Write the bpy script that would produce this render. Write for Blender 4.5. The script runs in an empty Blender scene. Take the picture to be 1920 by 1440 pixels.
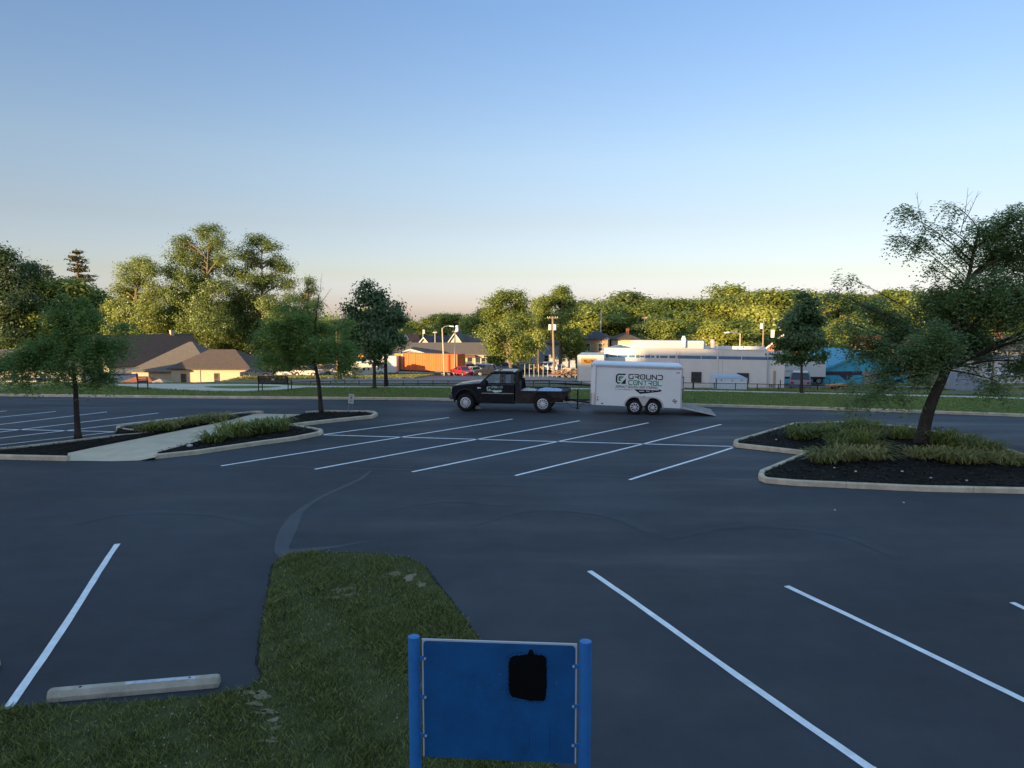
import bpy, bmesh, math, random
import numpy as np
from mathutils import Vector, Matrix

random.seed(7)
R = math.radians
S = bpy.context.scene
C = S.collection

# ------------------------------------------------------------------ camera, sky, sun, exposure
CAM_H, FOC, HOR = 4.5, 1370.0, 589.0
PITCH = math.atan((720 - HOR) / FOC)
cam = bpy.data.cameras.new('camera')
cam_o = bpy.data.objects.new('camera', cam)
C.objects.link(cam_o)
S.camera = cam_o
cam.sensor_width = 36
cam.lens = 36 * FOC / 1920
cam.clip_start, cam.clip_end = 0.1, 8000
cam_o.location = (0, 0, CAM_H)
cam_o.rotation_euler = (math.pi / 2 - PITCH, 0, 0)

SUN_AZ, SUN_EL = 220.0, 5.0          # clockwise from +Y (view direction): behind the camera, to the left
W = bpy.data.worlds.new('World')
S.world = W
W.use_nodes = True
wn, wl = W.node_tree.nodes, W.node_tree.links
sky = wn.new('ShaderNodeTexSky')
sky.sky_type = 'NISHITA'
sky.sun_disc = False
sky.sun_elevation, sky.sun_rotation = R(SUN_EL), R(SUN_AZ)
sky.air_density, sky.dust_density, sky.ozone_density = 1.0, 0.6, 2.2
# sky colour correction by height, with brightness added overhead to lift the shade (the same all round the compass)
wg = wn.new('ShaderNodeTexCoord')
ws = wn.new('ShaderNodeSeparateXYZ')
wr = wn.new('ShaderNodeValToRGB')
wm = wn.new('ShaderNodeMix')
wm.data_type = 'RGBA'
wm.blend_type = 'MULTIPLY'
wm.inputs[0].default_value = 1.0
wl.new(wg.outputs['Generated'], ws.inputs[0])
wl.new(ws.outputs[2], wr.inputs[0])
SKY_TINT = [(0.0, (1.26, 1.44, 3.3)), (0.021, (1.02, 1.13, 2.5)), (0.053, (1.0, 0.94, 1.40)), (0.12, (1.1, 0.88, 1.01)), (0.2, (1.23, 1.0, 1.05)), (0.374, (1.09, 1.02, 1.17)), (0.65, (2.4, 2.1, 2.0)), (1.0, (3.8, 3.4, 3.1))]
cr = wr.color_ramp
while len(cr.elements) < len(SKY_TINT):
    cr.elements.new(0.5)
for e, (p, c) in zip(cr.elements, SKY_TINT):
    e.position = p
    e.color = (c[0], c[1], c[2], 1)
wl.new(sky.outputs[0], wm.inputs[6])
wl.new(wr.outputs[0], wm.inputs[7])
wl.new(wm.outputs[2], wn['Background'].inputs[0])
wn['Background'].inputs[1].default_value = 0.15

sun = bpy.data.lights.new('sun', 'SUN')
sun.energy = 5.0
sun.angle = R(0.6)
sun.color = (1.0, 0.72, 0.40)
sun_o = bpy.data.objects.new('sun', sun)
C.objects.link(sun_o)
SUN_DIR = Vector((math.sin(R(SUN_AZ)) * math.cos(R(SUN_EL)), math.cos(R(SUN_AZ)) * math.cos(R(SUN_EL)), math.sin(R(SUN_EL))))
sun_o.rotation_euler = (-SUN_DIR).to_track_quat('-Z', 'Y').to_euler()
sun_o.location = SUN_DIR * 200

S.view_settings.view_transform = 'Standard'
S.view_settings.look = 'None'
S.view_settings.gamma = 1
S.view_settings.use_curve_mapping = False
S.view_settings.exposure = 1.08
S.cycles.max_bounces = 6
S.cycles.transparent_max_bounces = 8
S.cycles.caustics_reflective = False
S.cycles.caustics_refractive = False

# ------------------------------------------------------------------ measuring helpers
CP, SP = math.cos(PITCH), math.sin(PITCH)


def ray(px, py):
    u, v = (px - 960) / FOC, (720 - py) / FOC
    return u, CP + v * SP, -SP + v * CP


def G(px, py, z=0.0):
    """survey point on the level z seen in the photograph at px, py"""
    x, y, w = ray(px, py)
    t = (z - CAM_H) / w
    return (x * t, y * t)


def At(px, py, Y):
    x, y, w = ray(px, py)
    t = Y / y
    return Vector((x * t, Y, CAM_H + w * t))


# ------------------------------------------------------------------ materials
MATS = {}


def M(name, col, rough=0.8, var=0.12, scale=2.0, bump=0.0, bscale=40.0, metal=0.0, spec=0.3, col2=None, stretch=None):
    if name in MATS:
        return MATS[name]
    m = bpy.data.materials.new(name)
    m.use_nodes = True
    n, l = m.node_tree.nodes, m.node_tree.links
    b = n['Principled BSDF']
    b.inputs['Roughness'].default_value = rough
    b.inputs['Metallic'].default_value = metal
    b.inputs['Specular IOR Level'].default_value = spec
    tc = n.new('ShaderNodeTexCoord')
    vec = tc.outputs['Object']
    if stretch:
        mp = n.new('ShaderNodeMapping')
        mp.inputs['Scale'].default_value = stretch
        l.new(vec, mp.inputs[0])
        vec = mp.outputs[0]
    nz = n.new('ShaderNodeTexNoise')
    nz.inputs['Scale'].default_value = scale
    nz.inputs['Detail'].default_value = 6
    nz.inputs['Roughness'].default_value = 0.65
    l.new(vec, nz.inputs['Vector'])
    rp = n.new('ShaderNodeValToRGB')
    c2 = col2 or tuple(min(1, c * (1 + var)) for c in col)
    c1 = col if col2 else tuple(c * (1 - var) for c in col)
    rp.color_ramp.elements[0].position, rp.color_ramp.elements[1].position = 0.32, 0.68
    rp.color_ramp.elements[0].color = (*c1, 1)
    rp.color_ramp.elements[1].color = (*c2, 1)
    l.new(nz.outputs[0], rp.inputs[0])
    l.new(rp.outputs[0], b.inputs['Base Color'])
    if bump:
        n2 = n.new('ShaderNodeTexNoise')
        n2.inputs['Scale'].default_value = bscale
        n2.inputs['Detail'].default_value = 4
        l.new(vec, n2.inputs['Vector'])
        bp = n.new('ShaderNodeBump')
        bp.inputs['Strength'].default_value = bump
        bp.inputs['Distance'].default_value = 0.02
        l.new(n2.outputs[0], bp.inputs['Height'])
        l.new(bp.outputs[0], b.inputs['Normal'])
    MATS[name] = m
    return m


def leaf_mat(name, a, b_, trans=0.35, dark=None):
    if name in MATS:
        return MATS[name]
    m = bpy.data.materials.new(name)
    m.use_nodes = True
    n, l = m.node_tree.nodes, m.node_tree.links
    n.remove(n['Principled BSDF'])
    g = n.new('ShaderNodeNewGeometry')
    rp = n.new('ShaderNodeValToRGB')
    rp.color_ramp.elements[0].color = (*a, 1)
    rp.color_ramp.elements[1].color = (*b_, 1)
    l.new(g.outputs['Random Per Island'], rp.inputs[0])
    oi = n.new('ShaderNodeObjectInfo')
    vr = n.new('ShaderNodeMapRange')
    vr.inputs[3].default_value, vr.inputs[4].default_value = 0.78, 1.18
    l.new(oi.outputs['Random'], vr.inputs[0])
    hr_ = n.new('ShaderNodeMapRange')
    hr_.inputs[3].default_value, hr_.inputs[4].default_value = 0.515, 0.49
    l.new(oi.outputs['Random'], hr_.inputs[0])
    h0_ = n.new('ShaderNodeHueSaturation')
    l.new(hr_.outputs[0], h0_.inputs['Hue'])
    l.new(vr.outputs[0], h0_.inputs['Value'])
    l.new(rp.outputs[0], h0_.inputs['Color'])
    rp = h0_
    d = n.new('ShaderNodeBsdfDiffuse')
    t = n.new('ShaderNodeBsdfTranslucent')
    gl = n.new('ShaderNodeBsdfGlossy')
    gl.inputs['Roughness'].default_value = 0.45
    gl.inputs['Color'].default_value = (0.6, 0.65, 0.6, 1)
    hs = n.new('ShaderNodeHueSaturation')
    hs.inputs['Hue'].default_value = 0.485
    hs.inputs['Value'].default_value = 1.25
    l.new(rp.outputs[0], hs.inputs['Color'])
    l.new(rp.outputs[0], d.inputs[0])
    l.new(hs.outputs[0], t.inputs[0])
    mx = n.new('ShaderNodeMixShader')
    mx.inputs[0].default_value = trans
    l.new(d.outputs[0], mx.inputs[1])
    l.new(t.outputs[0], mx.inputs[2])
    m2 = n.new('ShaderNodeMixShader')
    m2.inputs[0].default_value = 0.05
    l.new(mx.outputs[0], m2.inputs[1])
    l.new(gl.outputs[0], m2.inputs[2])
    l.new(m2.outputs[0], n['Material Output'].inputs[0])
    MATS[name] = m
    return m


def glass_mat(name, tint=(0.42, 0.52, 0.49), mixv=0.12):
    if name in MATS:
        return MATS[name]
    m = bpy.data.materials.new(name)
    m.use_nodes = True
    n, l = m.node_tree.nodes, m.node_tree.links
    n.remove(n['Principled BSDF'])
    t = n.new('ShaderNodeBsdfTransparent')
    t.inputs[0].default_value = (*tint, 1)
    g = n.new('ShaderNodeBsdfGlossy')
    g.inputs['Roughness'].default_value = 0.03
    nz = n.new('ShaderNodeTexNoise')
    nz.inputs['Scale'].default_value = 3
    rr = n.new('ShaderNodeMapRange')
    rr.inputs[3].default_value = mixv * 0.8
    rr.inputs[4].default_value = mixv * 1.2
    l.new(nz.outputs[0], rr.inputs[0])
    mx = n.new('ShaderNodeMixShader')
    l.new(rr.outputs[0], mx.inputs[0])
    l.new(t.outputs[0], mx.inputs[1])
    l.new(g.outputs[0], mx.inputs[2])
    l.new(mx.outputs[0], n['Material Output'].inputs[0])
    MATS[name] = m
    return m


def asphalt_mat(name, base, lo, hi, streak=True):
    m = bpy.data.materials.new(name)
    m.use_nodes = True
    n, l = m.node_tree.nodes, m.node_tree.links
    b = n['Principled BSDF']
    tc = n.new('ShaderNodeTexCoord')

    def noise(scale, detail, st=None, rough=0.6):
        v = tc.outputs['Object']
        if st:
            mp = n.new('ShaderNodeMapping')
            mp.inputs['Scale'].default_value = st
            mp.inputs['Rotation'].default_value = (0, 0, 0.25)
            l.new(v, mp.inputs[0])
            v = mp.outputs[0]
        z = n.new('ShaderNodeTexNoise')
        z.inputs['Scale'].default_value = scale
        z.inputs['Detail'].default_value = detail
        z.inputs['Roughness'].default_value = rough
        l.new(v, z.inputs['Vector'])
        return z.outputs[0]
    big = noise(0.16, 4)
    sweep = noise(0.35, 5, (0.35, 1.6, 1))
    fine = noise(60, 3)
    blot = noise(1.7, 7, None, 0.7)
    a1 = n.new('ShaderNodeMath'); a1.operation = 'ADD'
    a2 = n.new('ShaderNodeMath'); a2.operation = 'MULTIPLY_ADD'
    l.new(big, a1.inputs[0]); l.new(sweep, a1.inputs[1])
    a3 = n.new('ShaderNodeMath'); a3.operation = 'MULTIPLY_ADD'
    l.new(blot, a3.inputs[0]); a3.inputs[1].default_value = 0.45; l.new(a1.outputs[0], a3.inputs[2])
    l.new(fine, a2.inputs[0]); a2.inputs[1].default_value = 0.5; l.new(a3.outputs[0], a2.inputs[2])
    rp = n.new('ShaderNodeMapRange')
    rp.inputs[1].default_value, rp.inputs[2].default_value = 1.2, 1.75
    rp.inputs[3].default_value, rp.inputs[4].default_value = lo, hi
    l.new(a2.outputs[0], rp.inputs[0])
    mu = n.new('ShaderNodeMix'); mu.data_type = 'RGBA'; mu.blend_type = 'MULTIPLY'; mu.inputs[0].default_value = 1
    mu.inputs[6].default_value = (*base, 1)
    l.new(rp.outputs[0], mu.inputs[7])
    l.new(mu.outputs[2], b.inputs['Base Color'])
    rg = n.new('ShaderNodeMapRange')
    rg.inputs[1].default_value, rg.inputs[2].default_value = 0.3, 0.7
    rg.inputs[3].default_value, rg.inputs[4].default_value = 0.5, 0.9
    l.new(sweep, rg.inputs[0])
    l.new(rg.outputs[0], b.inputs['Roughness'])
    b.inputs['Specular IOR Level'].default_value = 0.35
    bp = n.new('ShaderNodeBump'); bp.inputs['Strength'].default_value = 0.45; bp.inputs['Distance'].default_value = 0.01
    l.new(noise(120, 3), bp.inputs['Height'])
    l.new(bp.outputs[0], b.inputs['Normal'])
    MATS[name] = m
    return m


asphalt = asphalt_mat('sealed_asphalt', (0.033, 0.037, 0.045), 0.45, 1.5)
asphalt_light = asphalt_mat('thin_sealer', (0.066, 0.070, 0.078), 0.85, 1.2)
asphalt_line = asphalt_mat('joint_sealer', (0.054, 0.057, 0.063), 0.85, 1.2)
asphalt_faint = asphalt_mat('squeegee_sealer', (0.037, 0.041, 0.050), 0.5, 1.5)
road_mat = asphalt_mat('old_road', (0.12, 0.115, 0.11), 0.85, 1.2)
paint_white = M('white_line_paint', (0.82, 0.82, 0.81), 0.6, 0.14, 5, 0.2, 120)
concrete = M('kerb_concrete', (0.56, 0.465, 0.325), 0.85, 0.22, 3.0, 0.3, 60)
concrete_path = M('path_concrete', (0.60, 0.495, 0.35), 0.85, 0.12, 1.6, 0.25, 60)
concrete_pale = M('pale_path_concrete', (0.58, 0.51, 0.39), 0.85, 0.12, 0.8, 0.25, 60)
mulch_mat = M('dark_mulch', (0.008, 0.007, 0.006), 0.95, 0.5, 14, 0.9, 30, spec=0.1, col2=(0.022, 0.017, 0.013))
grass_floor = M('grass_floor', (0.06, 0.058, 0.024), 0.95, 0.3, 4, 0.8, 30, spec=0.1, col2=(0.09, 0.10, 0.035))
verge_mat = M('verge_turf', (0.13, 0.165, 0.042), 0.95, 0.3, 1.2, 0.8, 18, spec=0.1, col2=(0.19, 0.225, 0.065))
land_mat = M('rough_land', (0.085, 0.095, 0.03), 0.95, 0.3, 0.12, 0.5, 2, spec=0.1, col2=(0.20, 0.165, 0.085))
lawn_mat = M('lit_lawn', (0.12, 0.14, 0.035), 0.95, 0.3, 0.4, 0.6, 6, spec=0.1, col2=(0.2, 0.19, 0.06))
dirt_mat = M('bare_dirt', (0.25, 0.195, 0.125), 0.95, 0.25, 6, 0.6, 30, spec=0.1)
gravel_mat = M('packed_gravel', (0.30, 0.25, 0.19), 0.95, 0.25, 0.5, 0.5, 8, spec=0.1)
bark = M('bark', (0.060, 0.050, 0.042), 0.95, 0.35, 8, 0.9, 25, spec=0.1, stretch=(1, 1, 0.25))
bark_far = M('bark_pale', (0.17, 0.13, 0.095), 0.95, 0.3, 2, 0.5, 8, spec=0.1, stretch=(1, 1, 0.25))
wood_pole = M('pole_wood', (0.26, 0.19, 0.13), 0.9, 0.25, 3, 0.4, 30, stretch=(1, 1, 0.1))
dark_pole = M('dark_pole', (0.03, 0.026, 0.024), 0.8, 0.2, 3, 0.2, 30)
steel = M('galvanised_steel', (0.42, 0.43, 0.44), 0.45, 0.12, 6, 0.1, 40, metal=0.6)
steel_dark = M('dark_steel', (0.035, 0.035, 0.037), 0.5, 0.2, 6, 0.1, 40, metal=0.3)
chrome = M('bright_rim', (0.74, 0.75, 0.77), 0.32, 0.06, 8, metal=0.35)
rubber = M('tyre_rubber', (0.018, 0.018, 0.019), 0.85, 0.2, 20, 0.3, 60, spec=0.15)
black_paint = M('black_truck_paint', (0.010, 0.010, 0.013), 0.22, 0.25, 3, spec=0.5)
black_matt = M('black_plastic', (0.015, 0.015, 0.016), 0.6, 0.2, 8)
bed_mat = M('scuffed_bed', (0.018, 0.015, 0.014), 0.8, 0.4, 5, 0.4, 20, col2=(0.05, 0.038, 0.03))
trailer_white = M('trailer_white', (0.80, 0.82, 0.79), 0.45, 0.035, 1.4, 0.05, 3)
trailer_trim = M('trailer_trim', (0.55, 0.53, 0.50), 0.5, 0.15, 6, metal=0.2)
alu = M('aluminium', (0.62, 0.64, 0.66), 0.35, 0.08, 5, 0.1, 60, metal=0.6)
logo_black = M('logo_black', (0.015, 0.015, 0.018), 0.5, 0.1, 10)
logo_green = M('logo_green', (0.02, 0.27, 0.15), 0.5, 0.1, 10)
logo_mint = M('logo_mint', (0.16, 0.45, 0.30), 0.5, 0.1, 10)
logo_white = M('logo_white', (0.75, 0.77, 0.77), 0.5, 0.06, 10)
glass_dark = M('dark_glass', (0.02, 0.024, 0.028), 0.08, 0.2, 4, spec=0.6)
glass_clear = glass_mat('cab_glass')
sign_blue = M('sign_blue', (0.010, 0.095, 0.27), 0.42, 0.22, 4.0, 0.05, 30, spec=0.4)
post_blue = M('post_blue', (0.022, 0.16, 0.44), 0.42, 0.12, 5, 0.05, 50, spec=0.4)
spray_black = M('spray_black', (0.004, 0.004, 0.005), 0.85, 0.2, 30, spec=0.1)


# ------------------------------------------------------------------ mesh helpers
class MB:
    def __init__(s):
        s.v, s.f = [], []

    def add(s, v, f):
        o = len(s.v)
        s.v += [tuple(p) for p in v]
        s.f += [tuple(i + o for i in q) for q in f]
        return s

    def box(s, c, d, rz=0.0, mat=None):
        x, y, z = d[0] / 2, d[1] / 2, d[2] / 2
        v = [Vector((a * x, b * y, e * z)) for e in (-1, 1) for a, b in ((-1, -1), (1, -1), (1, 1), (-1, 1))]
        if mat is not None:
            v = [mat @ p for p in v]
        elif rz:
            m = Matrix.Rotation(rz, 3, 'Z')
            v = [m @ p for p in v]
        c = Vector(c)
        return s.add([p + c for p in v], [(3, 2, 1, 0), (4, 5, 6, 7), (0, 1, 5, 4), (1, 2, 6, 5), (2, 3, 7, 6), (3, 0, 4, 7)])

    def frustum(s, lo, hi):
        """two rings of points, closed"""
        k = len(lo)
        v = list(lo) + list(hi)
        f = [tuple(range(k - 1, -1, -1)), tuple(range(k, 2 * k))]
        f += [(i, (i + 1) % k, k + (i + 1) % k, k + i) for i in range(k)]
        return s.add(v, f)

    def prism(s, poly, a, b, axis='z'):
        def mk(p, t):
            return (p[0], p[1], t) if axis == 'z' else ((p[0], t, p[1]) if axis == 'y' else (t, p[0], p[1]))
        return s.frustum([mk(p, a) for p in poly], [mk(p, b) for p in poly])

    def tube(s, pts, rad, sides=8, cap=True):
        pts = [Vector(p) for p in pts]
        if not hasattr(rad, '__len__'):
            rad = [rad] * len(pts)
        o = len(s.v)
        ref = None
        for i, p in enumerate(pts):
            d = (pts[min(i + 1, len(pts) - 1)] - pts[max(i - 1, 0)]).normalized()
            if ref is None:
                ref = Vector((1, 0, 0)) if abs(d.x) < 0.8 else Vector((0, 1, 0))
            a = d.cross(ref).normalized()
            b = a.cross(d).normalized()
            ref = b
            for k in range(sides):
                t = 2 * math.pi * k / sides
                s.v.append(tuple(p + (a * math.cos(t) + b * math.sin(t)) * rad[i]))
        for i in range(len(pts) - 1):
            for k in range(sides):
                s.f.append((o + i * sides + k, o + i * sides + (k + 1) % sides, o + (i + 1) * sides + (k + 1) % sides, o + (i + 1) * sides + k))
        if cap:
            s.f.append(tuple(o + k for k in range(sides - 1, -1, -1)))
            e = o + (len(pts) - 1) * sides
            s.f.append(tuple(e + k for k in range(sides)))
        return s

    def cyl(s, a, b, r, sides=16, r2=None):
        return s.tube([a, b], [r, r if r2 is None else r2], sides)

    def lathe(s, prof, c, axis='y', sides=24):
        """profile of (radius, along) turned about an axis through c"""
        o = len(s.v)
        c = Vector(c)
        for r, t in prof:
            for k in range(sides):
                q = 2 * math.pi * k / sides
                x, z = r * math.cos(q), r * math.sin(q)
                p = Vector((x, t, z)) if axis == 'y' else Vector((x, z, t))
                s.v.append(tuple(c + p))
        for i in range(len(prof) - 1):
            for k in range(sides):
                s.f.append((o + i * sides + k, o + i * sides + (k + 1) % sides, o + (i + 1) * sides + (k + 1) % sides, o + (i + 1) * sides + k))
        return s

    def sheet(s, pts, z=0.0):
        o = len(s.v)
        s.v += [(p[0], p[1], p[2] if len(p) > 2 else z) for p in pts]
        s.f.append(tuple(o + i for i in range(len(pts))))
        return s

    def mesh(s, name, mat=None, smooth=False, fix=True):
        me = bpy.data.meshes.new(name)
        me.from_pydata(s.v, [], s.f)
        if fix:
            bm = bmesh.new()
            bm.from_mesh(me)
            bmesh.ops.recalc_face_normals(bm, faces=bm.faces)
            bm.to_mesh(me)
            bm.free()
        if mat:
            me.materials.append(mat)
        if smooth:
            me.polygons.foreach_set('use_smooth', [True] * len(me.polygons))
        me.update()
        return me

    def build(s, name, mat, parent=None, smooth=False, bevel=0.0, fix=True, segs=2):
        me = s.mesh(name, mat, smooth, fix)
        if bevel:
            bm = bmesh.new()
            bm.from_mesh(me)
            bmesh.ops.remove_doubles(bm, verts=bm.verts, dist=1e-5)
            ed = [e for e in bm.edges if len(e.link_faces) == 2 and e.calc_face_angle(0) > R(35)]
            bmesh.ops.bevel(bm, geom=ed, offset=bevel, segments=segs, affect='EDGES', profile=0.5, clamp_overlap=True)
            bm.to_mesh(me)
            bm.free()
        return link(name, me, parent)


def link(name, me, parent=None):
    o = bpy.data.objects.new(name, me)
    C.objects.link(o)
    if parent is not None:
        o.parent = parent
    return o


def tag(o, label=None, cat=None, group=None, kind=None):
    if label: o['label'] = label
    if cat: o['category'] = cat
    if group: o['group'] = group
    if kind: o['kind'] = kind
    return o


def thing(name, label, cat, loc=(0, 0, 0), rz=0.0, group=None):
    o = bpy.data.objects.new(name, None)
    C.objects.link(o)
    o.location = loc
    o.rotation_euler = (0, 0, rz)
    return tag(o, label, cat, group)


def quads(name, V, mat, smooth=False, n=4):
    """fast mesh from an (N, n, 3) array, one face each"""
    V = np.ascontiguousarray(V, dtype=np.float32)
    k = V.shape[0]
    me = bpy.data.meshes.new(name)
    me.vertices.add(k * n)
    me.vertices.foreach_set('co', V.reshape(-1))
    me.loops.add(k * n)
    me.loops.foreach_set('vertex_index', np.arange(k * n, dtype=np.int32))
    me.polygons.add(k)
    me.polygons.foreach_set('loop_start', np.arange(0, k * n, n, dtype=np.int32))
    me.polygons.foreach_set('loop_total', np.full(k, n, dtype=np.int32))
    me.materials.append(mat)
    me.update(calc_edges=True)
    return me


def offset_poly(pts, d):
    """closed polygon (counter-clockwise) moved inwards by d with mitred corners"""
    n = len(pts)
    out = []
    for i in range(n):
        p, a, b = Vector(pts[i]).to_2d(), Vector(pts[i - 1]).to_2d(), Vector(pts[(i + 1) % n]).to_2d()
        e1, e2 = (p - a).normalized(), (b - p).normalized()
        n1, n2 = Vector((-e1.y, e1.x)), Vector((-e2.y, e2.x))
        m = (n1 + n2)
        m = m.normalized() if m.length > 1e-4 else n1
        out.append(p + m * min(d / max(0.35, m.dot(n1)), 2.2 * d))
    return out


def ccw(pts):
    a = sum(pts[i - 1][0] * pts[i][1] - pts[i][0] * pts[i - 1][1] for i in range(len(pts)))
    return pts if a > 0 else pts[::-1]


def in_poly(x, y, poly):
    """numpy point-in-polygon"""
    c = np.zeros(x.shape, bool)
    n = len(poly)
    for i in range(n):
        x1, y1 = poly[i - 1][0], poly[i - 1][1]
        x2, y2 = poly[i][0], poly[i][1]
        hit = ((y1 > y) != (y2 > y)) & (x < (x2 - x1) * (y - y1) / (y2 - y1 + 1e-12) + x1)
        c ^= hit
    return c


def resample(pts, step):
    out = [Vector(pts[0])]
    for a, b in zip(pts[:-1], pts[1:]):
        a, b = Vector(a), Vector(b)
        k = max(1, int(round((b - a).length / step)))
        out += [a.lerp(b, (i + 1) / k) for i in range(k)]
    return out


# ------------------------------------------------------------------ the land
PROF_MID = [(-4000, -0.08), (46.2, -0.08), (48.5, -1.0), (52, -1.12), (60, -1.35), (75, -2.45), (90, -3.5), (105, -4.5), (120, -5.4), (150, -6.3), (200, -7.0), (400, -9), (800, -22), (6000, -110)]
PROF_RIGHT = [(-4000, -0.08), (43.8, -0.08), (46.5, -1.2), (50, -1.5), (60, -1.9), (75, -3.25), (90, -4.55), (105, -5.5), (120, -6.2), (150, -7.2), (200, -8), (400, -9), (800, -22), (6000, -110)]
PROF_LEFT = [(-4000, -0.08), (47.5, -0.08), (50, -1.3), (60, -2.2), (75, -3.8), (90, -5.0), (105, -6.2), (120, -6.6), (150, -7.2), (200, -7.6), (400, -9), (800, -22), (6000, -110)]


def prof(p, y):
    return float(np.interp(y, [a for a, _ in p], [b for _, b in p]))


def tz(x, y):
    s = min(1, max(0, (x - 6) / 6))
    t = min(1, max(0, (-34 - x) / 7))
    return (prof(PROF_MID, y) * (1 - s) + prof(PROF_RIGHT, y) * s) * (1 - t) + prof(PROF_LEFT, y) * t


xs = [-6000, -2500, -1000, -400, -220, -150] + list(range(-120, 121, 4)) + [150, 220, 400, 1000, 2500, 6000]
ys = [-4000, -1000, -200, -40, 0, 20, 38, 42, 43.8, 45, 46.2, 46.9, 47.5, 48.2, 49, 50, 52, 55, 60, 65, 70, 75, 80, 85, 90, 95, 100, 105, 110, 115, 120, 130, 140, 150, 170, 200, 260, 320, 400, 800, 2000, 6000]
mb = MB()
rl = random.Random(3)
for y in ys:
    for x in xs:
        mb.v.append((x, y, tz(x, y) + (rl.uniform(-0.06, 0.06) if 62 < y < 130 else 0)))
nx = len(xs)
for j in range(len(ys) - 1):
    for i in range(nx - 1):
        mb.f.append((j * nx + i, j * nx + i + 1, (j + 1) * nx + i + 1, (j + 1) * nx + i))
ground = mb.build('ground', land_mat, smooth=True)
tag(ground, kind='structure')


def drape(name, pts, mat, lift=0.05, step=3.0, kind='structure'):
    """a strip of surface laid on the land: pts = list of (left, right) world pairs"""
    m = MB()
    for a, b in pts:
        for k in range(5):
            x, y = a[0] + (b[0] - a[0]) * k / 4, a[1] + (b[1] - a[1]) * k / 4
            m.v.append((x, y, tz(x, y) + lift))
    for i in range(len(pts) - 1):
        for k in range(4):
            m.f.append((i * 5 + k, i * 5 + k + 1, (i + 1) * 5 + k + 1, (i + 1) * 5 + k))
    return tag(m.build(name, mat, smooth=True), kind=kind)


def strip(pts):
    return pts


# lower road, gravel yard and lit lawn beyond the fence
drape('road', [((x, 66 + 0.02 * x), (x, 76 + 0.03 * x)) for x in range(-30, 90, 4)], road_mat, 0.06)
drape('side_road', [((-24 + 0.16 * (y - 78), y), (-3 + 0.06 * (y - 78), y)) for y in range(76, 108, 3)], road_mat, 0.09)
drape('gravel_yard', [((-1.5 + 0.02 * (y - 78), y), (9.5, y)) for y in range(79, 116, 3)], gravel_mat, 0.09)
drape('lawn', [((x, 92), (x, 112)) for x in range(-35, -13, 3)], lawn_mat, 0.10)
drape('back_street', [((x, 122), (x, 142)) for x in range(-30, 12, 3)], road_mat, 0.10)
drape('far_lane', [((x, 84), (x, 92)) for x in range(30, 80, 4)], road_mat, 0.10)

# ------------------------------------------------------------------ the parking lot
kerb_px = [(-700, 737), (-350, 739), (0, 743), (360, 747), (760, 750.2), (860, 752.2), (1100, 757), (1350, 763.5), (1600, 770.5), (1920, 782), (2300, 798), (2700, 818)]
kerb_line = [Vector((*G(*p), 0)) for p in kerb_px]


def smooth_line(pts, k=4):
    out = []
    n = len(pts)
    for i in range(n - 1):
        p0, p1, p2, p3 = pts[max(i - 1, 0)], pts[i], pts[i + 1], pts[min(i + 2, n - 1)]
        for j in range(k):
            t = j / k
            out.append(0.5 * ((2 * p1) + (p2 - p0) * t + (2 * p0 - 5 * p1 + 4 * p2 - p3) * t * t + (3 * p1 - p0 - 3 * p2 + p3) * t ** 3))
    out.append(pts[-1])
    return out


KL = smooth_line(kerb_line)
mb = MB()
for p in KL:
    for k in range(9):
        y = 2.0 + (p.y + 0.08 - 2.0) * k / 8
        mb.v.append((p.x * (0.35 + 0.65 * k / 8) if abs(p.x) > 1e9 else p.x, y, 0.0))
for i in range(len(KL) - 1):
    for k in range(8):
        mb.f.append((i * 9 + k, (i + 1) * 9 + k, (i + 1) * 9 + k + 1, i * 9 + k + 1))
lot = tag(mb.build('parking_lot', asphalt), kind='structure')


def kerb_run(line, parent, w=0.17, h=0.13, seg=3.0, mat=concrete, inward=1, name='kerb_section'):
    """kerb stones along an open line; inward = +1 puts the stone left of the direction of travel"""
    pts = resample(line, 0.6)
    n = len(pts)
    nor = []
    for i in range(n):
        d = (pts[min(i + 1, n - 1)] - pts[max(i - 1, 0)]).to_2d().normalized()
        nor.append(Vector((-d.y, d.x)) * inward)
    i0 = 0
    acc = 0
    cuts = [0]
    for i in range(1, n):
        acc += (pts[i] - pts[i - 1]).length
        if acc >= seg or i == n - 1:
            cuts.append(i)
            acc = 0
    for a, b in zip(cuts[:-1], cuts[1:]):
        m = MB()
        ring = []
        for i in range(a, b + 1):
            p, q = pts[i].to_2d(), nor[i]
            t = 0.006 if i == a else (-0.006 if i == b else 0)
            if t and b > a:
                dd = (pts[min(i + 1, n - 1)] - pts[max(i - 1, 0)]).to_2d().normalized()
                p = p + dd * t
            z0 = -0.03
            sec = [(0.0, z0), (0.012, h - 0.03), (0.022, h - 0.01), (0.045, h), (w - 0.02, h), (w, h - 0.02), (w, z0)]
            ring.append([(p.x + q.x * u, p.y + q.y * u, z) for u, z in sec])
        k = len(ring[0])
        for r_ in ring:
            m.v += r_
        for i in range(len(ring) - 1):
            for j in range(k):
                m.f.append((i * k + j, i * k + (j + 1) % k, (i + 1) * k + (j + 1) % k, (i + 1) * k + j))
        m.f.append(tuple(range(k)))
        m.f.append(tuple((len(ring) - 1) * k + j for j in range(k - 1, -1, -1)))
        m.build(name, mat, parent)


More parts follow.
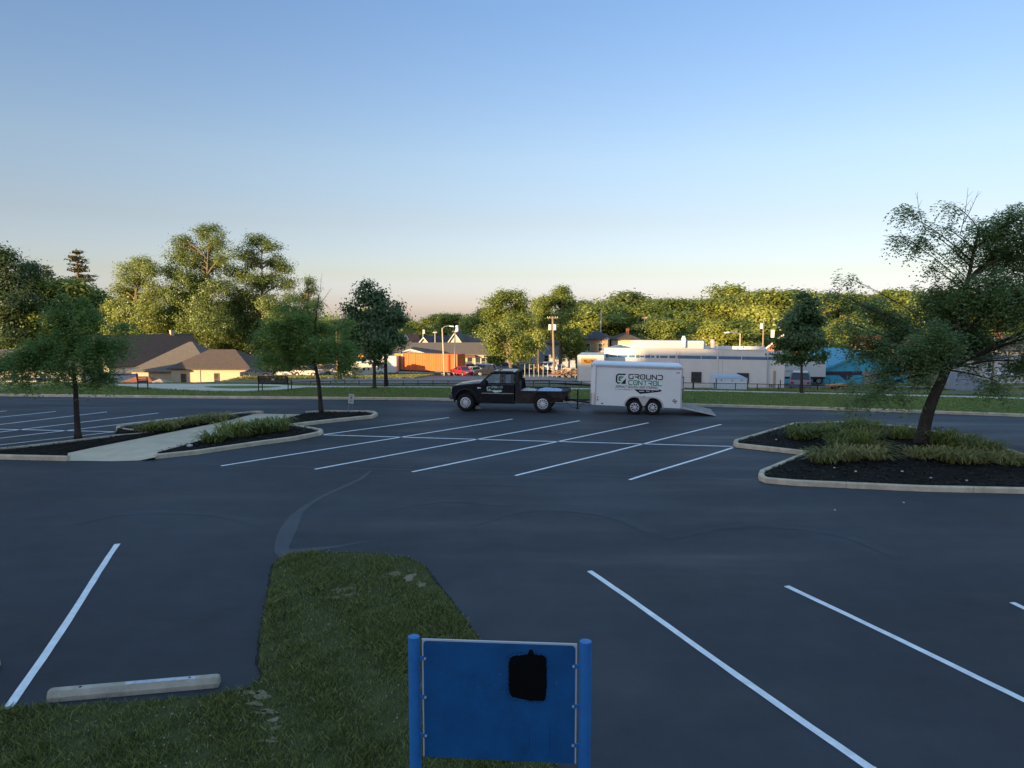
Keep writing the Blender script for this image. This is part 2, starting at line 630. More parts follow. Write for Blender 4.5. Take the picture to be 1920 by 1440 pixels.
# painted lines
def painted(pa, pb, w=0.1, taper=True, sag=None):
    a, b = Vector((*G(*pa), 0)), Vector((*G(*pb), 0))
    d = (b - a).normalized()
    n = Vector((-d.y, d.x, 0))
    k = max(4, int((b - a).length / 0.4))
    rr = random.Random(int(pa[0] * 7 + pa[1]))
    m = MB()
    ph = rr.uniform(0, 6)
    for i in range(k + 1):
        p = a.lerp(b, i / k) + n * 0.018 * math.sin(ph + 5.2 * i / k)
        for s in (-1, 1):
            q = p + n * s * (w / 2 + rr.uniform(-0.004, 0.004))
            m.v.append((q.x, q.y, 0.006))
    for i in range(k):
        m.f.append((2 * i, 2 * i + 1, 2 * i + 3, 2 * i + 2))
    return m.build('painted_line', paint_white, lot)


for a, b in [((608, 815), (842, 783)), ((415, 874), (961, 786)), ((590, 880), (1086, 789)), ((772, 885), (1216, 793)),
             ((966, 892), (1353, 796)), ((1181, 900), (1374, 839.5)), ((606, 815.5), (1374, 837.5)),
             # left bays
             ((-260, 800), (12, 770.5)), ((-200, 803), (105, 771.5)), ((-120, 810), (201, 772.5)), ((-120, 825), (297, 774.5)),
             ((-120, 836), (380, 777.5)), ((-120, 848), (218, 809.5)), ((-300, 799), (216, 809.5)),
             # near bays
             ((1632, 1440), (1104, 1071)), ((2300, 1497), (1475, 1099)), ((2700, 1523), (1896, 1130)), ((14, 1330), (222, 1020)),
             ((1980, 1683), (1632, 1440)), ((-420, 1180), (-230, 1012))]:
    painted(a, b, 0.105)


# sealer marks and patches
def patch(name, px, mat, z=0.004):
    return MB().sheet([G(*p) for p in px], z).build(name, mat, lot)


patch('sealer_patch', [(514, 1025), (519, 1005), (526, 990), (545, 966), (564, 952), (602, 930), (640, 912), (672, 898), (684, 889), (694, 882), (697, 883), (690, 890), (680, 899), (648, 914), (611, 930), (585, 946), (569, 960), (563, 975), (558, 990), (549, 1010), (542, 1024), (543, 1031), (560, 1029.5), (625, 1024), (680, 1015.5), (734, 1007), (625, 1028), (585, 1034), (545, 1043), (523, 1045), (515, 1036)], asphalt_light)


def ribbon(name, px, w, mat, z=0.0045):
    pts = smooth_line([Vector((*G(*p), 0)) for p in px], 3)
    m = MB()
    rr = random.Random(len(px))
    for i, p in enumerate(pts):
        d = (pts[min(i + 1, len(pts) - 1)] - pts[max(i - 1, 0)]).normalized()
        n = Vector((-d.y, d.x, 0))
        for s in (-1, 1):
            q = p + n * s * w / 2 * rr.uniform(0.6, 1.3)
            m.v.append((q.x, q.y, z))
    for i in range(len(pts) - 1):
        m.f.append((2 * i, 2 * i + 1, 2 * i + 3, 2 * i + 2))
    return m.build(name, mat, lot)


ribbon('joint_mark', [(360, 868), (430, 873), (560, 876), (694, 879), (930, 886), (1183, 893.5), (1408, 900)], 0.10, asphalt_light, 0.0042)
ribbon('joint_mark', [(771, 908), (870, 909), (977, 910)], 0.08, asphalt_line)
ribbon('joint_mark', [(514, 776), (537, 765.5), (589, 753.5)], 0.14, asphalt_line)
ribbon('joint_mark', [(1383, 773), (1420, 780), (1463, 793)], 0.14, asphalt_line)
for px_, w_ in (([(120, 985), (260, 960), (400, 965), (500, 985)], .30), ([(880, 985), (1000, 955), (1130, 965), (1230, 1000)], .28), ([(1250, 1010), (1400, 985), (1560, 1000), (1690, 1045)], .26), ([(700, 960), (830, 940), (960, 948)], .24)):
    ribbon('squeegee_mark', px_, w_, asphalt_faint, 0.0035)
cx, cy = G(1060, 812)
MB().sheet([(cx + 0.31 * math.cos(t * 0.2618), cy + 0.31 * math.sin(t * 0.2618)) for t in range(24)], 0.006).build('manhole_cover', asphalt_light, lot)

# kerb along the far side of the lot
far_kerb = tag(bpy.data.objects.new('kerb', None), kind='structure')
C.objects.link(far_kerb)
kerb_run([p for p in KL if abs(p.x) < 46], far_kerb, w=0.17, h=0.13, seg=3.0, inward=1)

# grass verge behind the kerb, with its paths
edge_px = [(-700, 717), (-350, 717), (0, 717.5), (300, 718), (520, 718.5), (560, 720.5), (620, 722.2), (700, 723), (840, 724), (1090, 727), (1300, 730.2), (1480, 734), (1700, 738.6), (1920, 743.6), (2300, 753), (2700, 765)]
EL = smooth_line([Vector((*G(p[0], p[1], 0.1), 0)) for p in edge_px])
kx, ky = [p.x for p in KL], [p.y for p in KL]
ex, ey = [p.x for p in EL], [p.y for p in EL]


def verge_z(x, y):
    a, b = np.interp(x, kx, ky) + 0.15, np.interp(x, ex, ey)
    t = (y - a) / max(0.1, b - a)
    return 0.11 + 0.03 * math.sin(math.pi * min(1, max(0, t)))


mb = MB()
vx = np.arange(-58, 50.1, 1.0)
for x in vx:
    a, b = np.interp(x, kx, ky) + 0.15, np.interp(x, ex, ey)
    for k in range(9):
        y = a + (b - a) * k / 8
        mb.v.append((x, y, verge_z(x, y)))
for i in range(len(vx) - 1):
    for k in range(8):
        mb.f.append((i * 9 + k, (i + 1) * 9 + k, (i + 1) * 9 + k + 1, i * 9 + k + 1))
verge = tag(mb.build('grass_verge', verge_mat, smooth=True), kind='structure')


def on_verge(name, lo, hi, mat, lift=0.012):
    """strip between two pixel lines, laid on the verge"""
    a = smooth_line([Vector((*G(p[0], p[1], 0.12), 0)) for p in lo])
    b = smooth_line([Vector((*G(p[0], p[1], 0.12), 0)) for p in hi])
    x0, x1 = max(a[0].x, b[0].x), min(a[-1].x, b[-1].x)
    m = MB()
    N = max(6, int((x1 - x0) / 0.6))
    for i in range(N + 1):
        x = x0 + (x1 - x0) * i / N
        ya = np.interp(x, [p.x for p in a], [p.y for p in a])
        yb = np.interp(x, [p.x for p in b], [p.y for p in b])
        for k in range(5):
            y = ya + (yb - ya) * k / 4
            m.v.append((x, y, verge_z(x, y) + lift))
    for i in range(N):
        for k in range(4):
            m.f.append((i * 5 + k, (i + 1) * 5 + k, (i + 1) * 5 + k + 1, i * 5 + k + 1))
    return m.build(name, mat, smooth=True)


PATH_LO = [(196, 721.5), (257, 727), (300, 730), (382, 733.6), (454, 734.4), (520, 732.4), (550, 729.5), (580, 727.3), (700, 727), (840, 727.6), (1090, 730.6), (1300, 734), (1480, 738), (1700, 743), (1920, 749), (2300, 760)]
PATH_HI = [(196, 720.3), (287, 719.8), (360, 719.8), (450, 720.3), (520, 721.5), (560, 723.4), (700, 724.4), (840, 725.1), (1090, 728), (1300, 731.4), (1480, 735.3), (1700, 740.2), (1920, 746), (2300, 756)]
tag(on_verge('path', PATH_LO, PATH_HI, concrete_pale), kind='structure')
tag(on_verge('path', [(-600, 744), (-150, 738), (0, 731), (60, 725.5), (112, 721.5), (190, 721)], [(-600, 736), (-150, 730.5), (0, 725.5), (60, 721), (112, 719.6), (190, 719.4)], concrete_pale), kind='structure')
tag(on_verge('grass_islet', [(383, 726.5), (420, 729), (480, 729), (527, 726.5)], [(383, 726), (420, 724.6), (480, 724.4), (527, 725.8)], verge_mat, 0.03), kind='structure')
PATHS_G = [[G(p[0], p[1], 0.12) for p in PATH_LO] + [G(p[0], p[1], 0.12) for p in PATH_HI[::-1]]]

# turf blades on the verge
rng = np.random.default_rng(5)


def blades(x, y, z, h, w, lean, rg):
    """curved grass blades: one quad and a tip, as (N, 4, 3) kite shaped faces"""
    n = len(x)
    az = rg.uniform(0, 2 * np.pi, n)
    dx, dy = np.cos(az), np.sin(az)
    la = rg.uniform(0, 2 * np.pi, n)
    ln = lean * rg.uniform(0.2, 1.0, n) * h
    V = np.zeros((n, 4, 3))
    V[:, 0] = np.stack([x - dx * w / 2, y - dy * w / 2, z], 1)
    V[:, 1] = np.stack([x + dx * w / 2, y + dy * w / 2, z], 1)
    V[:, 2] = np.stack([x + dx * w * 0.35 + np.cos(la) * ln * 0.45, y + dy * w * 0.35 + np.sin(la) * ln * 0.45, z + h * 0.6], 1)
    V[:, 3] = np.stack([x + np.cos(la) * ln, y + np.sin(la) * ln, z + h], 1)
    return V


blade_far = leaf_mat('turf_blades', (0.125, 0.17, 0.04), (0.25, 0.285, 0.085), 0.4)
n = 90000
x = rng.uniform(-36, 30, n)
a = np.interp(x, kx, ky) + 0.2
b = np.interp(x, ex, ey)
y = a + (b - a) * rng.uniform(0, 1, n)
keep = ~in_poly(x, y, PATHS_G[0])
x, y = x[keep], y[keep]
zz = 0.115 + 0.03 * np.sin(np.pi * np.clip((y - np.interp(x, kx, ky)) / np.maximum(0.1, np.interp(x, ex, ey) - np.interp(x, kx, ky)), 0, 1))
me = quads('turf', blades(x, y, zz - 0.01, rng.uniform(0.05, 0.11, len(x)), rng.uniform(0.02, 0.045, len(x)), 0.6, rng), blade_far)
tag(link('turf', me), 'short mown turf on the long verge beyond the lot', 'grass', kind='stuff')


gx, gy = rng.uniform(-36, -12, 26000), rng.uniform(90, 113, 26000)
hx, hy = rng.uniform(14, 60, 22000), rng.uniform(50, 66, 22000)
jx, jy = rng.uniform(40, 80, 8000), rng.uniform(92, 100, 8000)
gx, gy = np.concatenate([gx, hx, jx]), np.concatenate([gy, hy, jy])
gz = np.array([tz(a_, b_) for a_, b_ in zip(gx, gy)]) + 0.1
me = quads('rough_grass', blades(gx, gy, gz, rng.uniform(.10, .28, len(gx)), rng.uniform(.06, .12, len(gx)), .6, rng), leaf_mat('rough_grass_blade', (0.14, 0.16, 0.035), (0.30, 0.29, 0.08), 0.35))
tag(link('rough_grass', me), 'sunlit lawn and rough grass beyond the fence', 'grass', kind='stuff')

# ------------------------------------------------------------------ planted islands
def island(name, outline_px, gaps=()):
    out = ccw([G(*p) for p in outline_px])
    root = tag(bpy.data.objects.new(name, None), kind='structure')
    C.objects.link(root)
    pts = [Vector((p[0], p[1], 0)) for p in out]
    return root, pts


def bed_sheet(name, outline, parent, z=0.10, seed=1, step=0.35, mound=0.05):
    """mulch surface: jittered grid clipped to the outline"""
    poly = [(p[0], p[1]) for p in outline]
    bm = bmesh.new()
    vs = [bm.verts.new((p[0], p[1], z)) for p in poly]
    bm.faces.new(vs)
    bmesh.ops.triangulate(bm, faces=bm.faces)
    for _ in range(4):
        long = [e for e in bm.edges if e.calc_length() > step * 1.6]
        if not long:
            break
        bmesh.ops.subdivide_edges(bm, edges=long, cuts=1)
        bmesh.ops.triangulate(bm, faces=bm.faces)
    rr = random.Random(seed)
    for v in bm.verts:
        if not v.is_boundary:
            v.co.z += rr.uniform(0.0, mound)
    me = bpy.data.meshes.new(name)
    bm.normal_update()
    bm.to_mesh(me)
    bm.free()
    me.materials.append(mulch_mat)
    o = link(name, me, parent)
    # bark chips lying on it
    rg = np.random.default_rng(seed)
    xs_, ys_ = np.array([p[0] for p in poly]), np.array([p[1] for p in poly])
    n_ = int((xs_.max() - xs_.min()) * (ys_.max() - ys_.min()) * 55)
    cx_, cy_ = rg.uniform(xs_.min(), xs_.max(), n_), rg.uniform(ys_.min(), ys_.max(), n_)
    k_ = in_poly(cx_, cy_, poly)
    cx_, cy_ = cx_[k_], cy_[k_]
    n_ = len(cx_)
    az = rg.uniform(0, 6.28, n_)
    L_, w_ = rg.uniform(0.03, 0.09, n_), rg.uniform(0.012, 0.035, n_)
    dx_, dy_ = np.cos(az) * L_, np.sin(az) * L_
    ex_, ey_ = -np.sin(az) * w_, np.cos(az) * w_
    z_ = z + mound * 0.6 + rg.uniform(0.0, 0.03, n_)
    t1, t2 = rg.uniform(-0.02, 0.02, n_), rg.uniform(-0.012, 0.012, n_)
    V = np.stack([np.stack([cx_ - dx_, cy_ - dy_, z_ - t1], 1), np.stack([cx_ + ex_, cy_ + ey_, z_ + t2], 1), np.stack([cx_ + dx_, cy_ + dy_, z_ + t1], 1), np.stack([cx_ - ex_, cy_ - ey_, z_ - t2], 1)], 1)
    ch = link('bark_chips', quads('bark_chips', V, leaf_mat('bark_chip', (0.006, 0.005, 0.004), (0.035, 0.026, 0.019), 0.0)), o)
    ch['kind'] = 'stuff'
    return o


# right island
RI = [(1424, 889), (1421, 895), (1423, 901), (1436, 906), (1492, 911), (1733, 922), (1920, 926), (2100, 926), (2150, 915), (2140, 900), (2080, 882), (1920, 857), (1795, 821), (1706, 805), (1576, 796), (1487, 798), (1376, 831), (1374, 835), (1380, 839), (1509, 853.5)]
ri, rp_ = island('planting_island', RI)
kerb_run(rp_ + [rp_[0]], ri, w=0.16, h=0.14, seg=3.0, inward=1)
bed_sheet('mulch_bed', offset_poly(rp_, 0.13), ri, 0.09, 11)

# left island, crossed by a footpath
LI = [(-110, 857), (0, 861.5), (125, 864.5), (212, 865.5), (262, 864), (290, 861), (370, 852.5), (480, 836), (554, 826), (601, 816.5), (607, 813), (604, 810), (548, 801), (640, 790.5), (700, 784.5), (709, 780), (704, 776), (690, 775), (610, 774), (572, 776.5), (495, 776), (479, 775.5), (431, 780.5), (330, 790), (237, 801), (218, 804.5), (217, 808), (275, 817), (212, 822), (50, 842), (0, 847)]
li, lp_ = island('planting_island', LI)
raw = [Vector((*G(*p), 0)) for p in LI]
flip = (lp_[0] - raw[0]).length > 1e-6
iw = -1 if flip else 1


def kr(i, j):
    kerb_run(raw[i:j + 1], li, w=0.16, h=0.14, seg=3.0, inward=iw)


kr(0, 2)
kr(5, 19)
kr(20, 30)
kerb_run([raw[30], raw[0]], li, w=0.16, h=0.14, seg=3.0, inward=iw)
walk = [(128, 864), (212, 865), (262, 863.5), (292, 859.5), (296, 851), (385, 826), (470, 804), (537, 787), (572, 777), (495, 776.3), (474, 779), (400, 797), (275, 822), (180, 841), (127, 852)]
wz = [0.01, 0.01, 0.01, 0.10, 0.13, 0.13, 0.13, 0.12, 0.02, 0.02, 0.11, 0.13, 0.13, 0.13, 0.11]
mb = MB()
mb.sheet([(*G(p[0], p[1], z * 0.6), z) for p, z in zip(walk, wz)])
wk = mb.build('footpath', concrete_path, li)
bmm = bmesh.new(); bmm.from_mesh(wk.data); bmesh.ops.triangulate(bmm, faces=bmm.faces); bmm.to_mesh(wk.data); bmm.free()
bedA = [(-96, 856), (0, 858), (124, 862), (127, 853), (180, 842), (275, 823), (400, 798), (474, 780), (472, 778.5), (432, 782.5), (332, 792), (240, 803), (222, 806.5), (277, 818), (214, 824), (52, 844), (0, 849)]
bedB = [(294, 859), (298, 852), (385, 827), (470, 805), (537, 788), (573, 779), (610, 776.2), (690, 777), (699, 780), (640, 788), (552, 798), (547, 802), (596, 812), (554, 822), (480, 832), (370, 849)]
bed_sheet('mulch_bed', [Vector((*G(*p), 0)) for p in bedA], li, 0.10, 12)
bed_sheet('mulch_bed', [Vector((*G(*p), 0)) for p in bedB], li, 0.10, 13)

# pale chips of litter and stone on the mulch are left to the material; foreground turf
GP = [(486, 1200), (495, 1155), (505, 1096), (511, 1062), (522, 1049), (540, 1041), (602, 1036), (696, 1038), (762, 1046), (795, 1061), (821, 1096), (849, 1131), (885, 1183), (925, 1242), (975, 1325), (1045, 1440), (1130, 1600), (1200, 1800),
      (1250, 2300), (-900, 2300), (-900, 1420), (-200, 1346), (0, 1332), (84, 1326), (300, 1313), (415, 1302), (455, 1297), (474, 1289), (490, 1269), (484, 1245)]
gp = ccw([G(*p) for p in GP])
mb = MB()
rg_ = random.Random(9)
fine_edge = []
for i in range(len(gp)):
    a_, b_ = Vector((*gp[i - 1], 0)), Vector((*gp[i], 0))
    k = max(1, int((b_ - a_).length / 0.12))
    for j in range(k):
        p = a_.lerp(b_, j / k)
        fine_edge.append((p.x + rg_.uniform(-0.03, 0.03), p.y + rg_.uniform(-0.03, 0.03), 0.012))
mb.sheet(fine_edge)
fg = tag(mb.build('lawn_bed', grass_floor), kind='structure')
# raised black edge of sealer along the turf
edge_line = [p for p in GP[26:] + GP[:17]]


def dirt(px, seed, rad):
    rr = random.Random(seed)
    cx_, cy_ = G(*px)
    k = 26
    pts = []
    ph = [rr.uniform(0, 6.28) for _ in range(4)]
    for i in range(k):
        t = 6.2832 * i / k
        r_ = 1 + 0.25 * math.sin(2 * t + ph[0]) + 0.2 * math.sin(3 * t + ph[1]) + 0.15 * math.sin(5 * t + ph[2]) + rr.uniform(-0.1, 0.1)
        pts.append((cx_ + rad[0] * r_ * math.cos(t), cy_ + rad[1] * r_ * math.sin(t)))
    MB().sheet(pts, 0.018).build('bare_patch', dirt_mat, fg)
    return pts


bare = []
for bi, (bx, by, rx_, ry_) in enumerate([(640, 1108, .10, .12), (655, 1118, .12, .10), (625, 1122, .10, .06), (662, 1105, .05, .08), (742, 1078, .13, .10), (768, 1084, .11, .14), (790, 1098, .06, .14), (720, 1084, .06, .05), (470, 1301, .10, .05), (490, 1306, .11, .09), (478, 1322, .09, .05), (503, 1336, .10, .05), (488, 1338, .07, .05), (514, 1352, .05, .06), (516, 1368, .05, .05), (500, 1392, .09, .035), (512, 1386, .04, .03)]):
    bare.append(dirt((bx, by), bi + 1, (rx_, ry_)))
n = 175000
P = np.array(gp)
x = rng.uniform(-6.5, 2.0, n * 2)
y = rng.uniform(4.2, 14.2, n * 2)
k = in_poly(x, y, gp)
x, y = x[k], y[k]
# thinner in worn spots
keep = np.ones(len(x), bool)
for bp_ in bare:
    ins = in_poly(x, y, bp_)
    keep &= ~(ins & (rng.uniform(0, 1, len(x)) < 0.62))
for (wx, wy, wr) in [(*G(765, 1068), .55), (*G(640, 1112), .35), (*G(490, 1310), .35), (*G(508, 1360), .28), (*G(700, 1042), .4)]:
    dd = np.hypot(x - wx, (y - wy) * .7) / wr
    keep &= rng.uniform(0, 1, len(x)) > .62 * np.exp(-dd ** 2)
cl = np.sin(x * 2.1 + 1.3) * np.sin(y * 1.7 + 0.4) + 0.6 * np.sin(x * 5.3 + y * 3.1) + 0.5 * np.sin(x * 9.1 - y * 7.7)
keep &= rng.uniform(0, 1, len(x)) < np.clip(0.66 + 0.26 * cl, 0.18, 1)
x, y = x[keep][:n], y[keep][:n]
cl = cl[keep][:n]
hh = rng.uniform(0.02, 0.085, len(x)) * (1 + 0.25 * np.clip(cl, -1, 1))
me = quads('lawn_blades', blades(x, y, np.full(len(x), 0.008), hh, rng.uniform(0.005, 0.013, len(x)), 1.1, rng), leaf_mat('lawn_blade', (0.04, 0.062, 0.012), (0.28, 0.30, 0.09), 0.35))
tag(link('grass', me), 'uneven dark grass with clover around the blue sign', 'grass', kind='stuff')
# clover heads
n = 900
x = rng.uniform(-6, 2, n * 3); y = rng.uniform(5, 14, n * 3)
k = in_poly(x, y, gp); x, y = x[k][:n], y[k][:n]
k = rng.uniform(0, 1, len(x)) < np.clip(0.5 + 0.5 * np.sin(x * 1.9 + y * 1.1), 0.08, 1)
x, y = x[k], y[k]
s = rng.uniform(0.006, 0.012, len(x)); z = rng.uniform(0.04, 0.075, len(x))
V = np.concatenate([np.stack([np.stack([x - s, y, z], 1), np.stack([x, y - s, z + s * 0.4], 1), np.stack([x + s, y, z], 1), np.stack([x, y + s, z + s * 0.8], 1)], 1),
                    np.stack([np.stack([x - s, y, z], 1), np.stack([x, y, z - s], 1), np.stack([x + s, y, z], 1), np.stack([x, y, z + s], 1)], 1)])
tag(link('clover_flowers', quads('clover_flowers', V, leaf_mat('clover', (0.35, 0.36, 0.28), (0.6, 0.6, 0.52), 0.2))), 'small white clover heads dotted through the grass', 'clover', kind='stuff')
# ragged sealer lip along the turf edge
lip = MB()
ln_ = resample([Vector((*G(*p), 0)) for p in edge_line], 0.1)
for i, p in enumerate(ln_):
    d = (ln_[min(i + 1, len(ln_) - 1)] - ln_[max(i - 1, 0)]).normalized()
    nn = Vector((-d.y, d.x, 0))
    w1, w2 = rg_.uniform(0.01, 0.045), rg_.uniform(0.01, 0.04)
    a_, b_ = p + nn * w1, p - nn * w2
    lip.v += [(a_.x, a_.y, 0.0085), (p.x, p.y, 0.014 + rg_.uniform(0, 0.006)), (b_.x, b_.y, 0.0085)]
for i in range(len(ln_) - 1):
    lip.f += [(3 * i, 3 * i + 1, 3 * i + 4, 3 * i + 3), (3 * i + 1, 3 * i + 2, 3 * i + 5, 3 * i + 4)]
lip.build('sealer_lip', M('lip_black', (0.012, 0.012, 0.012), 0.9, 0.3, 20, 0.5, 40), lot)

# ------------------------------------------------------------------ unseen building behind the camera, placed and stepped to shade the lot
brick_brown = M('brown_brick', (0.20, 0.13, 0.095), 0.9, 0.2, 4, 0.3, 30)
roof_grey = M('roof_membrane', (0.25, 0.25, 0.25), 0.9, 0.1, 1)
bk = thing('unseen_shading_building', 'unseen long brown brick building set behind the viewpoint to shade the lot', 'building', (0, -60.0, 0))
for (bx0, bx1, bh, nm) in ((-118, -108, 15.5, 'low_wing'), (-108, -98, 16.9, 'wing'), (-98, 10, 19.2, 'main_block')):  # block heights stepped to shape the edge of the shade
    w_ = MB().box(((bx0 + bx1) / 2, -10, bh / 2 - 0.5), (bx1 - bx0, 20, bh + 1.0)).build(nm, brick_brown, bk)
    MB().box(((bx0 + bx1) / 2, -10, bh + 0.15), (bx1 - bx0 + 0.4, 20.4, 0.3)).build('roof', roof_grey, w_)
    for k in range(int((bx1 - bx0) / 6)):
        for z_ in np.arange(2.4, bh - 1.5, 4.2):
            f_ = MB().box((bx0 + 3 + k * 6, 0.03, z_), (3.2, 0.1, 2.0)).build('window', steel_dark, w_)
            f_.name = 'window'


# ------------------------------------------------------------------ trees
def bez(a, b, c, k=5):
    return [a.lerp(b, t / k).lerp(b.lerp(c, t / k), t / k) for t in range(k + 1)]


def leaves(cent, L, wd, rg, droop=0.0, spread=1.0, face=None):
    """rhombic leaves at centres, as quads"""
    n = len(cent)
    a = rg.normal(0, 1, (n, 3)) * np.array([1, 1, spread]) - np.array([0, 0, droop])
    a /= np.linalg.norm(a, axis=1)[:, None] + 1e-9
    if face is not None:
        # blades turn their upper side out of the crown, as leaves do towards the light
        b = np.cross(a, face)
        b /= np.linalg.norm(b, axis=1)[:, None] + 1e-9
        a = np.cross(face, b)
        a /= np.linalg.norm(a, axis=1)[:, None] + 1e-9
    else:
        b = np.cross(a, rg.normal(0, 1, (n, 3)))
        b /= np.linalg.norm(b, axis=1)[:, None] + 1e-9
    L = L * rg.uniform(0.6, 1.3, n)[:, None]
    wd = wd * rg.uniform(0.7, 1.2, n)[:, None]
    return np.stack([cent - a * L / 2, cent + b * wd / 2 - a * L * 0.05, cent + a * L / 2, cent - b * wd / 2 - a * L * 0.05], 1)


def fronds(cent, L, rg, pairs=5, lf=0.115, lw=0.05):
    """drooping pinnate leaves: leaflets in two rows along an arching stalk"""
    n = len(cent)
    az = rg.uniform(0, 2 * np.pi, n)
    d = np.stack([np.cos(az), np.sin(az), rg.uniform(-0.5, 0.35, n)], 1)
    side = np.stack([-np.sin(az), np.cos(az), rg.uniform(-0.25, 0.25, n)], 1)
    LL = L * rg.uniform(0.6, 1.25, n)
    out = []
    for k in range(pairs):
        t = (k + 0.6) / pairs
        p = cent + d * (LL * t)[:, None] + np.array([0, 0, -1.0]) * (LL * 1.05 * t * t)[:, None]
        for s in (-1, 1):
            ax = side * s + d * 0.45 + np.array([0, 0, -0.55 * t - 0.15])
            ax /= np.linalg.norm(ax, axis=1)[:, None]
            bx = np.cross(ax, np.cross(d, side) + rg.normal(0, 0.35, (n, 3)))
            bx /= np.linalg.norm(bx, axis=1)[:, None] + 1e-9
            q = p + ax * lf * 0.55
            out.append(np.stack([q - ax * lf / 2, q + bx * lw / 2, q + ax * lf / 2, q - bx * lw / 2], 1))
    return np.concatenate(out)


def lobes_tree(name, label, cat, base, trunk, lobes, mats, rg, n_leaf, style, trunk_r, clusters=1.0, twig=0.02, group=None, bare=(), leafsize=(0.16, 0.09), tight=0.42, per=None, top_bias=0.4, droop=0.25, gap=0.0):
    """trunk: world points; lobes: (x, y, z, r [, weight]) world; foliage hangs on real limbs and twigs"""
    base = Vector(base)
    t = thing(name, label, cat, base, 0, group)
    tm = MB()
    tp = [Vector(p) - base for p in trunk]
    k = len(tp)
    tm.tube(smooth_line(tp, 3), list(np.interp(np.linspace(0, 1, 3 * (k - 1) + 1), [0, 0.06, 0.12, 1], [trunk_r * 1.45, trunk_r * 1.12, trunk_r, trunk_r * 0.14])), 9)
    cents = []
    wts = []
    for lb in lobes:
        c = Vector(lb[:3]) - base
        r_ = lb[3]
        wgt = lb[4] if len(lb) > 4 else 1.0
        # limb leaves the trunk below the lobe
        dist = lambda p: abs((c - p).z - 0.55 * (c - p).to_2d().length - 0.2) if p.z > tp[-1].z * 0.35 else 99
        cand = smooth_line(tp, 6)
        st = min(cand, key=dist)
        mid = st.lerp(c, 0.5) + Vector((rg.uniform(-.1, .1), rg.uniform(-.1, .1), 0.18 * (c - st).length * top_bias))
        lr = max(twig * 1.5, trunk_r * 0.42 * min(1, r_ / 1.2))
        path = bez(st, mid, c, 6)
        tm.tube(path, list(np.linspace(lr, lr * 0.35, 7)), 6)
        kc = max(3, int(9 * clusters * r_ * r_ / 1.0))
        for _ in range(kc):
            d = rg.normal(0, 1, 3)
            d /= np.linalg.norm(d)
            rad = r_ * rg.uniform(0.25, 1.0) ** 0.6
            e = c + Vector((d[0] * rad, d[1] * rad, d[2] * rad * 0.78))
            s_ = path[rg.integers(3, 7)]
            tm.tube(bez(s_, s_.lerp(e, 0.5) + Vector((0, 0, 0.12 * rad)), e, 3), [twig, twig * 0.75, twig * 0.5, twig * 0.3], 4, cap=False)
            cents.append(e)
            wts.append(wgt * (0.5 + rg.uniform()))
            # foliage part way along the twig too
            cents.append(s_.lerp(e, rg.uniform(0.45, 0.75)))
            wts.append(wgt * 0.6)
    for a_, b_ in bare:
        a_, b_ = Vector(a_) - base, Vector(b_) - base
        m_ = a_.lerp(b_, 0.5) + Vector((rg.uniform(-.15, .15), 0, 0))
        pth = bez(a_, m_, b_, 5)
        tm.tube(pth, list(np.linspace(twig * 1.3, twig * 0.4, 6)), 4)
        for q in (2, 3, 4):
            dv = (b_ - a_) * rg.uniform(0.12, 0.3)
            sd = Vector((rg.uniform(-1, 1), rg.uniform(-1, 1), 0.2)).normalized() * dv.length
            tm.tube([pth[q], pth[q] + dv * 0.6 + sd * 0.6], [twig * 0.6, twig * 0.25], 3)
    tm.build('trunk', mats[0], t, smooth=True)
    cents = np.array([tuple(c) for c in cents])
    wts = np.array(wts) / np.sum(wts)
    idx = rg.choice(len(cents), n_leaf, p=wts)
    rs = tight
    off = rg.normal(0, 1, (n_leaf, 3)) * np.array([rs, rs, rs * 0.62])
    pos = cents[idx] + off
    if style == 'frond':
        V = fronds(pos, 0.46, rg)
    else:
        mid_ = cents.mean(0)
        u1 = off / (np.linalg.norm(off, axis=1)[:, None] + 1e-9)
        u2 = pos - mid_
        u2 = u2 / (np.linalg.norm(u2, axis=1)[:, None] + 1e-9)
        fc = .6 * u1 + .6 * u2 + np.array([0, 0, .35]) + rg.normal(0, .38, (n_leaf, 3))
        fc /= np.linalg.norm(fc, axis=1)[:, None] + 1e-9
        V = leaves(pos, leafsize[0], leafsize[1], rg, droop, face=fc)
    link('crown', quads('crown', V, mats[1]), t)
    return t


locust_leaf = leaf_mat('locust_leaf', (0.11, 0.19, 0.07), (0.22, 0.31, 0.12), 0.55)
locust_fine = leaf_mat('locust_fine_leaf', (0.15, 0.25, 0.06), (0.28, 0.39, 0.10), 0.55)
maple_leaf = leaf_mat('maple_leaf', (0.085, 0.16, 0.06), (0.18, 0.265, 0.10), 0.55)
far_leaf = [leaf_mat('far_leaf_a', (0.18, 0.235, 0.04), (0.36, 0.39, 0.075), 0.48),
            leaf_mat('far_leaf_b', (0.155, 0.21, 0.04), (0.31, 0.36, 0.075), 0.48),
            leaf_mat('far_leaf_c', (0.13, 0.185, 0.045), (0.27, 0.315, 0.09), 0.48)]
poplar_leaf = leaf_mat('poplar_leaf', (0.18, 0.24, 0.055), (0.35, 0.40, 0.11), 0.5)
dark_leaf = leaf_mat('dark_green_leaf', (0.06, 0.10, 0.028), (0.13, 0.17, 0.055), 0.4)  # dark green foliage of the left-edge trees and thickets
spruce_leaf = leaf_mat('spruce_needle', (0.050, 0.058, 0.022), (0.110, 0.105, 0.045), 0.1)

rg = np.random.default_rng(21)


def L_(px, py, rpx, Y, dy=0.0, w=1.0):
    p = At(px, py, Y + dy)
    return (p.x, p.y, p.z, rpx * Y / FOC, w)


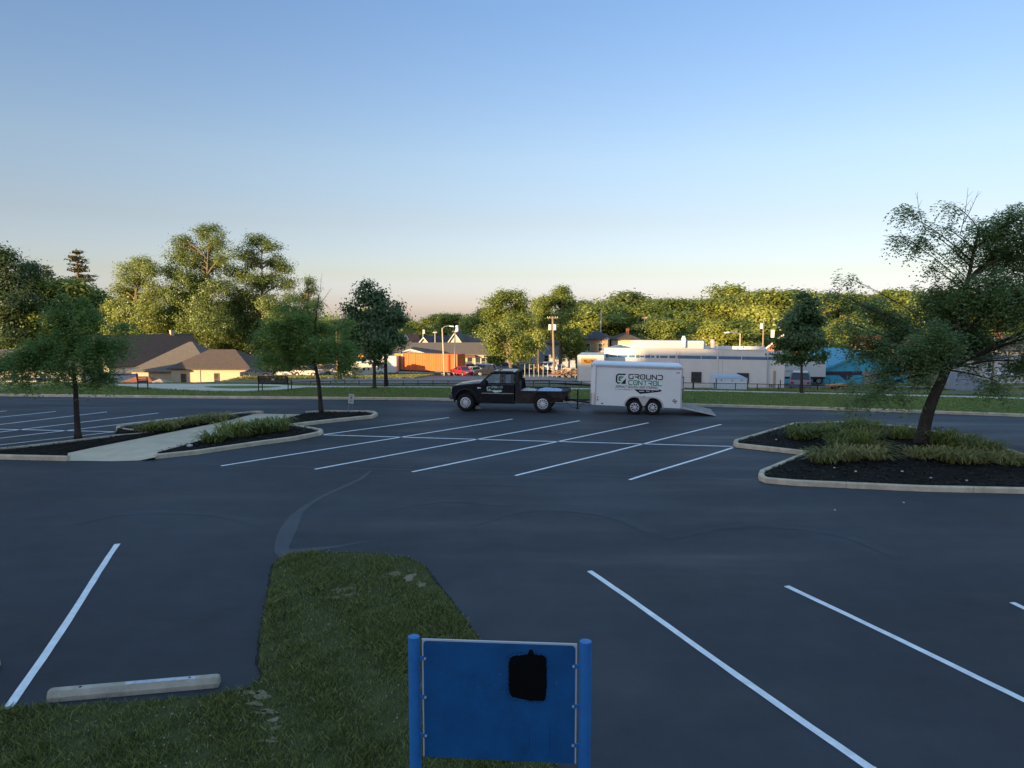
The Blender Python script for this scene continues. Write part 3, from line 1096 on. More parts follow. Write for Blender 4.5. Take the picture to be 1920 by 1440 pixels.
# leaning honey locust on the right island
Y5 = G(1728, 836)[1]
trunk5 = [Vector((*G(1728, 838), 0.05)), At(1733, 800, Y5), At(1745, 758, Y5 - 0.05), At(1762, 720, Y5 - 0.1), At(1780, 678, Y5 - 0.1), At(1795, 620, Y5), At(1808, 560, Y5 + 0.1), At(1822, 490, Y5 + 0.2), At(1835, 430, Y5 + 0.2)]
lob5 = [L_(1840, 545, 62, Y5, -.6), L_(1790, 600, 62, Y5, 1.0), L_(1880, 470, 58, Y5, .5), L_(1905, 570, 65, Y5, -1.0), L_(1740, 560, 42, Y5, .6), L_(1750, 640, 55, Y5, -1.2),
        L_(1690, 610, 46, Y5, .9), L_(1690, 670, 40, Y5, -1), L_(1640, 580, 34, Y5, 1.2), L_(1630, 640, 40, Y5, -.4), L_(1575, 552, 26, Y5, .2, .7), L_(1590, 520, 10, Y5, .2, .5), L_(1590, 605, 26, Y5, -.6),
        L_(1860, 420, 38, Y5, 0), L_(1910, 410, 34, Y5, -.5), L_(1795, 470, 30, Y5, .4, .7), L_(1740, 500, 22, Y5, 0, .6), L_(1790, 385, 16, Y5, 0, .6), L_(1780, 430, 20, Y5, .3, .5), L_(1735, 430, 20, Y5, 0, .55), L_(1700, 400, 18, Y5, -.1, .6), L_(1685, 440, 14, Y5, -.2, .5), L_(1725, 455, 14, Y5, .1, .5),
        L_(1640, 730, 22, Y5, -1.3, .8), L_(1668, 700, 22, Y5, -1), L_(1605, 752, 14, Y5, -1.5, .6), L_(1600, 712, 20, Y5, -1.2, .5), L_(1690, 745, 14, Y5, -1.4, .5), L_(1730, 705, 24, Y5, .8, .7), L_(1850, 640, 48, Y5, 1.2), L_(1870, 715, 26, Y5, -.8, .8), L_(1905, 675, 34, Y5, .3), L_(1830, 690, 22, Y5, 1.0, .6),
        L_(1985, 520, 75, Y5, 0), L_(1990, 620, 60, Y5, .6), L_(1960, 440, 45, Y5, -.3), L_(2050, 580, 55, Y5, -.3)]
bare5 = [(At(1800, 440, Y5), At(1815, 352, Y5)), (At(1806, 420, Y5), At(1835, 358, Y5)), (At(1880, 430, Y5), At(1900, 385, Y5)), (At(1740, 490, Y5), At(1694, 476, Y5)), (At(1735, 432, Y5), At(1720, 360, Y5)), (At(1850, 420, Y5), At(1870, 390, Y5)), (At(1700, 445, Y5), At(1655, 442, Y5))]
lobes_tree('honey_locust_tree', 'leaning honey locust with drooping feathery leaves in the right-hand mulch island', 'tree', (trunk5[0].x, trunk5[0].y, 0.08), trunk5, lob5, (bark, locust_leaf), rg, 11500, 'frond', 0.21, 2.8, 0.011, bare=bare5, tight=0.13)

# honey locust on the left island
Y1 = G(147, 826)[1]
tr1 = [Vector((*G(147, 826), 0.06)), At(144, 780, Y1), At(142, 735, Y1), At(139, 700, Y1), At(135, 660, Y1), At(134, 610, Y1), At(130, 565, Y1)]
lob1 = [L_(140, 640, 40, Y1), L_(85, 655, 38, Y1, .6), L_(190, 655, 34, Y1, -.6), L_(50, 670, 29, Y1, -.6), L_(20, 662, 24, Y1, .4), L_(215, 640, 22, Y1, .8), L_(120, 600, 31, Y1, .3), L_(165, 590, 22, Y1, -.4), L_(150, 560, 15, Y1, 0, .6), L_(110, 560, 12, Y1, .2, .5), L_(195, 700, 15, Y1, .6, .6), L_(115, 690, 21, Y1, -.9), L_(40, 705, 14, Y1, -1, .5), L_(165, 690, 17, Y1, .9), L_(232, 610, 12, Y1, -.3, .6), L_(-10, 680, 17, Y1, 0)]
lobes_tree('honey_locust_tree', 'spreading honey locust with slim straight trunk in the left mulch bed', 'tree', (tr1[0].x, tr1[0].y, 0.08), tr1, lob1, (bark, locust_fine), rg, 3200, 'frond', 0.10, 3.0, 0.008, tight=0.14)

# honey locust on the tip of the left island, dead twigs in its top
Y2 = G(602, 775)[1]
tr2 = [Vector((*G(602, 775), 0.06)), At(600, 745, Y2), At(597, 715, Y2), At(592, 690, Y2), At(588, 660, Y2), At(590, 620, Y2), At(594, 585, Y2), At(598, 550, Y2)]
lob2 = [L_(575, 640, 32, Y2), L_(535, 640, 32, Y2, .6), L_(620, 645, 30, Y2, -.6), L_(505, 665, 23, Y2, -.5), L_(655, 640, 21, Y2, .5), L_(560, 600, 26, Y2, .3), L_(520, 605, 23, Y2, -.3), L_(610, 610, 21, Y2, .5), L_(640, 680, 19, Y2, -.6), L_(560, 675, 21, Y2, .8), L_(660, 605, 12, Y2, .1, .6), L_(490, 625, 14, Y2, .2, .6), L_(535, 570, 13, Y2, 0, .6), L_(590, 575, 11, Y2, 0, .5)]
bare2 = [(At(596, 600, Y2), At(604, 512, Y2)), (At(600, 570, Y2), At(622, 540, Y2)), (At(598, 560, Y2), At(588, 520, Y2)), (At(592, 610, Y2), At(570, 560, Y2))]
lobes_tree('honey_locust_tree', 'honey locust with bare dead twigs on top, beside the small yard sign', 'tree', (tr2[0].x, tr2[0].y, 0.08), tr2, lob2, (bark, locust_fine), rg, 3800, 'frond', 0.10, 2.4, 0.009, bare=bare2, tight=0.16)

# maple on the verge next to the dark pole
Y3 = G(702, 733)[1]
tr3 = [Vector((*G(702, 733.5), 0.12)), At(702, 710, Y3), At(702, 680, Y3), At(703, 640, Y3), At(702, 590, Y3), At(695, 540, Y3)]
lob3 = [L_(702, 640, 41, Y3), L_(668, 635, 32, Y3, .5), L_(735, 630, 32, Y3, -.5), L_(695, 595, 37, Y3, .4), L_(725, 585, 29, Y3, -.4), L_(665, 590, 24, Y3, .2), L_(690, 555, 24, Y3, 0), L_(688, 532, 13, Y3, 0), L_(712, 550, 17, Y3, .3), L_(748, 598, 15, Y3, 0), L_(645, 615, 17, Y3, -.3), L_(650, 575, 11, Y3, 0, .6), L_(702, 665, 29, Y3, .6), L_(752, 575, 7, Y3, 0, .5), L_(702, 615, 26, Y3, -.3), L_(715, 640, 24, Y3, .4), L_(680, 620, 24, Y3, .3), L_(676, 560, 14, Y3, .2), L_(706, 570, 20, Y3, 0), L_(730, 610, 20, Y3, 0)]
lobes_tree('maple_tree', 'dark green maple with pointed crown on the verge beside the dark pole', 'tree', (tr3[0].x, tr3[0].y, 0.12), tr3, lob3, (bark, maple_leaf), rg, 16000, 'leaf', 0.11, 2.0, 0.012, leafsize=(0.2, 0.12), tight=0.25, droop=0.5)

# small pear-shaped tree right of the trailer
Y4 = G(1503, 741)[1]
tr4 = [Vector((*G(1503, 741), 0.12)), At(1503, 715, Y4), At(1503, 685, Y4), At(1504, 640, Y4), At(1506, 580, Y4)]
lob4 = [L_(1506, 640, 38, Y4), L_(1476, 645, 26, Y4, .5), L_(1536, 640, 26, Y4, -.5), L_(1505, 600, 34, Y4, .3), L_(1513, 570, 22, Y4), L_(1485, 600, 22, Y4, -.4), L_(1529, 595, 19, Y4, .4), L_(1499, 672, 24, Y4, .3), L_(1470, 665, 17, Y4, 0), L_(1542, 668, 14, Y4, .3), L_(1511, 552, 10, Y4, 0, .6), L_(1506, 622, 26, Y4, .2), L_(1490, 628, 20, Y4, -.4), L_(1524, 622, 20, Y4, .4), L_(1508, 585, 22, Y4, -.2)]
lobes_tree('ornamental_tree', 'small egg-shaped dark tree on the verge right of the white trailer', 'tree', (tr4[0].x, tr4[0].y, 0.12), tr4, lob4, (bark, maple_leaf), rg, 14000, 'leaf', 0.09, 2.2, 0.011, leafsize=(0.19, 0.12), tight=0.18, droop=0.5)


# background trees: one generator, crown in metres
def wild_lobes(rg, H, wdt, z0, kind, n):
    out = []
    if kind == 'poplar':
        k = 9
        for i in range(k):
            a = 6.28 * i / k + rg.uniform(-.3, .3)
            rt = wdt * rg.uniform(.35, 1.0) if i else 0.0
            zt = H * (1.0 - .42 * (rt / wdt) ** 1.5) * (rg.uniform(.88, 1.0) if i else 1.0)
            tip = np.array([rt * math.cos(a), rt * math.sin(a), zt])
            foot = np.array([0, 0, H * .22]) + .12 * np.array([tip[0], tip[1], 0])
            for t in np.linspace(.3, 1, 8 if i else 15):
                p = foot + (tip - foot) * np.array([t ** .8, t ** .8, t]) + rg.normal(0, wdt * .06, 3)
                r_ = wdt * (.22 if i else .3) * (1.15 - .65 * t) * rg.uniform(.75, 1.3)
                out.append((p[0], p[1], p[2] - r_ * .6, r_, .75 + .25 * (1 - t)))
        for i in range(16):
            a, q = rg.uniform(0, 6.28), wdt * math.sqrt(rg.uniform(.05, 1)) * .85
            out.append((q * math.cos(a), q * math.sin(a), z0 + H * rg.uniform(.02, .34), wdt * .24, .32))
        return out
    for i in range(n):
        t = rg.uniform(0, 1)
        z = z0 + (H - z0) * t
        if kind == 'poplar':
            env = wdt * (0.55 + 0.45 * math.sin(math.pi * min(1, t * 0.9 + 0.1))) * (1.0 - 0.55 * t)
        else:
            env = wdt * math.sqrt(max(0.03, 1 - (2 * t - 0.86) ** 2 / 1.35))
        a = rg.uniform(0, 6.28)
        q = env * math.sqrt(rg.uniform(0.1, 1)) * 0.78
        r_ = wdt * (0.22 if kind == 'poplar' else 0.36) * rg.uniform(0.7, 1.25) * (1 - 0.3 * t)
        out.append((q * math.cos(a), q * math.sin(a), min(z, H - r_ * 0.7), r_))
    out.append((0, 0, H - wdt * 0.22, wdt * 0.24))
    return out


def far_tree_meshes(seed, H, wdt, z0, kind, leafm, n_leaf, ls, barkm, tr, nl=16):
    rg_l = np.random.default_rng(seed)
    lobes = wild_lobes(rg_l, H, wdt, z0, kind, nl)
    trunk = [Vector((0, 0, -0.6)), Vector((0.05, 0, H * 0.2)), Vector((-0.1 * wdt * .2, 0, H * 0.45)), Vector((0.05 * wdt, 0, H * 0.66)), Vector((0, 0, H * (0.93 if kind != 'poplar' else 0.82)))]
    before = set(bpy.data.objects)
    t = lobes_tree('proto', 'x', 'x', (0, 0, 0), trunk, lobes, (barkm, leafm), rg_l, n_leaf, 'leaf', tr, clusters=0.9 if kind != 'poplar' else 2.2, twig=tr * 0.12, leafsize=ls, tight=wdt * (0.115 if kind != 'poplar' else 0.052), top_bias=0.9 if kind == 'poplar' else 0.4)
    out = {c.name.split('.')[0]: c.data for c in t.children}
    for c in list(t.children):
        bpy.data.objects.remove(c)
    bpy.data.objects.remove(t)
    return out


def spruce_meshes(seed, H, wdt):
    rg_l = np.random.default_rng(seed)
    tm = MB().tube([(0, 0, -0.5), (0, 0, H * 0.5), (0, 0, H)], [0.3, 0.18, 0.03], 7)
    pos, ax = [], []
    z = H * 0.12
    while z < H * 0.985:
        t = (z - H * 0.12) / (H * 0.88)
        Lb = wdt * (1 - t) ** 0.8 * rg_l.uniform(0.7, 1.1) + 0.25
        for k in range(rg_l.integers(5, 8)):
            a = rg_l.uniform(0, 6.28)
            d = Vector((math.cos(a), math.sin(a), 0))
            p0 = Vector((0, 0, z + rg_l.uniform(-.2, .2)))
            ll = Lb * rg_l.uniform(0.7, 1.1)
            p1 = p0 + d * ll * 0.6 + Vector((0, 0, -0.12 * ll))
            p2 = p0 + d * ll + Vector((0, 0, -0.05 * ll))
            tm.tube([p0, p1, p2], [0.06, 0.04, 0.015], 4, cap=False)
            m_ = int(26 * ll)
            for _ in range(m_):
                s_ = rg_l.uniform(0.15, 1.05)
                q = p0.lerp(p2, s_) + Vector((rg_l.normal(0, .13), rg_l.normal(0, .13), -0.12 * ll * math.sin(math.pi * min(1, s_)) + rg_l.normal(-.08, .10)))
                pos.append(tuple(q))
        z += H * 0.035 * rg_l.uniform(0.8, 1.3)
    V = leaves(np.array(pos), 0.42, 0.14, rg_l, 0.5)
    return {'trunk': tm.mesh('trunk', bark_far, True), 'crown': quads('crown', V, spruce_leaf)}


VAR = {}
for i in range(5):
    VAR['round%d' % i] = far_tree_meshes(100 + i, 10, 4.4, 1.0 if i % 2 else 0.6, 'round', far_leaf[i % 3], 17000, (0.34, 0.23), bark_far, 0.16, 24)
VAR['maple0'] = far_tree_meshes(121, 12, 4.6, 2.0, 'round', far_leaf[0], 26000, (0.26, 0.18), bark_far, 0.30, 26)
VAR['maple1'] = far_tree_meshes(122, 13, 4.2, 2.4, 'round', far_leaf[0], 24000, (0.26, 0.18), bark_far, 0.30, 26)
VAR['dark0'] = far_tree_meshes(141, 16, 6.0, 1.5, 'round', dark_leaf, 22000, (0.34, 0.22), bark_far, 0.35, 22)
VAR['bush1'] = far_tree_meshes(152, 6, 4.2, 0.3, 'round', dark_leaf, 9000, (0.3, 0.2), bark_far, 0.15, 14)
VAR['spruce0'] = spruce_meshes(161, 18, 3.6)
BASE_H = {'round': 10, 'maple0': 12, 'maple1': 13, 'poplar': 22, 'dark0': 16, 'bush': 6, 'spruce0': 18}


def plant_tree(var, px, top_y, Y, label, name='tree', cat='tree', wscale=1.0, rot=0.0, group=None, base_z=None):
    p = At(px, top_y, Y)
    z0 = tz(p.x, Y) if base_z is None else base_z
    H = p.z - z0
    bh = next(v for k_, v in BASE_H.items() if var.startswith(k_))
    t = thing(name, label, cat, (p.x, Y, z0), rot, group)
    s_ = H / bh
    t.scale = (s_ * wscale, s_ * wscale, s_)
    for k_ in ('trunk', 'crown'):
        link(k_, VAR[var][k_], t)
    return t


# tall trees behind the houses on the left
plant_tree('dark0', 5, 462, 128, 'big dark tree at the left edge of the picture', wscale=1.0, rot=0.4)
plant_tree('dark0', 52, 490, 134, 'second dark tree beside the one at the left edge', wscale=0.8, rot=2.4)
plant_tree('spruce0', 143, 466, 150, 'brownish spruce with pointed top behind the left houses', name='spruce_tree', wscale=1.75)
plant_tree('spruce0', 88, 496, 158, 'smaller brown spruce left of the pointed spruce', name='spruce_tree', wscale=1.4, rot=1.3)


def tall_tree(name, label, px, Y, lobes, n_leaf, dyr=3.0):
    zb_ = tz(At(px, 700, Y).x, Y)
    rgl = np.random.default_rng(int(px))
    zf = At(px, 700, Y)
    base_ = Vector((zf.x, Y, zb_))
    top = min(lobes, key=lambda q: q[1])
    trunk = [base_, At(px + 3, 660, Y), At(px + 1, 600, Y), At((px * 2 + top[0]) / 3, 545, Y), At((px + top[0] * 2) / 3, (top[1] + 545) / 2, Y), At(top[0], top[1] + 6, Y)]
    lb = [L_(a_, b_, c_ * 1.3, Y, rgl.uniform(-dyr, dyr), (d_[0] if d_ else .8)) for a_, b_, c_, *d_ in lobes]
    return lobes_tree(name, label, 'tree', base_, trunk, lb, (bark_far, poplar_leaf), rgl, n_leaf, 'leaf', .42, clusters=.55, twig=.045, leafsize=(.36, .2), tight=.6, top_bias=.8, droop=.1)


tall_tree('poplar_tree', 'tallest airy tree standing behind the tan house', 385, 134, [(375, 436, 16), (392, 428, 13), (408, 448, 17), (398, 465, 18), (352, 462, 18), (338, 448, 12), (330, 478, 18), (360, 490, 20), (385, 492, 20), (420, 480, 14), (412, 500, 18), (318, 510, 20), (345, 522, 24), (378, 530, 24), (408, 535, 22), (318, 552, 24), (350, 562, 27, 1), (388, 570, 27, 1), (325, 595, 26, 1), (362, 605, 30, 1.2), (402, 606, 28, 1.2), (340, 630, 26, 1.2), (385, 635, 28, 1.2), (425, 620, 24, 1.2)], 62000)
tall_tree('poplar_tree', 'second tall tree just right of the tallest one', 492, 138, [(472, 456, 16), (490, 448, 12), (508, 462, 15), (450, 478, 16), (480, 486, 20), (515, 490, 20), (538, 500, 14), (445, 512, 18), (470, 525, 22), (505, 528, 24), (540, 530, 16), (440, 552, 22), (476, 565, 26, 1), (515, 572, 24, 1), (545, 562, 14), (450, 600, 26, 1.2), (490, 608, 28, 1.2), (528, 606, 24, 1.1), (465, 635, 26, 1.2), (510, 638, 26, 1.2)], 52000)
tall_tree('open_tree', 'open-crowned tree with pale branches left of the tallest tree', 250, 132, [(268, 492, 16), (252, 502, 14), (282, 508, 14), (228, 500, 9, .4), (240, 520, 14), (262, 528, 17), (288, 540, 14), (222, 540, 14, .6), (248, 555, 18), (278, 565, 18), (215, 575, 18), (240, 590, 22, 1.1), (280, 592, 22, 1.1), (222, 615, 22, 1.1), (262, 620, 26, 1.2), (295, 618, 20, 1.1)], 34000)
tall_tree('broken_tree', 'lower broken tree at the right end of the tall group', 576, 142, [(578, 528, 9), (588, 545, 11), (570, 560, 13), (592, 568, 11), (560, 585, 16, 1), (585, 595, 15, 1), (570, 620, 18, 1.1), (598, 622, 14, 1)], 11000, 1.5)
plant_tree('round1', 110, 525, 135, 'yellow-green tree behind the left locust', wscale=1.1, rot=1.1)
plant_tree('round3', 60, 560, 130, 'small green tree behind the far left roofs', wscale=1.2, rot=3.1)
plant_tree('round3', 300, 580, 146, 'bushy tree behind the brown roofs', wscale=1.2)
plant_tree('maple0', 342, 556, 147, 'full green tree low behind the left half of the tallest tree', wscale=1.2, rot=2)
plant_tree('maple1', 430, 562, 148, 'full green tree filling the gap between the two tallest trees', wscale=1.3, rot=1)
plant_tree('maple0', 520, 575, 149, 'full green tree low behind the second tall tree', wscale=1.25, rot=3)
plant_tree('round2', 180, 545, 142, 'green tree rising behind the cream gable', wscale=1.2, rot=2.2)
plant_tree('round4', 265, 570, 136, 'leafy green tree below the open-crowned one', wscale=1.2, rot=.9)
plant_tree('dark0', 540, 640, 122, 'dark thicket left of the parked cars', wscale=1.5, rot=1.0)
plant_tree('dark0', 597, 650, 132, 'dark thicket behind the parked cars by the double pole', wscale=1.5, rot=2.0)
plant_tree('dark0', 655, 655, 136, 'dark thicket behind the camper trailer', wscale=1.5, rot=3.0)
# lit maples in the middle
plant_tree('maple0', 957, 545, 122, 'full bright maple with pale forked trunk behind the pickup', name='maple_tree', wscale=1.08, rot=0.6)
plant_tree('maple1', 1052, 536, 136, 'taller maple behind the transformer pole', name='maple_tree', wscale=0.98, rot=2.1)
plant_tree('round4', 1010, 560, 150, 'smaller maple between the two big bright maples', wscale=0.7)
# the tree line
tl = [(775, 604, 250), (800, 596, 235), (828, 590, 228), (850, 588, 215), (875, 598, 245), (905, 600, 240), (912, 578, 190),
      (1098, 566, 190), (1122, 572, 178), (1150, 568, 200), (1182, 549, 215), (1205, 574, 185), (1232, 566, 195), (1262, 562, 200), (1290, 582, 165), (1312, 563, 205), (1338, 560, 198), (1372, 534, 225), (1395, 556, 195), (1420, 548, 190), (1452, 545, 188),
      (1480, 546, 196), (1512, 552, 190), (1545, 556, 180), (1580, 552, 185), (1615, 556, 190), (1650, 550, 195), (1690, 545, 190), (1730, 550, 185), (1775, 548, 188), (1820, 552, 182), (1865, 550, 190), (1910, 548, 186), (1960, 550, 190), (2010, 548, 190),
      (1225, 596, 150), (1345, 600, 150), (1395, 602, 152), (1260, 600, 146), (1560, 610, 150), (1620, 615, 150), (740, 600, 220), (700, 606, 235), (660, 604, 240), (620, 600, 230), (-30, 540, 150), (-80, 520, 150)]
WOOD = [(-200, -40, 'off the left picture edge'), (-40, 0, 'just inside the left picture edge'), (600, 640, 'behind the sunlit double pole'), (640, 680, 'behind the camper'), (680, 720, 'behind the verge maple'), (720, 760, 'right behind the dark post'), (760, 790, 'behind the white gable house'), (790, 815, 'behind the middle gable house'), (815, 840, 'behind the street lamp head'), (840, 865, 'behind the tall yellow gable'), (865, 890, 'left of the church steeple'), (890, 908, 'at the foot of the steeple'), (908, 930, 'right of the steeple'), (1090, 1110, 'right beside the taller maple'), (1110, 1135, 'over the two-storey tan house'), (1135, 1165, 'over the cream hip-roofed house'), (1165, 1190, 'x'), (1190, 1215, 'behind the thin pole'), (1215, 1245, 'over the left of the roof penthouse'), (1245, 1275, 'over the middle of the roof penthouse'), (1275, 1300, 'behind the white roof duct'), (1300, 1325, 'over the right end of the penthouse'), (1325, 1350, 'above the pink roof vent'), (1350, 1380, 'x'), (1380, 1405, 'above the long-armed street lamp'), (1405, 1435, 'behind the pole with a grey can'), (1435, 1465, 'above the brick house'), (1465, 1495, 'left of the egg-shaped tree top'), (1495, 1530, 'straight behind the egg-shaped tree'), (1530, 1565, 'right of the egg-shaped tree'), (1565, 1600, 'above the left slope of the blue gable'), (1600, 1635, 'above the blue gable peak'), (1635, 1670, 'above the right slope of the blue gable'), (1670, 1710, 'seen through the left of the big locust'), (1710, 1750, 'behind the leaning trunk'), (1750, 1800, 'behind the middle of the big locust'), (1800, 1845, 'behind the right half of the big locust'), (1845, 1890, 'above the white cottage'), (1890, 1930, 'above the white house at the right edge'), (1930, 1980, 'just outside the right picture edge'), (1980, 2100, 'well outside the right picture edge')]
for i, (px, ty, Y) in enumerate(tl):
    lab = {1182: 'paler thin-crowned tree sticking out of the wood', 1372: 'highest tree of the wood right of the middle'}.get(px)
    where = next(w_ for a_, b_, w_ in WOOD if a_ <= px < b_)
    front = Y <= 152 and px > 1000
    plant_tree('round%d' % ((i * 3 + i // 5) % 5), px, ty, Y, lab or (('lower front tree of the wood, ' if front else 'rounded tree of the far wood, ') + where), wscale=random.uniform(1.25, 1.7), rot=random.uniform(0, 6), group='trees of the wood along the horizon')
# distant wood, one mass
n = 60000
x = rng.uniform(-420, 420, n)
y = rng.uniform(330, 400, n)
top = 11.5 + 3.6 * np.sin(x * 0.11) * np.sin(x * 0.043 + 1) + 2.0 * np.sin(x * 0.31 + y * 0.1) + 1.2 * np.sin(x * 0.73)
z = -9 + top * rng.uniform(0, 1, n) ** 0.6
tag(link('distant_wood', quads('distant_wood', leaves(np.stack([x, y, z], 1), 1.3, 0.9, rng), far_leaf[2])), 'far wooded skyline closing off the town', 'wood', kind='stuff')

# ------------------------------------------------------------------ pickup truck
def wheel(parent, x, y, r, w, spokes=10, rim_r=0.56, out=1, tyre_mat=rubber, rim_mat=chrome, detail=True):
    """wheel lying on the y axis; out = side that faces outwards"""
    t = MB()
    h = w / 2
    t.lathe([(r * 0.58, -h * 0.8), (r * 0.62, -h), (r * 0.9, -h), (r * 0.97, -h * 0.85), (r, -h * 0.5), (r, h * 0.5), (r * 0.97, h * 0.85), (r * 0.9, h), (r * 0.62, h), (r * 0.58, h * 0.8), (r * 0.58, -h * 0.8)], (0, 0, 0), 'y', 28 if detail else 16)
    if detail:
        for k in range(30):
            a = 6.2832 * k / 30
            m3 = Matrix.Rotation(-a, 3, 'Y')
            t.box(m3 @ Vector((r * 1.005, 0.25 * w * (1 if k % 2 else -1), 0)), (0.02, w * 0.42, r * 0.11), mat=m3)
    wo = t.build('wheel', tyre_mat, parent, smooth=detail)
    wo.location = (x, y, r)
    m = MB()
    R0 = r * 0.6
    yo = out * h
    m.lathe([(R0, -out * h * 0.5), (R0, yo * 0.95), (R0 * 0.9, yo * 1.02), (R0 * 0.86, yo * 0.6)], (0, 0, 0), 'y', 28 if detail else 16)
    m.lathe([(R0 * 0.26, yo * 0.6), (R0 * 0.26, yo * 0.98), (R0 * 0.18, yo * 1.02), (0.001, yo * 1.02)], (0, 0, 0), 'y', 14)
    if spokes:
        for k in range(spokes):
            a = 6.2832 * (k + 0.3) / spokes
            m3 = Matrix.Rotation(-a, 3, 'Y')
            m.box(m3 @ Vector((R0 * 0.57, yo * 0.82, 0)), (R0 * 0.72, w * 0.14, R0 * 0.17), mat=m3)
    m.build('rim', rim_mat, wo, smooth=False)
    MB().lathe([(R0 * 0.88, yo * 0.35), (0.001, yo * 0.35)], (0, 0, 0), 'y', 18).build('hub_disc', steel_dark, wo)
    return wo


def arch(cx, r, z0, a0=0, a1=180, k=10):
    return [(cx + r * math.cos(R(a0 + (a1 - a0) * i / k)), z0 + r * math.sin(R(a0 + (a1 - a0) * i / k))) for i in range(k + 1)]


def stroke(m, pts, w, T, closed=False):
    """flat stroke as quads; T maps (u, v) to a 3-D point"""
    pts = [Vector(p) for p in pts]
    if closed:
        pts = pts + [pts[0]]
    for a, b in zip(pts[:-1], pts[1:]):
        d = (b - a)
        if d.length < 1e-6:
            continue
        d.normalize()
        n_ = Vector((-d.y, d.x)) * w / 2
        e = d * w * 0.45
        q = [a - e - n_, b + e - n_, b + e + n_, a - e + n_]
        m.add([T(p.x, p.y) for p in q], [(0, 1, 2, 3)])


GLYPH = {
    'G': [[(1, 1), (.2, 1), (0, .8), (0, .2), (.2, 0), (1, 0), (1, .5)]],
    'R': [[(0, 1), (.82, 1), (1, .86), (1, .58), (.82, .45), (.1, .45)], [(.5, .45), (1, 0)]],
    'O': [[(.18, 1), (.82, 1), (1, .82), (1, .18), (.82, 0), (.18, 0), (0, .18), (0, .82), (.18, 1)], [(.46, .5), (.54, .5)]],
    'U': [[(0, 1), (0, .2), (.2, 0), (.8, 0), (1, .2), (1, 1)]],
    'N': [[(0, 0), (0, 1), (1, 0), (1, 1)]],
    'D': [[(0, 1), (.8, 1), (1, .8), (1, .2), (.8, 0), (0, 0)]],
    'C': [[(1, 1), (.2, 1), (0, .8), (0, .2), (.2, 0), (1, 0)]],
    'T': [[(0, 1), (1, 1)], [(.5, 1), (.5, 0)]],
    'L': [[(0, 1), (0, 0), (1, 0)]],
}


def word(txt, u0, v0, wdt, h, sw, T, name, mat, parent):
    m = MB()
    n_ = len(txt)
    adv = wdt / (n_ - 0.25)
    cw = adv * 0.72
    for i, ch in enumerate(txt):
        for st in GLYPH[ch]:
            stroke(m, [(u0 + i * adv + p[0] * cw, v0 + p[1] * h) for p in st], sw, T)
    return m.build(name, mat, parent, fix=False)


def text_mesh(body, u0, v0, wdt, h, T, name, mat, parent, bold=0.0):
    c = bpy.data.curves.new('txt', 'FONT')
    c.body = body
    c.resolution_u = 3
    c.offset = bold
    o = bpy.data.objects.new('txt', c)
    C.objects.link(o)
    dg = bpy.context.evaluated_depsgraph_get()
    me = bpy.data.meshes.new_from_object(o.evaluated_get(dg))
    bpy.data.objects.remove(o)
    co = np.array([v.co[:] for v in me.vertices])
    lo, hi = co.min(0), co.max(0)
    for v in me.vertices:
        p = T(u0 + (v.co.x - lo[0]) / (hi[0] - lo[0]) * wdt, v0 + (v.co.y - lo[1]) / (hi[1] - lo[1]) * h)
        v.co = p
    me.materials.clear()
    me.materials.append(mat)
    return link(name, me, parent)


def flat(m, pts, T):
    m.add([T(*p) for p in pts], [tuple(range(len(pts)))])


def company_logo(u0, v0, s_, T, parent, ink, green, mint, two=True, name='company_mark'):
    """square mark: rounded bracket, inner bracket, cut by a diagonal slash"""
    m = MB()
    flat(m, [(u0 + a * s_, v0 + b * s_) for a, b in [(0, .2), (.2, 0), (.36, 0), (.5, .14), (.24, .14), (.16, .22), (.16, .76), (.26, .86), (.86, .86), (1, 1), (.22, 1), (0, .8)]], T)
    flat(m, [(u0 + a * s_, v0 + b * s_) for a, b in [(.5, 0), (.98, 0), (.98, .56)]], T)
    m.build(name, ink, parent, fix=False)
    m = MB()
    flat(m, [(u0 + a * s_, v0 + b * s_) for a, b in [(.26, .34), (.36, .26), (.56, .26), (.46, .40), (.42, .46), (.42, .60), (.66, .60), (.78, .74), (.34, .74), (.26, .66)]], T)
    m.build(name, green, parent, fix=False)
    if mint:
        m = MB()
        flat(m, [(u0 + a * s_, v0 + b * s_) for a, b in [(.44, .48), (.52, .44), (.62, .58), (.44, .58)]], T)
        m.build(name, mint, parent, fix=False)


HEAD = math.pi - R(8.9)
fw = Vector((*G(874, 770.5), 0))
rw = Vector((*G(1018, 773.5), 0))
dirv = (fw - rw).normalized()
HEAD = math.atan2(dirv.y, dirv.x)
WB = (fw - rw).length
leftv = Vector((-dirv.y, dirv.x, 0))
tr_o = rw - leftv * 0.86
TR = thing('pickup_truck', 'black flatbed pickup with bright multi-spoke wheels towing the white trailer', 'pickup truck', (tr_o.x, tr_o.y, 0), HEAD)
HW = 0.98
WR = 0.41
# lower body: silhouette with wheel arch, extruded across
fa = WB
body_poly = [(1.32, 0.42), (fa - 0.55, 0.42)] + arch(fa, 0.51, 0.50, 186, -2, 12)[0:] + [(fa + 0.60, 0.55), (fa + 0.66, 0.72), (fa + 0.70, 1.00), (fa + 0.66, 1.14), (fa + 0.55, 1.20), (fa + 0.1, 1.27), (fa - 0.45, 1.325), (fa - 0.66, 1.335), (2.6, 1.30), (1.32, 1.30)]
MB().prism(body_poly, -HW + 0.03, HW - 0.03, 'y').build('body', black_paint, TR, bevel=0.045, segs=3)
# wheel arch lips
for s_ in (-1, 1):
    m = MB()
    m.tube([(p[0], s_ * (HW - 0.02), p[1]) for p in arch(fa, 0.53, 0.50, 186, -6, 14)], 0.045, 6)
    m.build('wheel_arch', black_matt, TR, smooth=True)
MB().box((fa, 0, 0.84), (1.0, 1.3, 0.62)).build('wheel_well', steel_dark, TR)
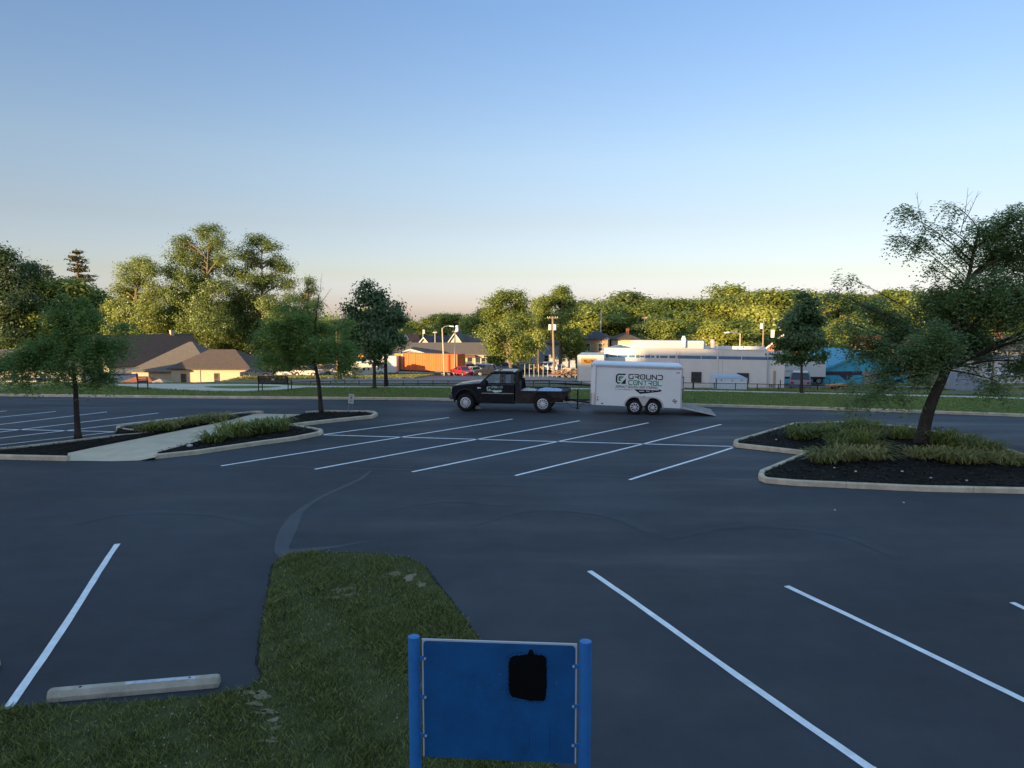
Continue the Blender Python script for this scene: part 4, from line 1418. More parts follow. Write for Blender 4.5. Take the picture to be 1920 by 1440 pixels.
# hood bulge
MB().frustum([(fa + 0.52, -0.55, 1.19), (fa + 0.52, 0.55, 1.19), (fa - 0.62, 0.62, 1.325), (fa - 0.62, -0.62, 1.325)], [(fa + 0.38, -0.42, 1.25), (fa + 0.38, 0.42, 1.25), (fa - 0.55, 0.5, 1.37), (fa - 0.55, -0.5, 1.37)]).build('hood', black_paint, TR, bevel=0.02)
# cab: pillars and roof, open for the glass
A0, A1 = (2.93, 1.31), (2.38, 1.80)         # windscreen foot and head (x, z)
B1, Cc0, Cc1 = 1.98, 1.36, 1.42              # door post, rear foot, rear head
ins = 0.13
cab = MB()


def bar(m, p, q, t1, t2):
    p, q = Vector(p), Vector(q)
    d = (q - p).normalized()
    a_ = d.cross(Vector((0, 1, 0))).normalized() * t1 / 2
    b_ = Vector((0, 1, 0)) * t2 / 2
    m.frustum([p - a_ - b_, p + a_ - b_, p + a_ + b_, p - a_ + b_], [q - a_ - b_, q + a_ - b_, q + a_ + b_, q - a_ + b_])


for s_ in (-1, 1):
    yb, yt = s_ * (HW - 0.07), s_ * (HW - 0.07 - ins)
    bar(cab, (A0[0], yb, A0[1] - .02), (A1[0], yt, A1[1]), 0.075, 0.08)
    bar(cab, (1.95, yb, 1.28), (1.95, yt, 1.80), 0.11, 0.07)
    bar(cab, (1.78, yb, 1.28), (1.80, yt, 1.80), 0.10, 0.07)
    bar(cab, (1.40, yb, 1.28), (1.43, yt, 1.80), 0.15, 0.08)
    cab.box((1.88, s_ * (HW - 0.05 - ins), 1.80), (1.08, 0.09, 0.08))
    cab.box((2.1, s_ * (HW - 0.06), 1.31), (1.55, 0.06, 0.05))
cab.box((1.36, 0, 1.54), (0.05, 1.4, 0.10))
cab.build('cab_frame', black_paint, TR)
rf = MB().frustum([(2.44, -0.80, 1.80), (2.44, 0.80, 1.80), (1.34, 0.80, 1.80), (1.34, -0.80, 1.80)], [(2.30, -0.70, 1.885), (2.30, 0.70, 1.885), (1.42, 0.70, 1.885), (1.42, -0.70, 1.885)]).build('roof', black_paint, TR, bevel=0.03)
for yy in (-0.25, 0.0, 0.25):
    MB().box((2.12, yy, 1.90), (0.12, 0.08, 0.04)).build('marker_lamp', M('amber_lens', (0.25, 0.12, 0.03), 0.3), TR, bevel=0.01)
MB().add([(A0[0] + .0, -0.86, A0[1]), (A0[0], 0.86, A0[1]), (A1[0], 0.73, A1[1] - .02), (A1[0], -0.73, A1[1] - .02)], [(0, 1, 2, 3)]).build('windscreen', glass_clear, TR)
MB().add([(Cc0, -0.80, 1.31), (Cc0, 0.80, 1.31), (Cc1 - .03, 0.70, 1.79), (Cc1 - .03, -0.70, 1.79)], [(0, 1, 2, 3)]).build('rear_window', glass_clear, TR)
for s_ in (-1, 1):
    yb, yt = s_ * (HW - 0.065), s_ * (HW - 0.065 - ins)
    MB().add([(2.86, yb, 1.33), (1.99, yb, 1.33), (1.99, yt, 1.78), (2.40, yt, 1.78)], [(0, 1, 2, 3)]).build('door_window', glass_clear, TR)
    MB().add([(1.74, yb, 1.33), (1.46, yb, 1.33), (1.49, yt, 1.78), (1.75, yt, 1.78)], [(0, 1, 2, 3)]).build('rear_side_window', glass_clear, TR)
    # door seams, handle, mirror, trim, running board
    for x0 in (2.88, 1.90, 1.37):
        MB().box((x0, s_ * (HW - 0.028), 0.92), (0.012, 0.008, 0.74)).build('door_seam', steel_dark, TR)
    MB().box((2.02, s_ * (HW - 0.015), 1.16), (0.14, 0.03, 0.035)).build('door_handle', black_matt, TR, bevel=0.01)
    MB().box((2.1, s_ * (HW - 0.018), 0.86), (1.5, 0.022, 0.028)).build('side_trim', steel, TR)
    MB().box((fa - 0.62 - 0.02, s_ * (HW - 0.024), 1.10), (0.17, 0.02, 0.05)).build('badge', logo_white, TR)
    mm = MB().box((2.66, s_ * (HW + 0.13), 1.40), (0.12, 0.2, 0.27))
    mm.box((2.70, s_ * (HW - 0.0), 1.36), (0.05, 0.22, 0.05))
    mm.build('mirror', black_matt, TR, bevel=0.025)
    MB().box((2.15, s_ * (HW - 0.10), 0.40), (1.7, 0.16, 0.05)).build('running_board', steel_dark, TR, bevel=0.01)
    hl = MB().box((fa + 0.655, s_ * (HW - 0.20), 1.00), (0.09, 0.32, 0.24))
    hl.build('headlight', M('lamp_lens', (0.6, 0.62, 0.62), 0.15, 0.1, 8), TR, bevel=0.03)
# seats and wheel inside
st = MB()
for yy in (-0.42, 0.42):
    st.box((2.0, yy, 1.22), (0.5, 0.5, 0.18))
    st.box((1.76, yy, 1.46), (0.14, 0.5, 0.5))
    st.box((1.74, yy, 1.72), (0.1, 0.26, 0.14))
st.box((2.72, 0, 1.28), (0.3, 1.6, 0.18))
st.build('seat', M('seat_cloth', (0.06, 0.06, 0.065), 0.9), TR, bevel=0.03)
# grille, bumper, undercarriage
MB().box((fa + 0.69, 0, 0.98), (0.06, 1.15, 0.28)).build('grille', chrome, TR, bevel=0.02)
MB().box((fa + 0.70, 0, 0.66), (0.16, 1.96, 0.24)).build('front_bumper', M('bumper_grey', (0.09, 0.09, 0.095), 0.5), TR, bevel=0.04)
ch = MB().box((1.7, 0.42, 0.55), (5.2, 0.09, 0.2))
ch.box((1.7, -0.42, 0.55), (5.2, 0.09, 0.2))
ch.cyl((0, -0.8, 0.43), (0, 0.8, 0.43), 0.08, 10)
ch.cyl((fa, -0.8, 0.43), (fa, 0.8, 0.43), 0.07, 10)
ch.box((2.1, 0, 0.5), (1.4, 1.1, 0.25))
ch.build('chassis', steel_dark, TR)
# flatbed
bd = MB()
bd.box((0.08, 0, 0.93), (2.36, 1.98, 0.07))
bd.build('bed_deck', bed_mat, TR)
for s_ in (-1, 1):
    sp = [(1.27, 0.91), (1.27, 0.42), (0.58, 0.42)] + arch(0, 0.50, 0.48, 184, 6, 12) + [(-0.70, 0.56), (-1.02, 0.66), (-1.08, 0.91)]
    MB().prism(sp, s_ * 0.96, s_ * 0.99, 'y').build('bed_skirt', bed_mat, TR)
    MB().box((0.08, s_ * 0.975, 0.975), (2.38, 0.05, 0.06)).build('bed_rail', bed_mat, TR)
MB().box((-1.10, 0, 0.90), (0.08, 1.98, 0.24)).build('tail_board', bed_mat, TR, bevel=0.01)
MB().box((-1.15, 0.75, 0.86), (0.03, 0.2, 0.1)).build('tail_lamp', M('red_lens', (0.35, 0.02, 0.02), 0.3), TR)
MB().box((-1.15, -0.75, 0.86), (0.03, 0.2, 0.1)).build('tail_lamp', MATS['red_lens'], TR)
# headache rack
hr = MB()
for s_ in (-1, 1):
    bar(hr, (1.22, s_ * 0.90, 0.95), (1.22, s_ * 0.72, 1.88), 0.09, 0.07)
    bar(hr, (1.14, s_ * 0.93, 0.95), (1.20, s_ * 0.93, 1.42), 0.22, 0.03)
hr.box((1.22, 0, 1.86), (0.08, 1.5, 0.07))
hr.box((1.22, 0, 1.30), (0.06, 1.66, 0.07))
hr.box((1.22, 0, 1.12), (0.03, 1.7, 0.34))
for yy in np.linspace(-0.55, 0.55, 7):
    hr.box((1.22, yy, 1.58), (0.03, 0.03, 0.52))
hr.build('headache_rack', black_matt, TR)
for (xw, s_) in ((fa, 1), (fa, -1), (0, 1), (0, -1)):
    wheel(TR, xw, s_ * 0.86, WR, 0.30, 12, out=s_)
# door lettering
TD = lambda u, v: Vector((2.60 - u, HW - 0.024, v))
company_logo(0.0, 1.00, 0.17, TD, TR, logo_white, logo_mint, None, name='door_logo')
word('GROUND', 0.21, 1.115, 0.52, 0.07, 0.016, TD, 'door_lettering', logo_white, TR)
word('CONTROL', 0.21, 1.01, 0.50, 0.07, 0.016, TD, 'door_lettering', logo_green, TR)
m = MB()
flat(m, [(.20, .99), (.72, 1.0), (.71, .95), (.44, .90), (.36, .90)], TD)
flat(m, [(0.0, .985), (.30, .985), (.30, .965), (0.0, .965)], TD)
m.build('door_lettering', logo_white, TR, fix=False)
# hitch on the truck
MB().box((-1.30, 0, 0.52), (0.45, 0.10, 0.09)).box((-1.0, 0, 0.6), (0.3, 0.9, 0.1)).build('tow_bar', steel_dark, TR, bevel=0.01)


def lumpy(name, label, cat, c, d, mat, seed, rz=0):
    """crumpled sheet: a closed low heap"""
    rr = np.random.default_rng(seed)
    m = MB()
    nu, nv = 14, 9
    for j in range(nv):
        for i in range(nu):
            u, v = i / (nu - 1), j / (nv - 1)
            e = min(u, 1 - u, v, 1 - v)
            m.v.append(((u - .5) * d[0] + rr.normal(0, .015), (v - .5) * d[1] + rr.normal(0, .015), 0.0 if e <= 0 else d[2] * (0.35 + 0.65 * rr.uniform()) * min(1, e * 4)))
    for j in range(nv - 1):
        for i in range(nu - 1):
            m.f.append((j * nu + i, j * nu + i + 1, (j + 1) * nu + i + 1, (j + 1) * nu + i))
    o = m.build(name, mat)
    o.location = c
    o.rotation_euler = (0, 0, rz)
    return tag(o, label, cat)


def tl_(x_, y_, z_):
    p = Matrix.Rotation(HEAD, 3, 'Z') @ Vector((x_, y_, z_))
    return p + Vector((tr_o.x, tr_o.y, 0))


lumpy('tarp', 'crumpled pale blue tarp lying on the pickup flatbed', 'tarp', tl_(-0.25, 0.2, 0.972), (1.1, 1.0, 0.12), M('tarp_blue', (0.32, 0.42, 0.60), 0.5, 0.25, 6), 4, HEAD)
lumpy('rag_heap', 'heap of whitish and rusty scraps on the front of the flatbed', 'scrap', tl_(0.72, 0.35, 0.972), (0.7, 0.9, 0.10), M('rag', (0.35, 0.27, 0.23), 0.9, 0.4, 9, col2=(0.7, 0.66, 0.62)), 6, HEAD)
wc = Vector((*G(897, 766.5), 0))
tag(MB().prism([(-.13, 0), (.13, 0), (.13, .03), (-.05, .12), (-.13, .12)], -0.06, 0.06, 'y').build('wheel_chock', M('pale_plastic', (0.7, 0.7, 0.7), 0.5), bevel=0.008), 'small pale wheel chock on the asphalt behind the pickup front wheel', 'wheel chock').location = (wc.x, wc.y, 0.002)

# ------------------------------------------------------------------ enclosed trailer
a1 = Vector((*G(1190, 777), 0))
a2 = Vector((*G(1223, 777.6), 0))
ang = HEAD
fwdT = Vector((math.cos(ang), math.sin(ang), 0))
lfT = Vector((-fwdT.y, fwdT.x, 0))
mid = a1.lerp(a2, 0.5) - lfT * 0.92
TL = thing('enclosed_trailer', 'white enclosed cargo trailer lettered GROUND CONTROL with its rear ramp down', 'trailer', (mid.x, mid.y, 0), ang)
tb = bpy.data.objects
TLW = 1.02                                     # half width
X0, X1, ZB, ZT = 2.40, -1.63, 0.36, 2.14       # front, rear, floor, roof edge
tilt = R(1.35)


def tlt(x_, z_):
    """nose-up attitude about the axles"""
    return (x_ * math.cos(tilt) - (z_ - 0.5) * math.sin(tilt), 0.5 + (z_ - 0.5) * math.cos(tilt) + x_ * math.sin(tilt))


def tv(x_, y_, z_):
    a_, c_ = tlt(x_, z_)
    return Vector((a_, y_, c_))


def TB(m, name, mat, bevel=0.0, smooth=False, parent=None):
    m.v = [tuple(tv(*p)) for p in m.v]
    return m.build(name, mat, parent or TL, smooth, bevel)


# shell: plan with rounded front corners, side openings for the wheels left under the fender
plan = [(X1, -TLW), (X0 - 0.22, -TLW)] + [(X0 - 0.22 + 0.22 * math.sin(R(t)), -TLW + 0.22 - 0.22 * math.cos(R(t))) for t in range(15, 91, 15)] + [(X0 - 0.22 + 0.22 * math.cos(R(t)), TLW - 0.22 + 0.22 * math.sin(R(t))) for t in range(0, 76, 15)] + [(X0 - 0.22, TLW), (X1, TLW)]
ax1, ax2 = 0.40, -0.40
for s_ in (-1, 1):
    sd = [(X1, ZB), (ax2 - 0.42, ZB)] + [(p[0], p[1]) for p in arch(ax2, 0.42, 0.36, 180, 70, 8)] + [(p[0], p[1]) for p in arch(ax1, 0.42, 0.36, 110, 0, 8)] + [(X0 - 0.22, ZB), (X0 - 0.22, ZT), (X1, ZT)]
    TB(MB().prism(sd, s_ * (TLW - 0.035), s_ * TLW, 'y'), 'side_wall', trailer_white)
    # fender surround
    m = MB()
    outer = arch(ax2, 0.50, 0.34, 182, 82, 8) + arch(ax1, 0.50, 0.34, 98, -2, 8)
    inner = arch(ax2, 0.42, 0.36, 180, 70, 8) + arch(ax1, 0.42, 0.36, 110, 0, 8)
    y0, y1 = s_ * (TLW + 0.003), s_ * (TLW + 0.035)
    for i in range(len(outer) - 1):
        q = [outer[i], outer[i + 1], inner[i + 1], inner[i]]
        m.frustum([(p[0], y0, p[1]) for p in q], [(p[0], y1, p[1]) for p in q])
    # web between the two arches
    m.frustum([(p[0], y0, p[1]) for p in [(ax2 + .36, .40), (ax1 - .36, .40), (ax1 - .15, .75), (ax2 + .15, .75)]], [(p[0], y1 - s_ * .006, p[1]) for p in [(ax2 + .36, .40), (ax1 - .36, .40), (ax1 - .15, .75), (ax2 + .15, .75)]])
    TB(m, 'fender', trailer_trim)
    TB(MB().box((0.27, s_ * (TLW + 0.008), ZT - 0.03), (X0 - X1 - 0.2, 0.02, 0.055)), 'roof_trim', trailer_trim)
    TB(MB().box((0.27, s_ * (TLW + 0.012), ZT + 0.02), (X0 - X1 - 0.2, 0.03, 0.05)), 'roof_rail', alu)
    TB(MB().box((0.27, s_ * (TLW + 0.006), ZB + 0.015), (0.001 + X0 - X1 - 2.1, 0.014, 0.04)), 'bottom_rail', trailer_trim) if False else None
    TB(MB().box((X0 - 0.24, s_ * (TLW + 0.006), (ZB + ZT) / 2), (0.05, 0.014, ZT - ZB)), 'corner_trim', trailer_trim)
# curved nose
nose = MB()
pl = plan[1:-1]
for a_, b_ in zip(pl[:-1], pl[1:]):
    nose.add([(a_[0], a_[1], ZB), (b_[0], b_[1], ZB), (b_[0], b_[1], ZT), (a_[0], a_[1], ZT)], [(0, 1, 2, 3)])
TB(nose, 'nose_wall', trailer_white, smooth=True)
gd = MB()
pl2 = [(p[0] + (0.012 if p[0] > X0 - 0.2 else 0), p[1] * 1.012) for p in pl]
for a_, b_ in zip(pl2[:-1], pl2[1:]):
    gd.add([(a_[0], a_[1], ZB), (b_[0], b_[1], ZB), (b_[0], b_[1], ZB + 0.55), (a_[0], a_[1], ZB + 0.55)], [(0, 1, 2, 3)])
TB(gd, 'stone_guard', alu)
# roof: slightly domed sheet with overhanging edge
rfm = MB()
for sc, zz in ((1.012, ZT), (1.015, ZT + 0.05), (0.97, ZT + 0.10), (0.75, ZT + 0.125), (0.3, ZT + 0.135)):
    for p in plan:
        rfm.v.append(((p[0] - 0.38) * (sc if sc < 1 else 1.004) * 1.0 + 0.38 if sc > .9 else (p[0] - .38) * (0.9 + 0.1 * sc) + .38, p[1] * sc, zz))
k_ = len(plan)
for i in range(4):
    for j in range(k_):
        rfm.f.append((i * k_ + j, i * k_ + (j + 1) % k_, (i + 1) * k_ + (j + 1) % k_, (i + 1) * k_ + j))
rfm.f.append(tuple(4 * k_ + j for j in range(k_)))
rfm.f.append(tuple(range(k_ - 1, -1, -1)))
TB(rfm, 'roof', M('trailer_roof', (0.60, 0.66, 0.72), 0.35, 0.05, 2, metal=0.3))
TB(MB().box((0.38, 0, ZB + 0.03), (X0 - X1 - 0.1, 1.9, 0.08)), 'floor', bed_mat)
fr = MB()
for s_ in (-1, 1):
    fr.box((X1, s_ * (TLW - 0.03), (ZB + ZT) / 2), (0.07, 0.08, ZT - ZB))
fr.box((X1, 0, ZT - 0.04), (0.07, 2 * TLW, 0.1))
TB(fr, 'door_frame', trailer_trim)
lk = MB()
for z_ in (1.55, 1.0):
    lk.box((X1 - 0.06, TLW + 0.01, z_), (0.03, 0.03, 0.5))
    lk.box((X1 - 0.03, TLW + 0.01, z_ + .2), (0.08, 0.03, 0.03))
TB(lk, 'door_bar', steel_dark)
# lowered ramp door: hinge under the rear sill, end resting on the ground
h0 = tv(X1 - 0.03, 0, ZB + 0.05)
rl_ = 1.50
rm = MB()
ex_, ez_ = h0.x - rl_, 0.03
for (y_a, y_b, th, nm, mt) in ((-0.97, 0.97, 0.05, 'ramp', M('ramp_ply', (0.30, 0.27, 0.25), 0.85, 0.25, 5)),):
    MB().frustum([(h0.x, y_a, h0.z - th), (h0.x, y_b, h0.z - th), (ex_, y_b, ez_ - 0.02), (ex_, y_a, ez_ - 0.02)], [(h0.x, y_a, h0.z), (h0.x, y_b, h0.z), (ex_, y_b, ez_ + 0.02), (ex_, y_a, ez_ + 0.02)]).build(nm, mt, TL)
for s_ in (-1, 1):
    MB().frustum([(h0.x, s_ * 0.975, h0.z - .05), (h0.x, s_ * 1.0, h0.z - .05), (ex_, s_ * 1.0, ez_ - .022), (ex_, s_ * 0.975, ez_ - .022)], [(h0.x, s_ * 0.975, h0.z + .02), (h0.x, s_ * 1.0, h0.z + .02), (ex_, s_ * 1.0, ez_ + .03), (ex_, s_ * 0.975, ez_ + .03)]).build('ramp_edge', trailer_trim, TL)
for (xw, s_) in ((ax1, 1), (ax2, 1), (ax1, -1), (ax2, -1)):
    wheel(TL, xw, s_ * 0.93, 0.335, 0.2, 8, out=s_)
# draw bar, coupler, jack
dbz = tv(X0, 0, ZB)
tg = MB()
tip = Vector((X0 + 1.0, 0, 0.50))
for s_ in (-1, 1):
    tg.tube([(X0 - 0.1, s_ * 0.55, dbz.z + 0.03), tip], [0.045, 0.045], 4)
tg.box((tip.x + 0.1, 0, tip.z), (0.3, 0.12, 0.12))
tg.build('draw_bar', steel_dark, TL)
jk = MB().cyl((X0 + 0.62, 0, 0.12), (X0 + 0.62, 0, 0.98), 0.035, 8)
jk.cyl((X0 + 0.62, 0, 0.08), (X0 + 0.62, 0, 0.12), 0.09, 10)
jk.tube([(X0 + 0.62, 0, 0.95), (X0 + 0.74, 0.05, 0.95), (X0 + 0.74, 0.05, 1.05)], 0.012, 5)
jk.build('jack', steel_dark, TL)
chn = MB().tube(smooth_line([Vector((X0 + .3, .1, .42)), Vector((X0 + .6, .15, .16)), Vector((X0 + .95, .1, .2)), Vector((tip.x + .2, .05, .5))], 4), 0.012, 5)
chn.build('safety_chain', steel_dark, TL)
# marker lights and small stickers
for (u_, v_, w_, h_, mt, nm) in ((X1 + .18, ZT - .20, .16, .05, M('pink_sticker', (0.5, 0.25, 0.35), 0.5, 0.3, 30), 'sticker'), (X1 + .28, .68, .20, .05, logo_black, 'sticker'), (X1 + .26, .60, .10, .04, logo_black, 'sticker'), (X1 + .30, .75, .08, .03, logo_black, 'sticker'), (X0 - .34, .72, .05, .04, logo_black, 'side_lamp'), (X0 - .34, .60, .06, .05, logo_black, 'side_lamp'), (X0 - .55, .44, .09, .05, logo_black, 'sticker'), (0, .82, .045, .05, logo_black, 'side_lamp')):
    TB(MB().box((u_, TLW + 0.02, v_), (w_, 0.03 if nm == 'side_lamp' else 0.01, h_)) if nm != 'sticker' else MB().box((u_, TLW + 0.003, v_), (w_, 0.006, h_)), nm, mt)
for s_ in (-1, 1):
    TB(MB().cyl((X0 - .16, s_ * .9, ZT - .04), (X0 - .02, s_ * .9, ZT - .04), 0.05, 8), 'clearance_lamp', M('smoke_lens', (0.12, 0.06, 0.04), 0.3))
# lettering on the side
TT = lambda u, v: tv(X0 - 0.10 - u, TLW + 0.004, v)
company_logo(1.02, 1.36, 0.46, TT, TL, logo_black, logo_green, logo_mint)
word('GROUND', 1.60, 1.61, 1.48, 0.19, 0.045, TT, 'lettering', logo_black, TL)
word('CONTROL', 1.60, 1.34, 1.46, 0.19, 0.040, TT, 'lettering', logo_green, TL)
text_mesh('ASPHALT SEALING AND STRIPING', 1.02, 1.18, 1.86, 0.115, TT, 'lettering', logo_black, TL, 0.012)
m = MB()
rr = random.Random(5)
u_ = 1.02
while u_ < 1.76:
    w_ = rr.uniform(.025, .05)
    flat(m, [(u_, 1.085), (u_ + w_, 1.085), (u_ + w_, 1.135), (u_, 1.135)], TT)
    u_ += w_ + rr.choice([.016, .016, .05])
m.build('small_print', M('faded_ink', (0.30, 0.31, 0.32), 0.6), TL, fix=False)
m = MB()
flat(m, [(1.84, 1.14), (2.92, 1.13), (2.94, 1.18), (3.08, 1.13), (3.00, 1.07), (2.55, 1.00), (2.12, 0.94)], TT)
m.build('road_mark_logo', logo_black, TL, fix=False)
TT2 = lambda u, v: tv(X0 - 0.10 - u, TLW + 0.0065, v)
m = MB()
flat(m, [(2.06, 1.075), (2.30, 1.08), (2.29, 1.045), (2.10, 1.04)], TT2)
flat(m, [(2.38, 1.09), (2.54, 1.09), (2.53, 1.065), (2.38, 1.06)], TT2)
flat(m, [(2.62, 1.10), (2.72, 1.10), (2.71, 1.085), (2.62, 1.08)], TT2)
m.build('road_dash_logo', logo_white, TL, fix=False)

# ------------------------------------------------------------------ houses and sheds
cream = M('cream_wall', (0.52, 0.42, 0.27), 0.85, 0.06, 1.5)
cream_pale = M('pale_siding', (0.56, 0.51, 0.39), 0.85, 0.06, 1.5, stretch=(1, 1, 6))
white_wall = M('white_siding', (0.60, 0.58, 0.54), 0.8, 0.05, 1.5, stretch=(1, 1, 6))
grey_wall = M('grey_siding', (0.42, 0.44, 0.47), 0.8, 0.08, 1.5, stretch=(1, 1, 6))
brick_red = M('red_brick', (0.36, 0.14, 0.07), 0.9, 0.2, 3, 0.3, 20)
tan_brick = M('tan_brick', (0.40, 0.28, 0.16), 0.9, 0.15, 3)
roof_brown = M('brown_shingles', (0.105, 0.078, 0.062), 0.95, 0.22, 2.5, 0.3, 12, stretch=(1, 1, 5))
roof_tan = M('weathered_shingles', (0.15, 0.125, 0.10), 0.95, 0.22, 2.5, 0.3, 12, stretch=(1, 1, 5))
roof_dark = M('dark_shingles', (0.085, 0.08, 0.085), 0.95, 0.22, 2.5, 0.3, 12)
roof_red = M('red_roofing', (0.34, 0.12, 0.07), 0.9, 0.2, 2)
trim_white = M('white_trim', (0.62, 0.60, 0.55), 0.7, 0.05, 3)
brown_trim = M('brown_trim', (0.22, 0.12, 0.07), 0.8, 0.15, 3)
yard_glass = M('house_glass', (0.045, 0.05, 0.055), 0.12, 0.3, 2, spec=0.6)


def opening(parent, u, z, w, h, kind='window', y=0.0, frame=trim_white, side=None, W_=0, D_=0):
    """window or door set on the front (side None) or on the left/right end wall"""
    def T(a, b, c):
        if side == 'L': return (-W_ / 2 - 0.0 + b, D_ - a, c)
        if side == 'R': return (W_ / 2 - b, a, c)
        return (a, y + b, c)
    m = MB()
    t = 0.09
    for (a0, a1, c0, c1) in ((u - w / 2 - t, u + w / 2 + t, z + h, z + h + t), (u - w / 2 - t, u - w / 2, z, z + h), (u + w / 2, u + w / 2 + t, z, z + h), (u - w / 2 - t, u + w / 2 + t, z - t, z), (u - w / 2, u + w / 2, z + h * 0.5 - .03, z + h * 0.5 + .03)):
        m.frustum([T(a0, 0.02, c0), T(a1, 0.02, c0), T(a1, -0.08, c0), T(a0, -0.08, c0)], [T(a0, 0.02, c1), T(a1, 0.02, c1), T(a1, -0.08, c1), T(a0, -0.08, c1)])
    o = m.build(kind, frame, parent)
    MB().frustum([T(u - w / 2, 0.02, z), T(u + w / 2, 0.02, z), T(u + w / 2, -0.03, z), T(u - w / 2, -0.03, z)], [T(u - w / 2, 0.02, z + h), T(u + w / 2, 0.02, z + h), T(u + w / 2, -0.03, z + h), T(u - w / 2, -0.03, z + h)]).build('pane', yard_glass, o)
    return o


def house(name, label, px, py_base, Y, rz, w, d, h, roof, rh, wall, roofm, openings=(), over=0.35, z0=None, cat='house', chimney=None, trim=trim_white):
    """front wall centre stands at the survey pixel; local x along the front, y back, front faces -y"""
    p = At(px, py_base, Y)
    z = p.z if z0 is None else z0
    t = thing(name, label, cat, (p.x, Y, z), rz)
    found = 1.6
    hw = w / 2
    m = MB()
    if roof == 'gable_x':      # ridge along x, gables at the ends
        m.prism([(0, -found), (d, -found), (d, h), (d / 2, h + rh), (0, h)], -hw, hw, 'x')
    elif roof == 'gable_y':    # gable faces the front
        m.prism([(-hw, -found), (hw, -found), (hw, h), (0, h + rh), (-hw, h)], 0, d, 'y')
    else:
        m.box((0, d / 2, (h - found) / 2), (w, d, h + found))
    m.build('wall', wall, t)
    r_ = MB()
    th = 0.18
    if roof == 'gable_x':
        sl = rh / (d / 2)
        for s_ in (0, 1):
            y0, z0_ = (-over, h - over * sl) if s_ == 0 else (d + over, h - over * sl)
            r_.frustum([(-hw - over, y0, z0_ + .02), (hw + over, y0, z0_ + .02), (hw + over, d / 2, h + rh + .02), (-hw - over, d / 2, h + rh + .02)], [(-hw - over, y0, z0_ + .02 + th), (hw + over, y0, z0_ + .02 + th), (hw + over, d / 2, h + rh + .02 + th), (-hw - over, d / 2, h + rh + .02 + th)])
    elif roof == 'gable_y':
        sl = rh / hw
        for s_ in (-1, 1):
            x0 = s_ * (hw + over)
            z0_ = h - over * sl
            r_.frustum([(x0, -over, z0_ + .02), (0, -over, h + rh + .02), (0, d + over, h + rh + .02), (x0, d + over, z0_ + .02)], [(x0, -over, z0_ + .02 + th), (0, -over, h + rh + .02 + th), (0, d + over, h + rh + .02 + th), (x0, d + over, z0_ + .02 + th)])
            MB().frustum([(x0, -over - .03, z0_ - .1), (0, -over - .03, h + rh - .1), (0, -over - .005, h + rh - .1), (x0, -over - .005, z0_ - .1)], [(x0, -over - .03, z0_ + .2), (0, -over - .03, h + rh + .2), (0, -over - .005, h + rh + .2), (x0, -over - .005, z0_ + .2)]).build('barge_board', trim, t)
    elif roof == 'hip':
        ins_ = min(hw, d / 2) * 0.96
        o_ = over
        lo = [(-hw - o_, -o_, h), (hw + o_, -o_, h), (hw + o_, d + o_, h), (-hw - o_, d + o_, h)]
        hi = [(-hw + ins_, d / 2 - .02, h + rh), (hw - ins_, d / 2 - .02, h + rh), (hw - ins_, d / 2 + .02, h + rh), (-hw + ins_, d / 2 + .02, h + rh)]
        r_.frustum([(a, b, c - .12) for a, b, c in lo], lo)
        r_.frustum([(a, b, c + .001) for a, b, c in lo], hi)
    elif roof == 'shed':
        r_.frustum([(-hw - over, -over, h + .02), (hw + over, -over, h + rh + .02), (hw + over, d + over, h + rh + .02), (-hw - over, d + over, h + .02)], [(-hw - over, -over, h + th), (hw + over, -over, h + rh + th), (hw + over, d + over, h + rh + th), (-hw - over, d + over, h + th)])
    ro = r_.build('roof', roofm, t)
    if chimney:
        MB().box((chimney[0], chimney[1], h + rh + 0.1), (0.6, 0.5, 1.2)).box((chimney[0], chimney[1], h + rh + 0.74), (0.72, 0.62, 0.1)).build('chimney', chimney[2], ro)
    for op in openings:
        kind, u, z_, ww, hh = op[:5]
        sd = op[5] if len(op) > 5 else None
        opening(t, u, z_, ww, hh, kind, 0.0, op[6] if len(op) > 6 else trim, sd, w, d)
    return t


def wid(pxw, Y):
    return pxw * Y / FOC


# left: cream gabled house with long brown roof
house('gabled_house', 'cream house with long dark brown roof and a steep lit gable, far left', 300, 722, 118, R(52), 15.5, 8.5, 3.6, 'gable_x', 4.4, cream_pale, roof_brown, [('window', 3.0, .9, .9, 1.3, 'L'), ('window', 5.6, .9, .9, 1.3, 'L'), ('window', -2, .8, 1.2, 1.2), ('window', 3, .8, 1.2, 1.2)], chimney=(4.5, 4.2, cream), z0=-7.0)
# tan hip-roofed building, two blocks
tb_ = house('tan_building', 'tan single-storey building with brown hip roof and two narrow windows', 395, 722, 104, R(-4), 11.6, 8.0, 2.62, 'hip', 2.55, cream, roof_brown, [('window', -3.95, .25, .62, 1.55, None, brown_trim), ('window', 0.95, .3, .62, 1.6, None, brown_trim)], z0=-5.85, over=0.45)
MB().cyl((-1.45, -.06, 0.2), (-1.45, -.06, 2.75), 0.035, 6).build('conduit', steel, tb_)
for xx in (-1.75, -1.15):
    MB().box((xx, -.1, 0.45), (0.28, 0.16, 0.34)).build('meter_box', steel, tb_, bevel=.02)
MB().box((0, -0.03, 2.45), (11.7, .06, .16)).build('fascia', brown_trim, tb_)
house('tan_annex', 'tan annex with high hip roof joined to the left of the tan building', 322, 722, 106, R(-4), 12.0, 12.0, 2.3, 'hip', 4.1, cream, roof_tan, [], z0=-6.1, over=0.5)
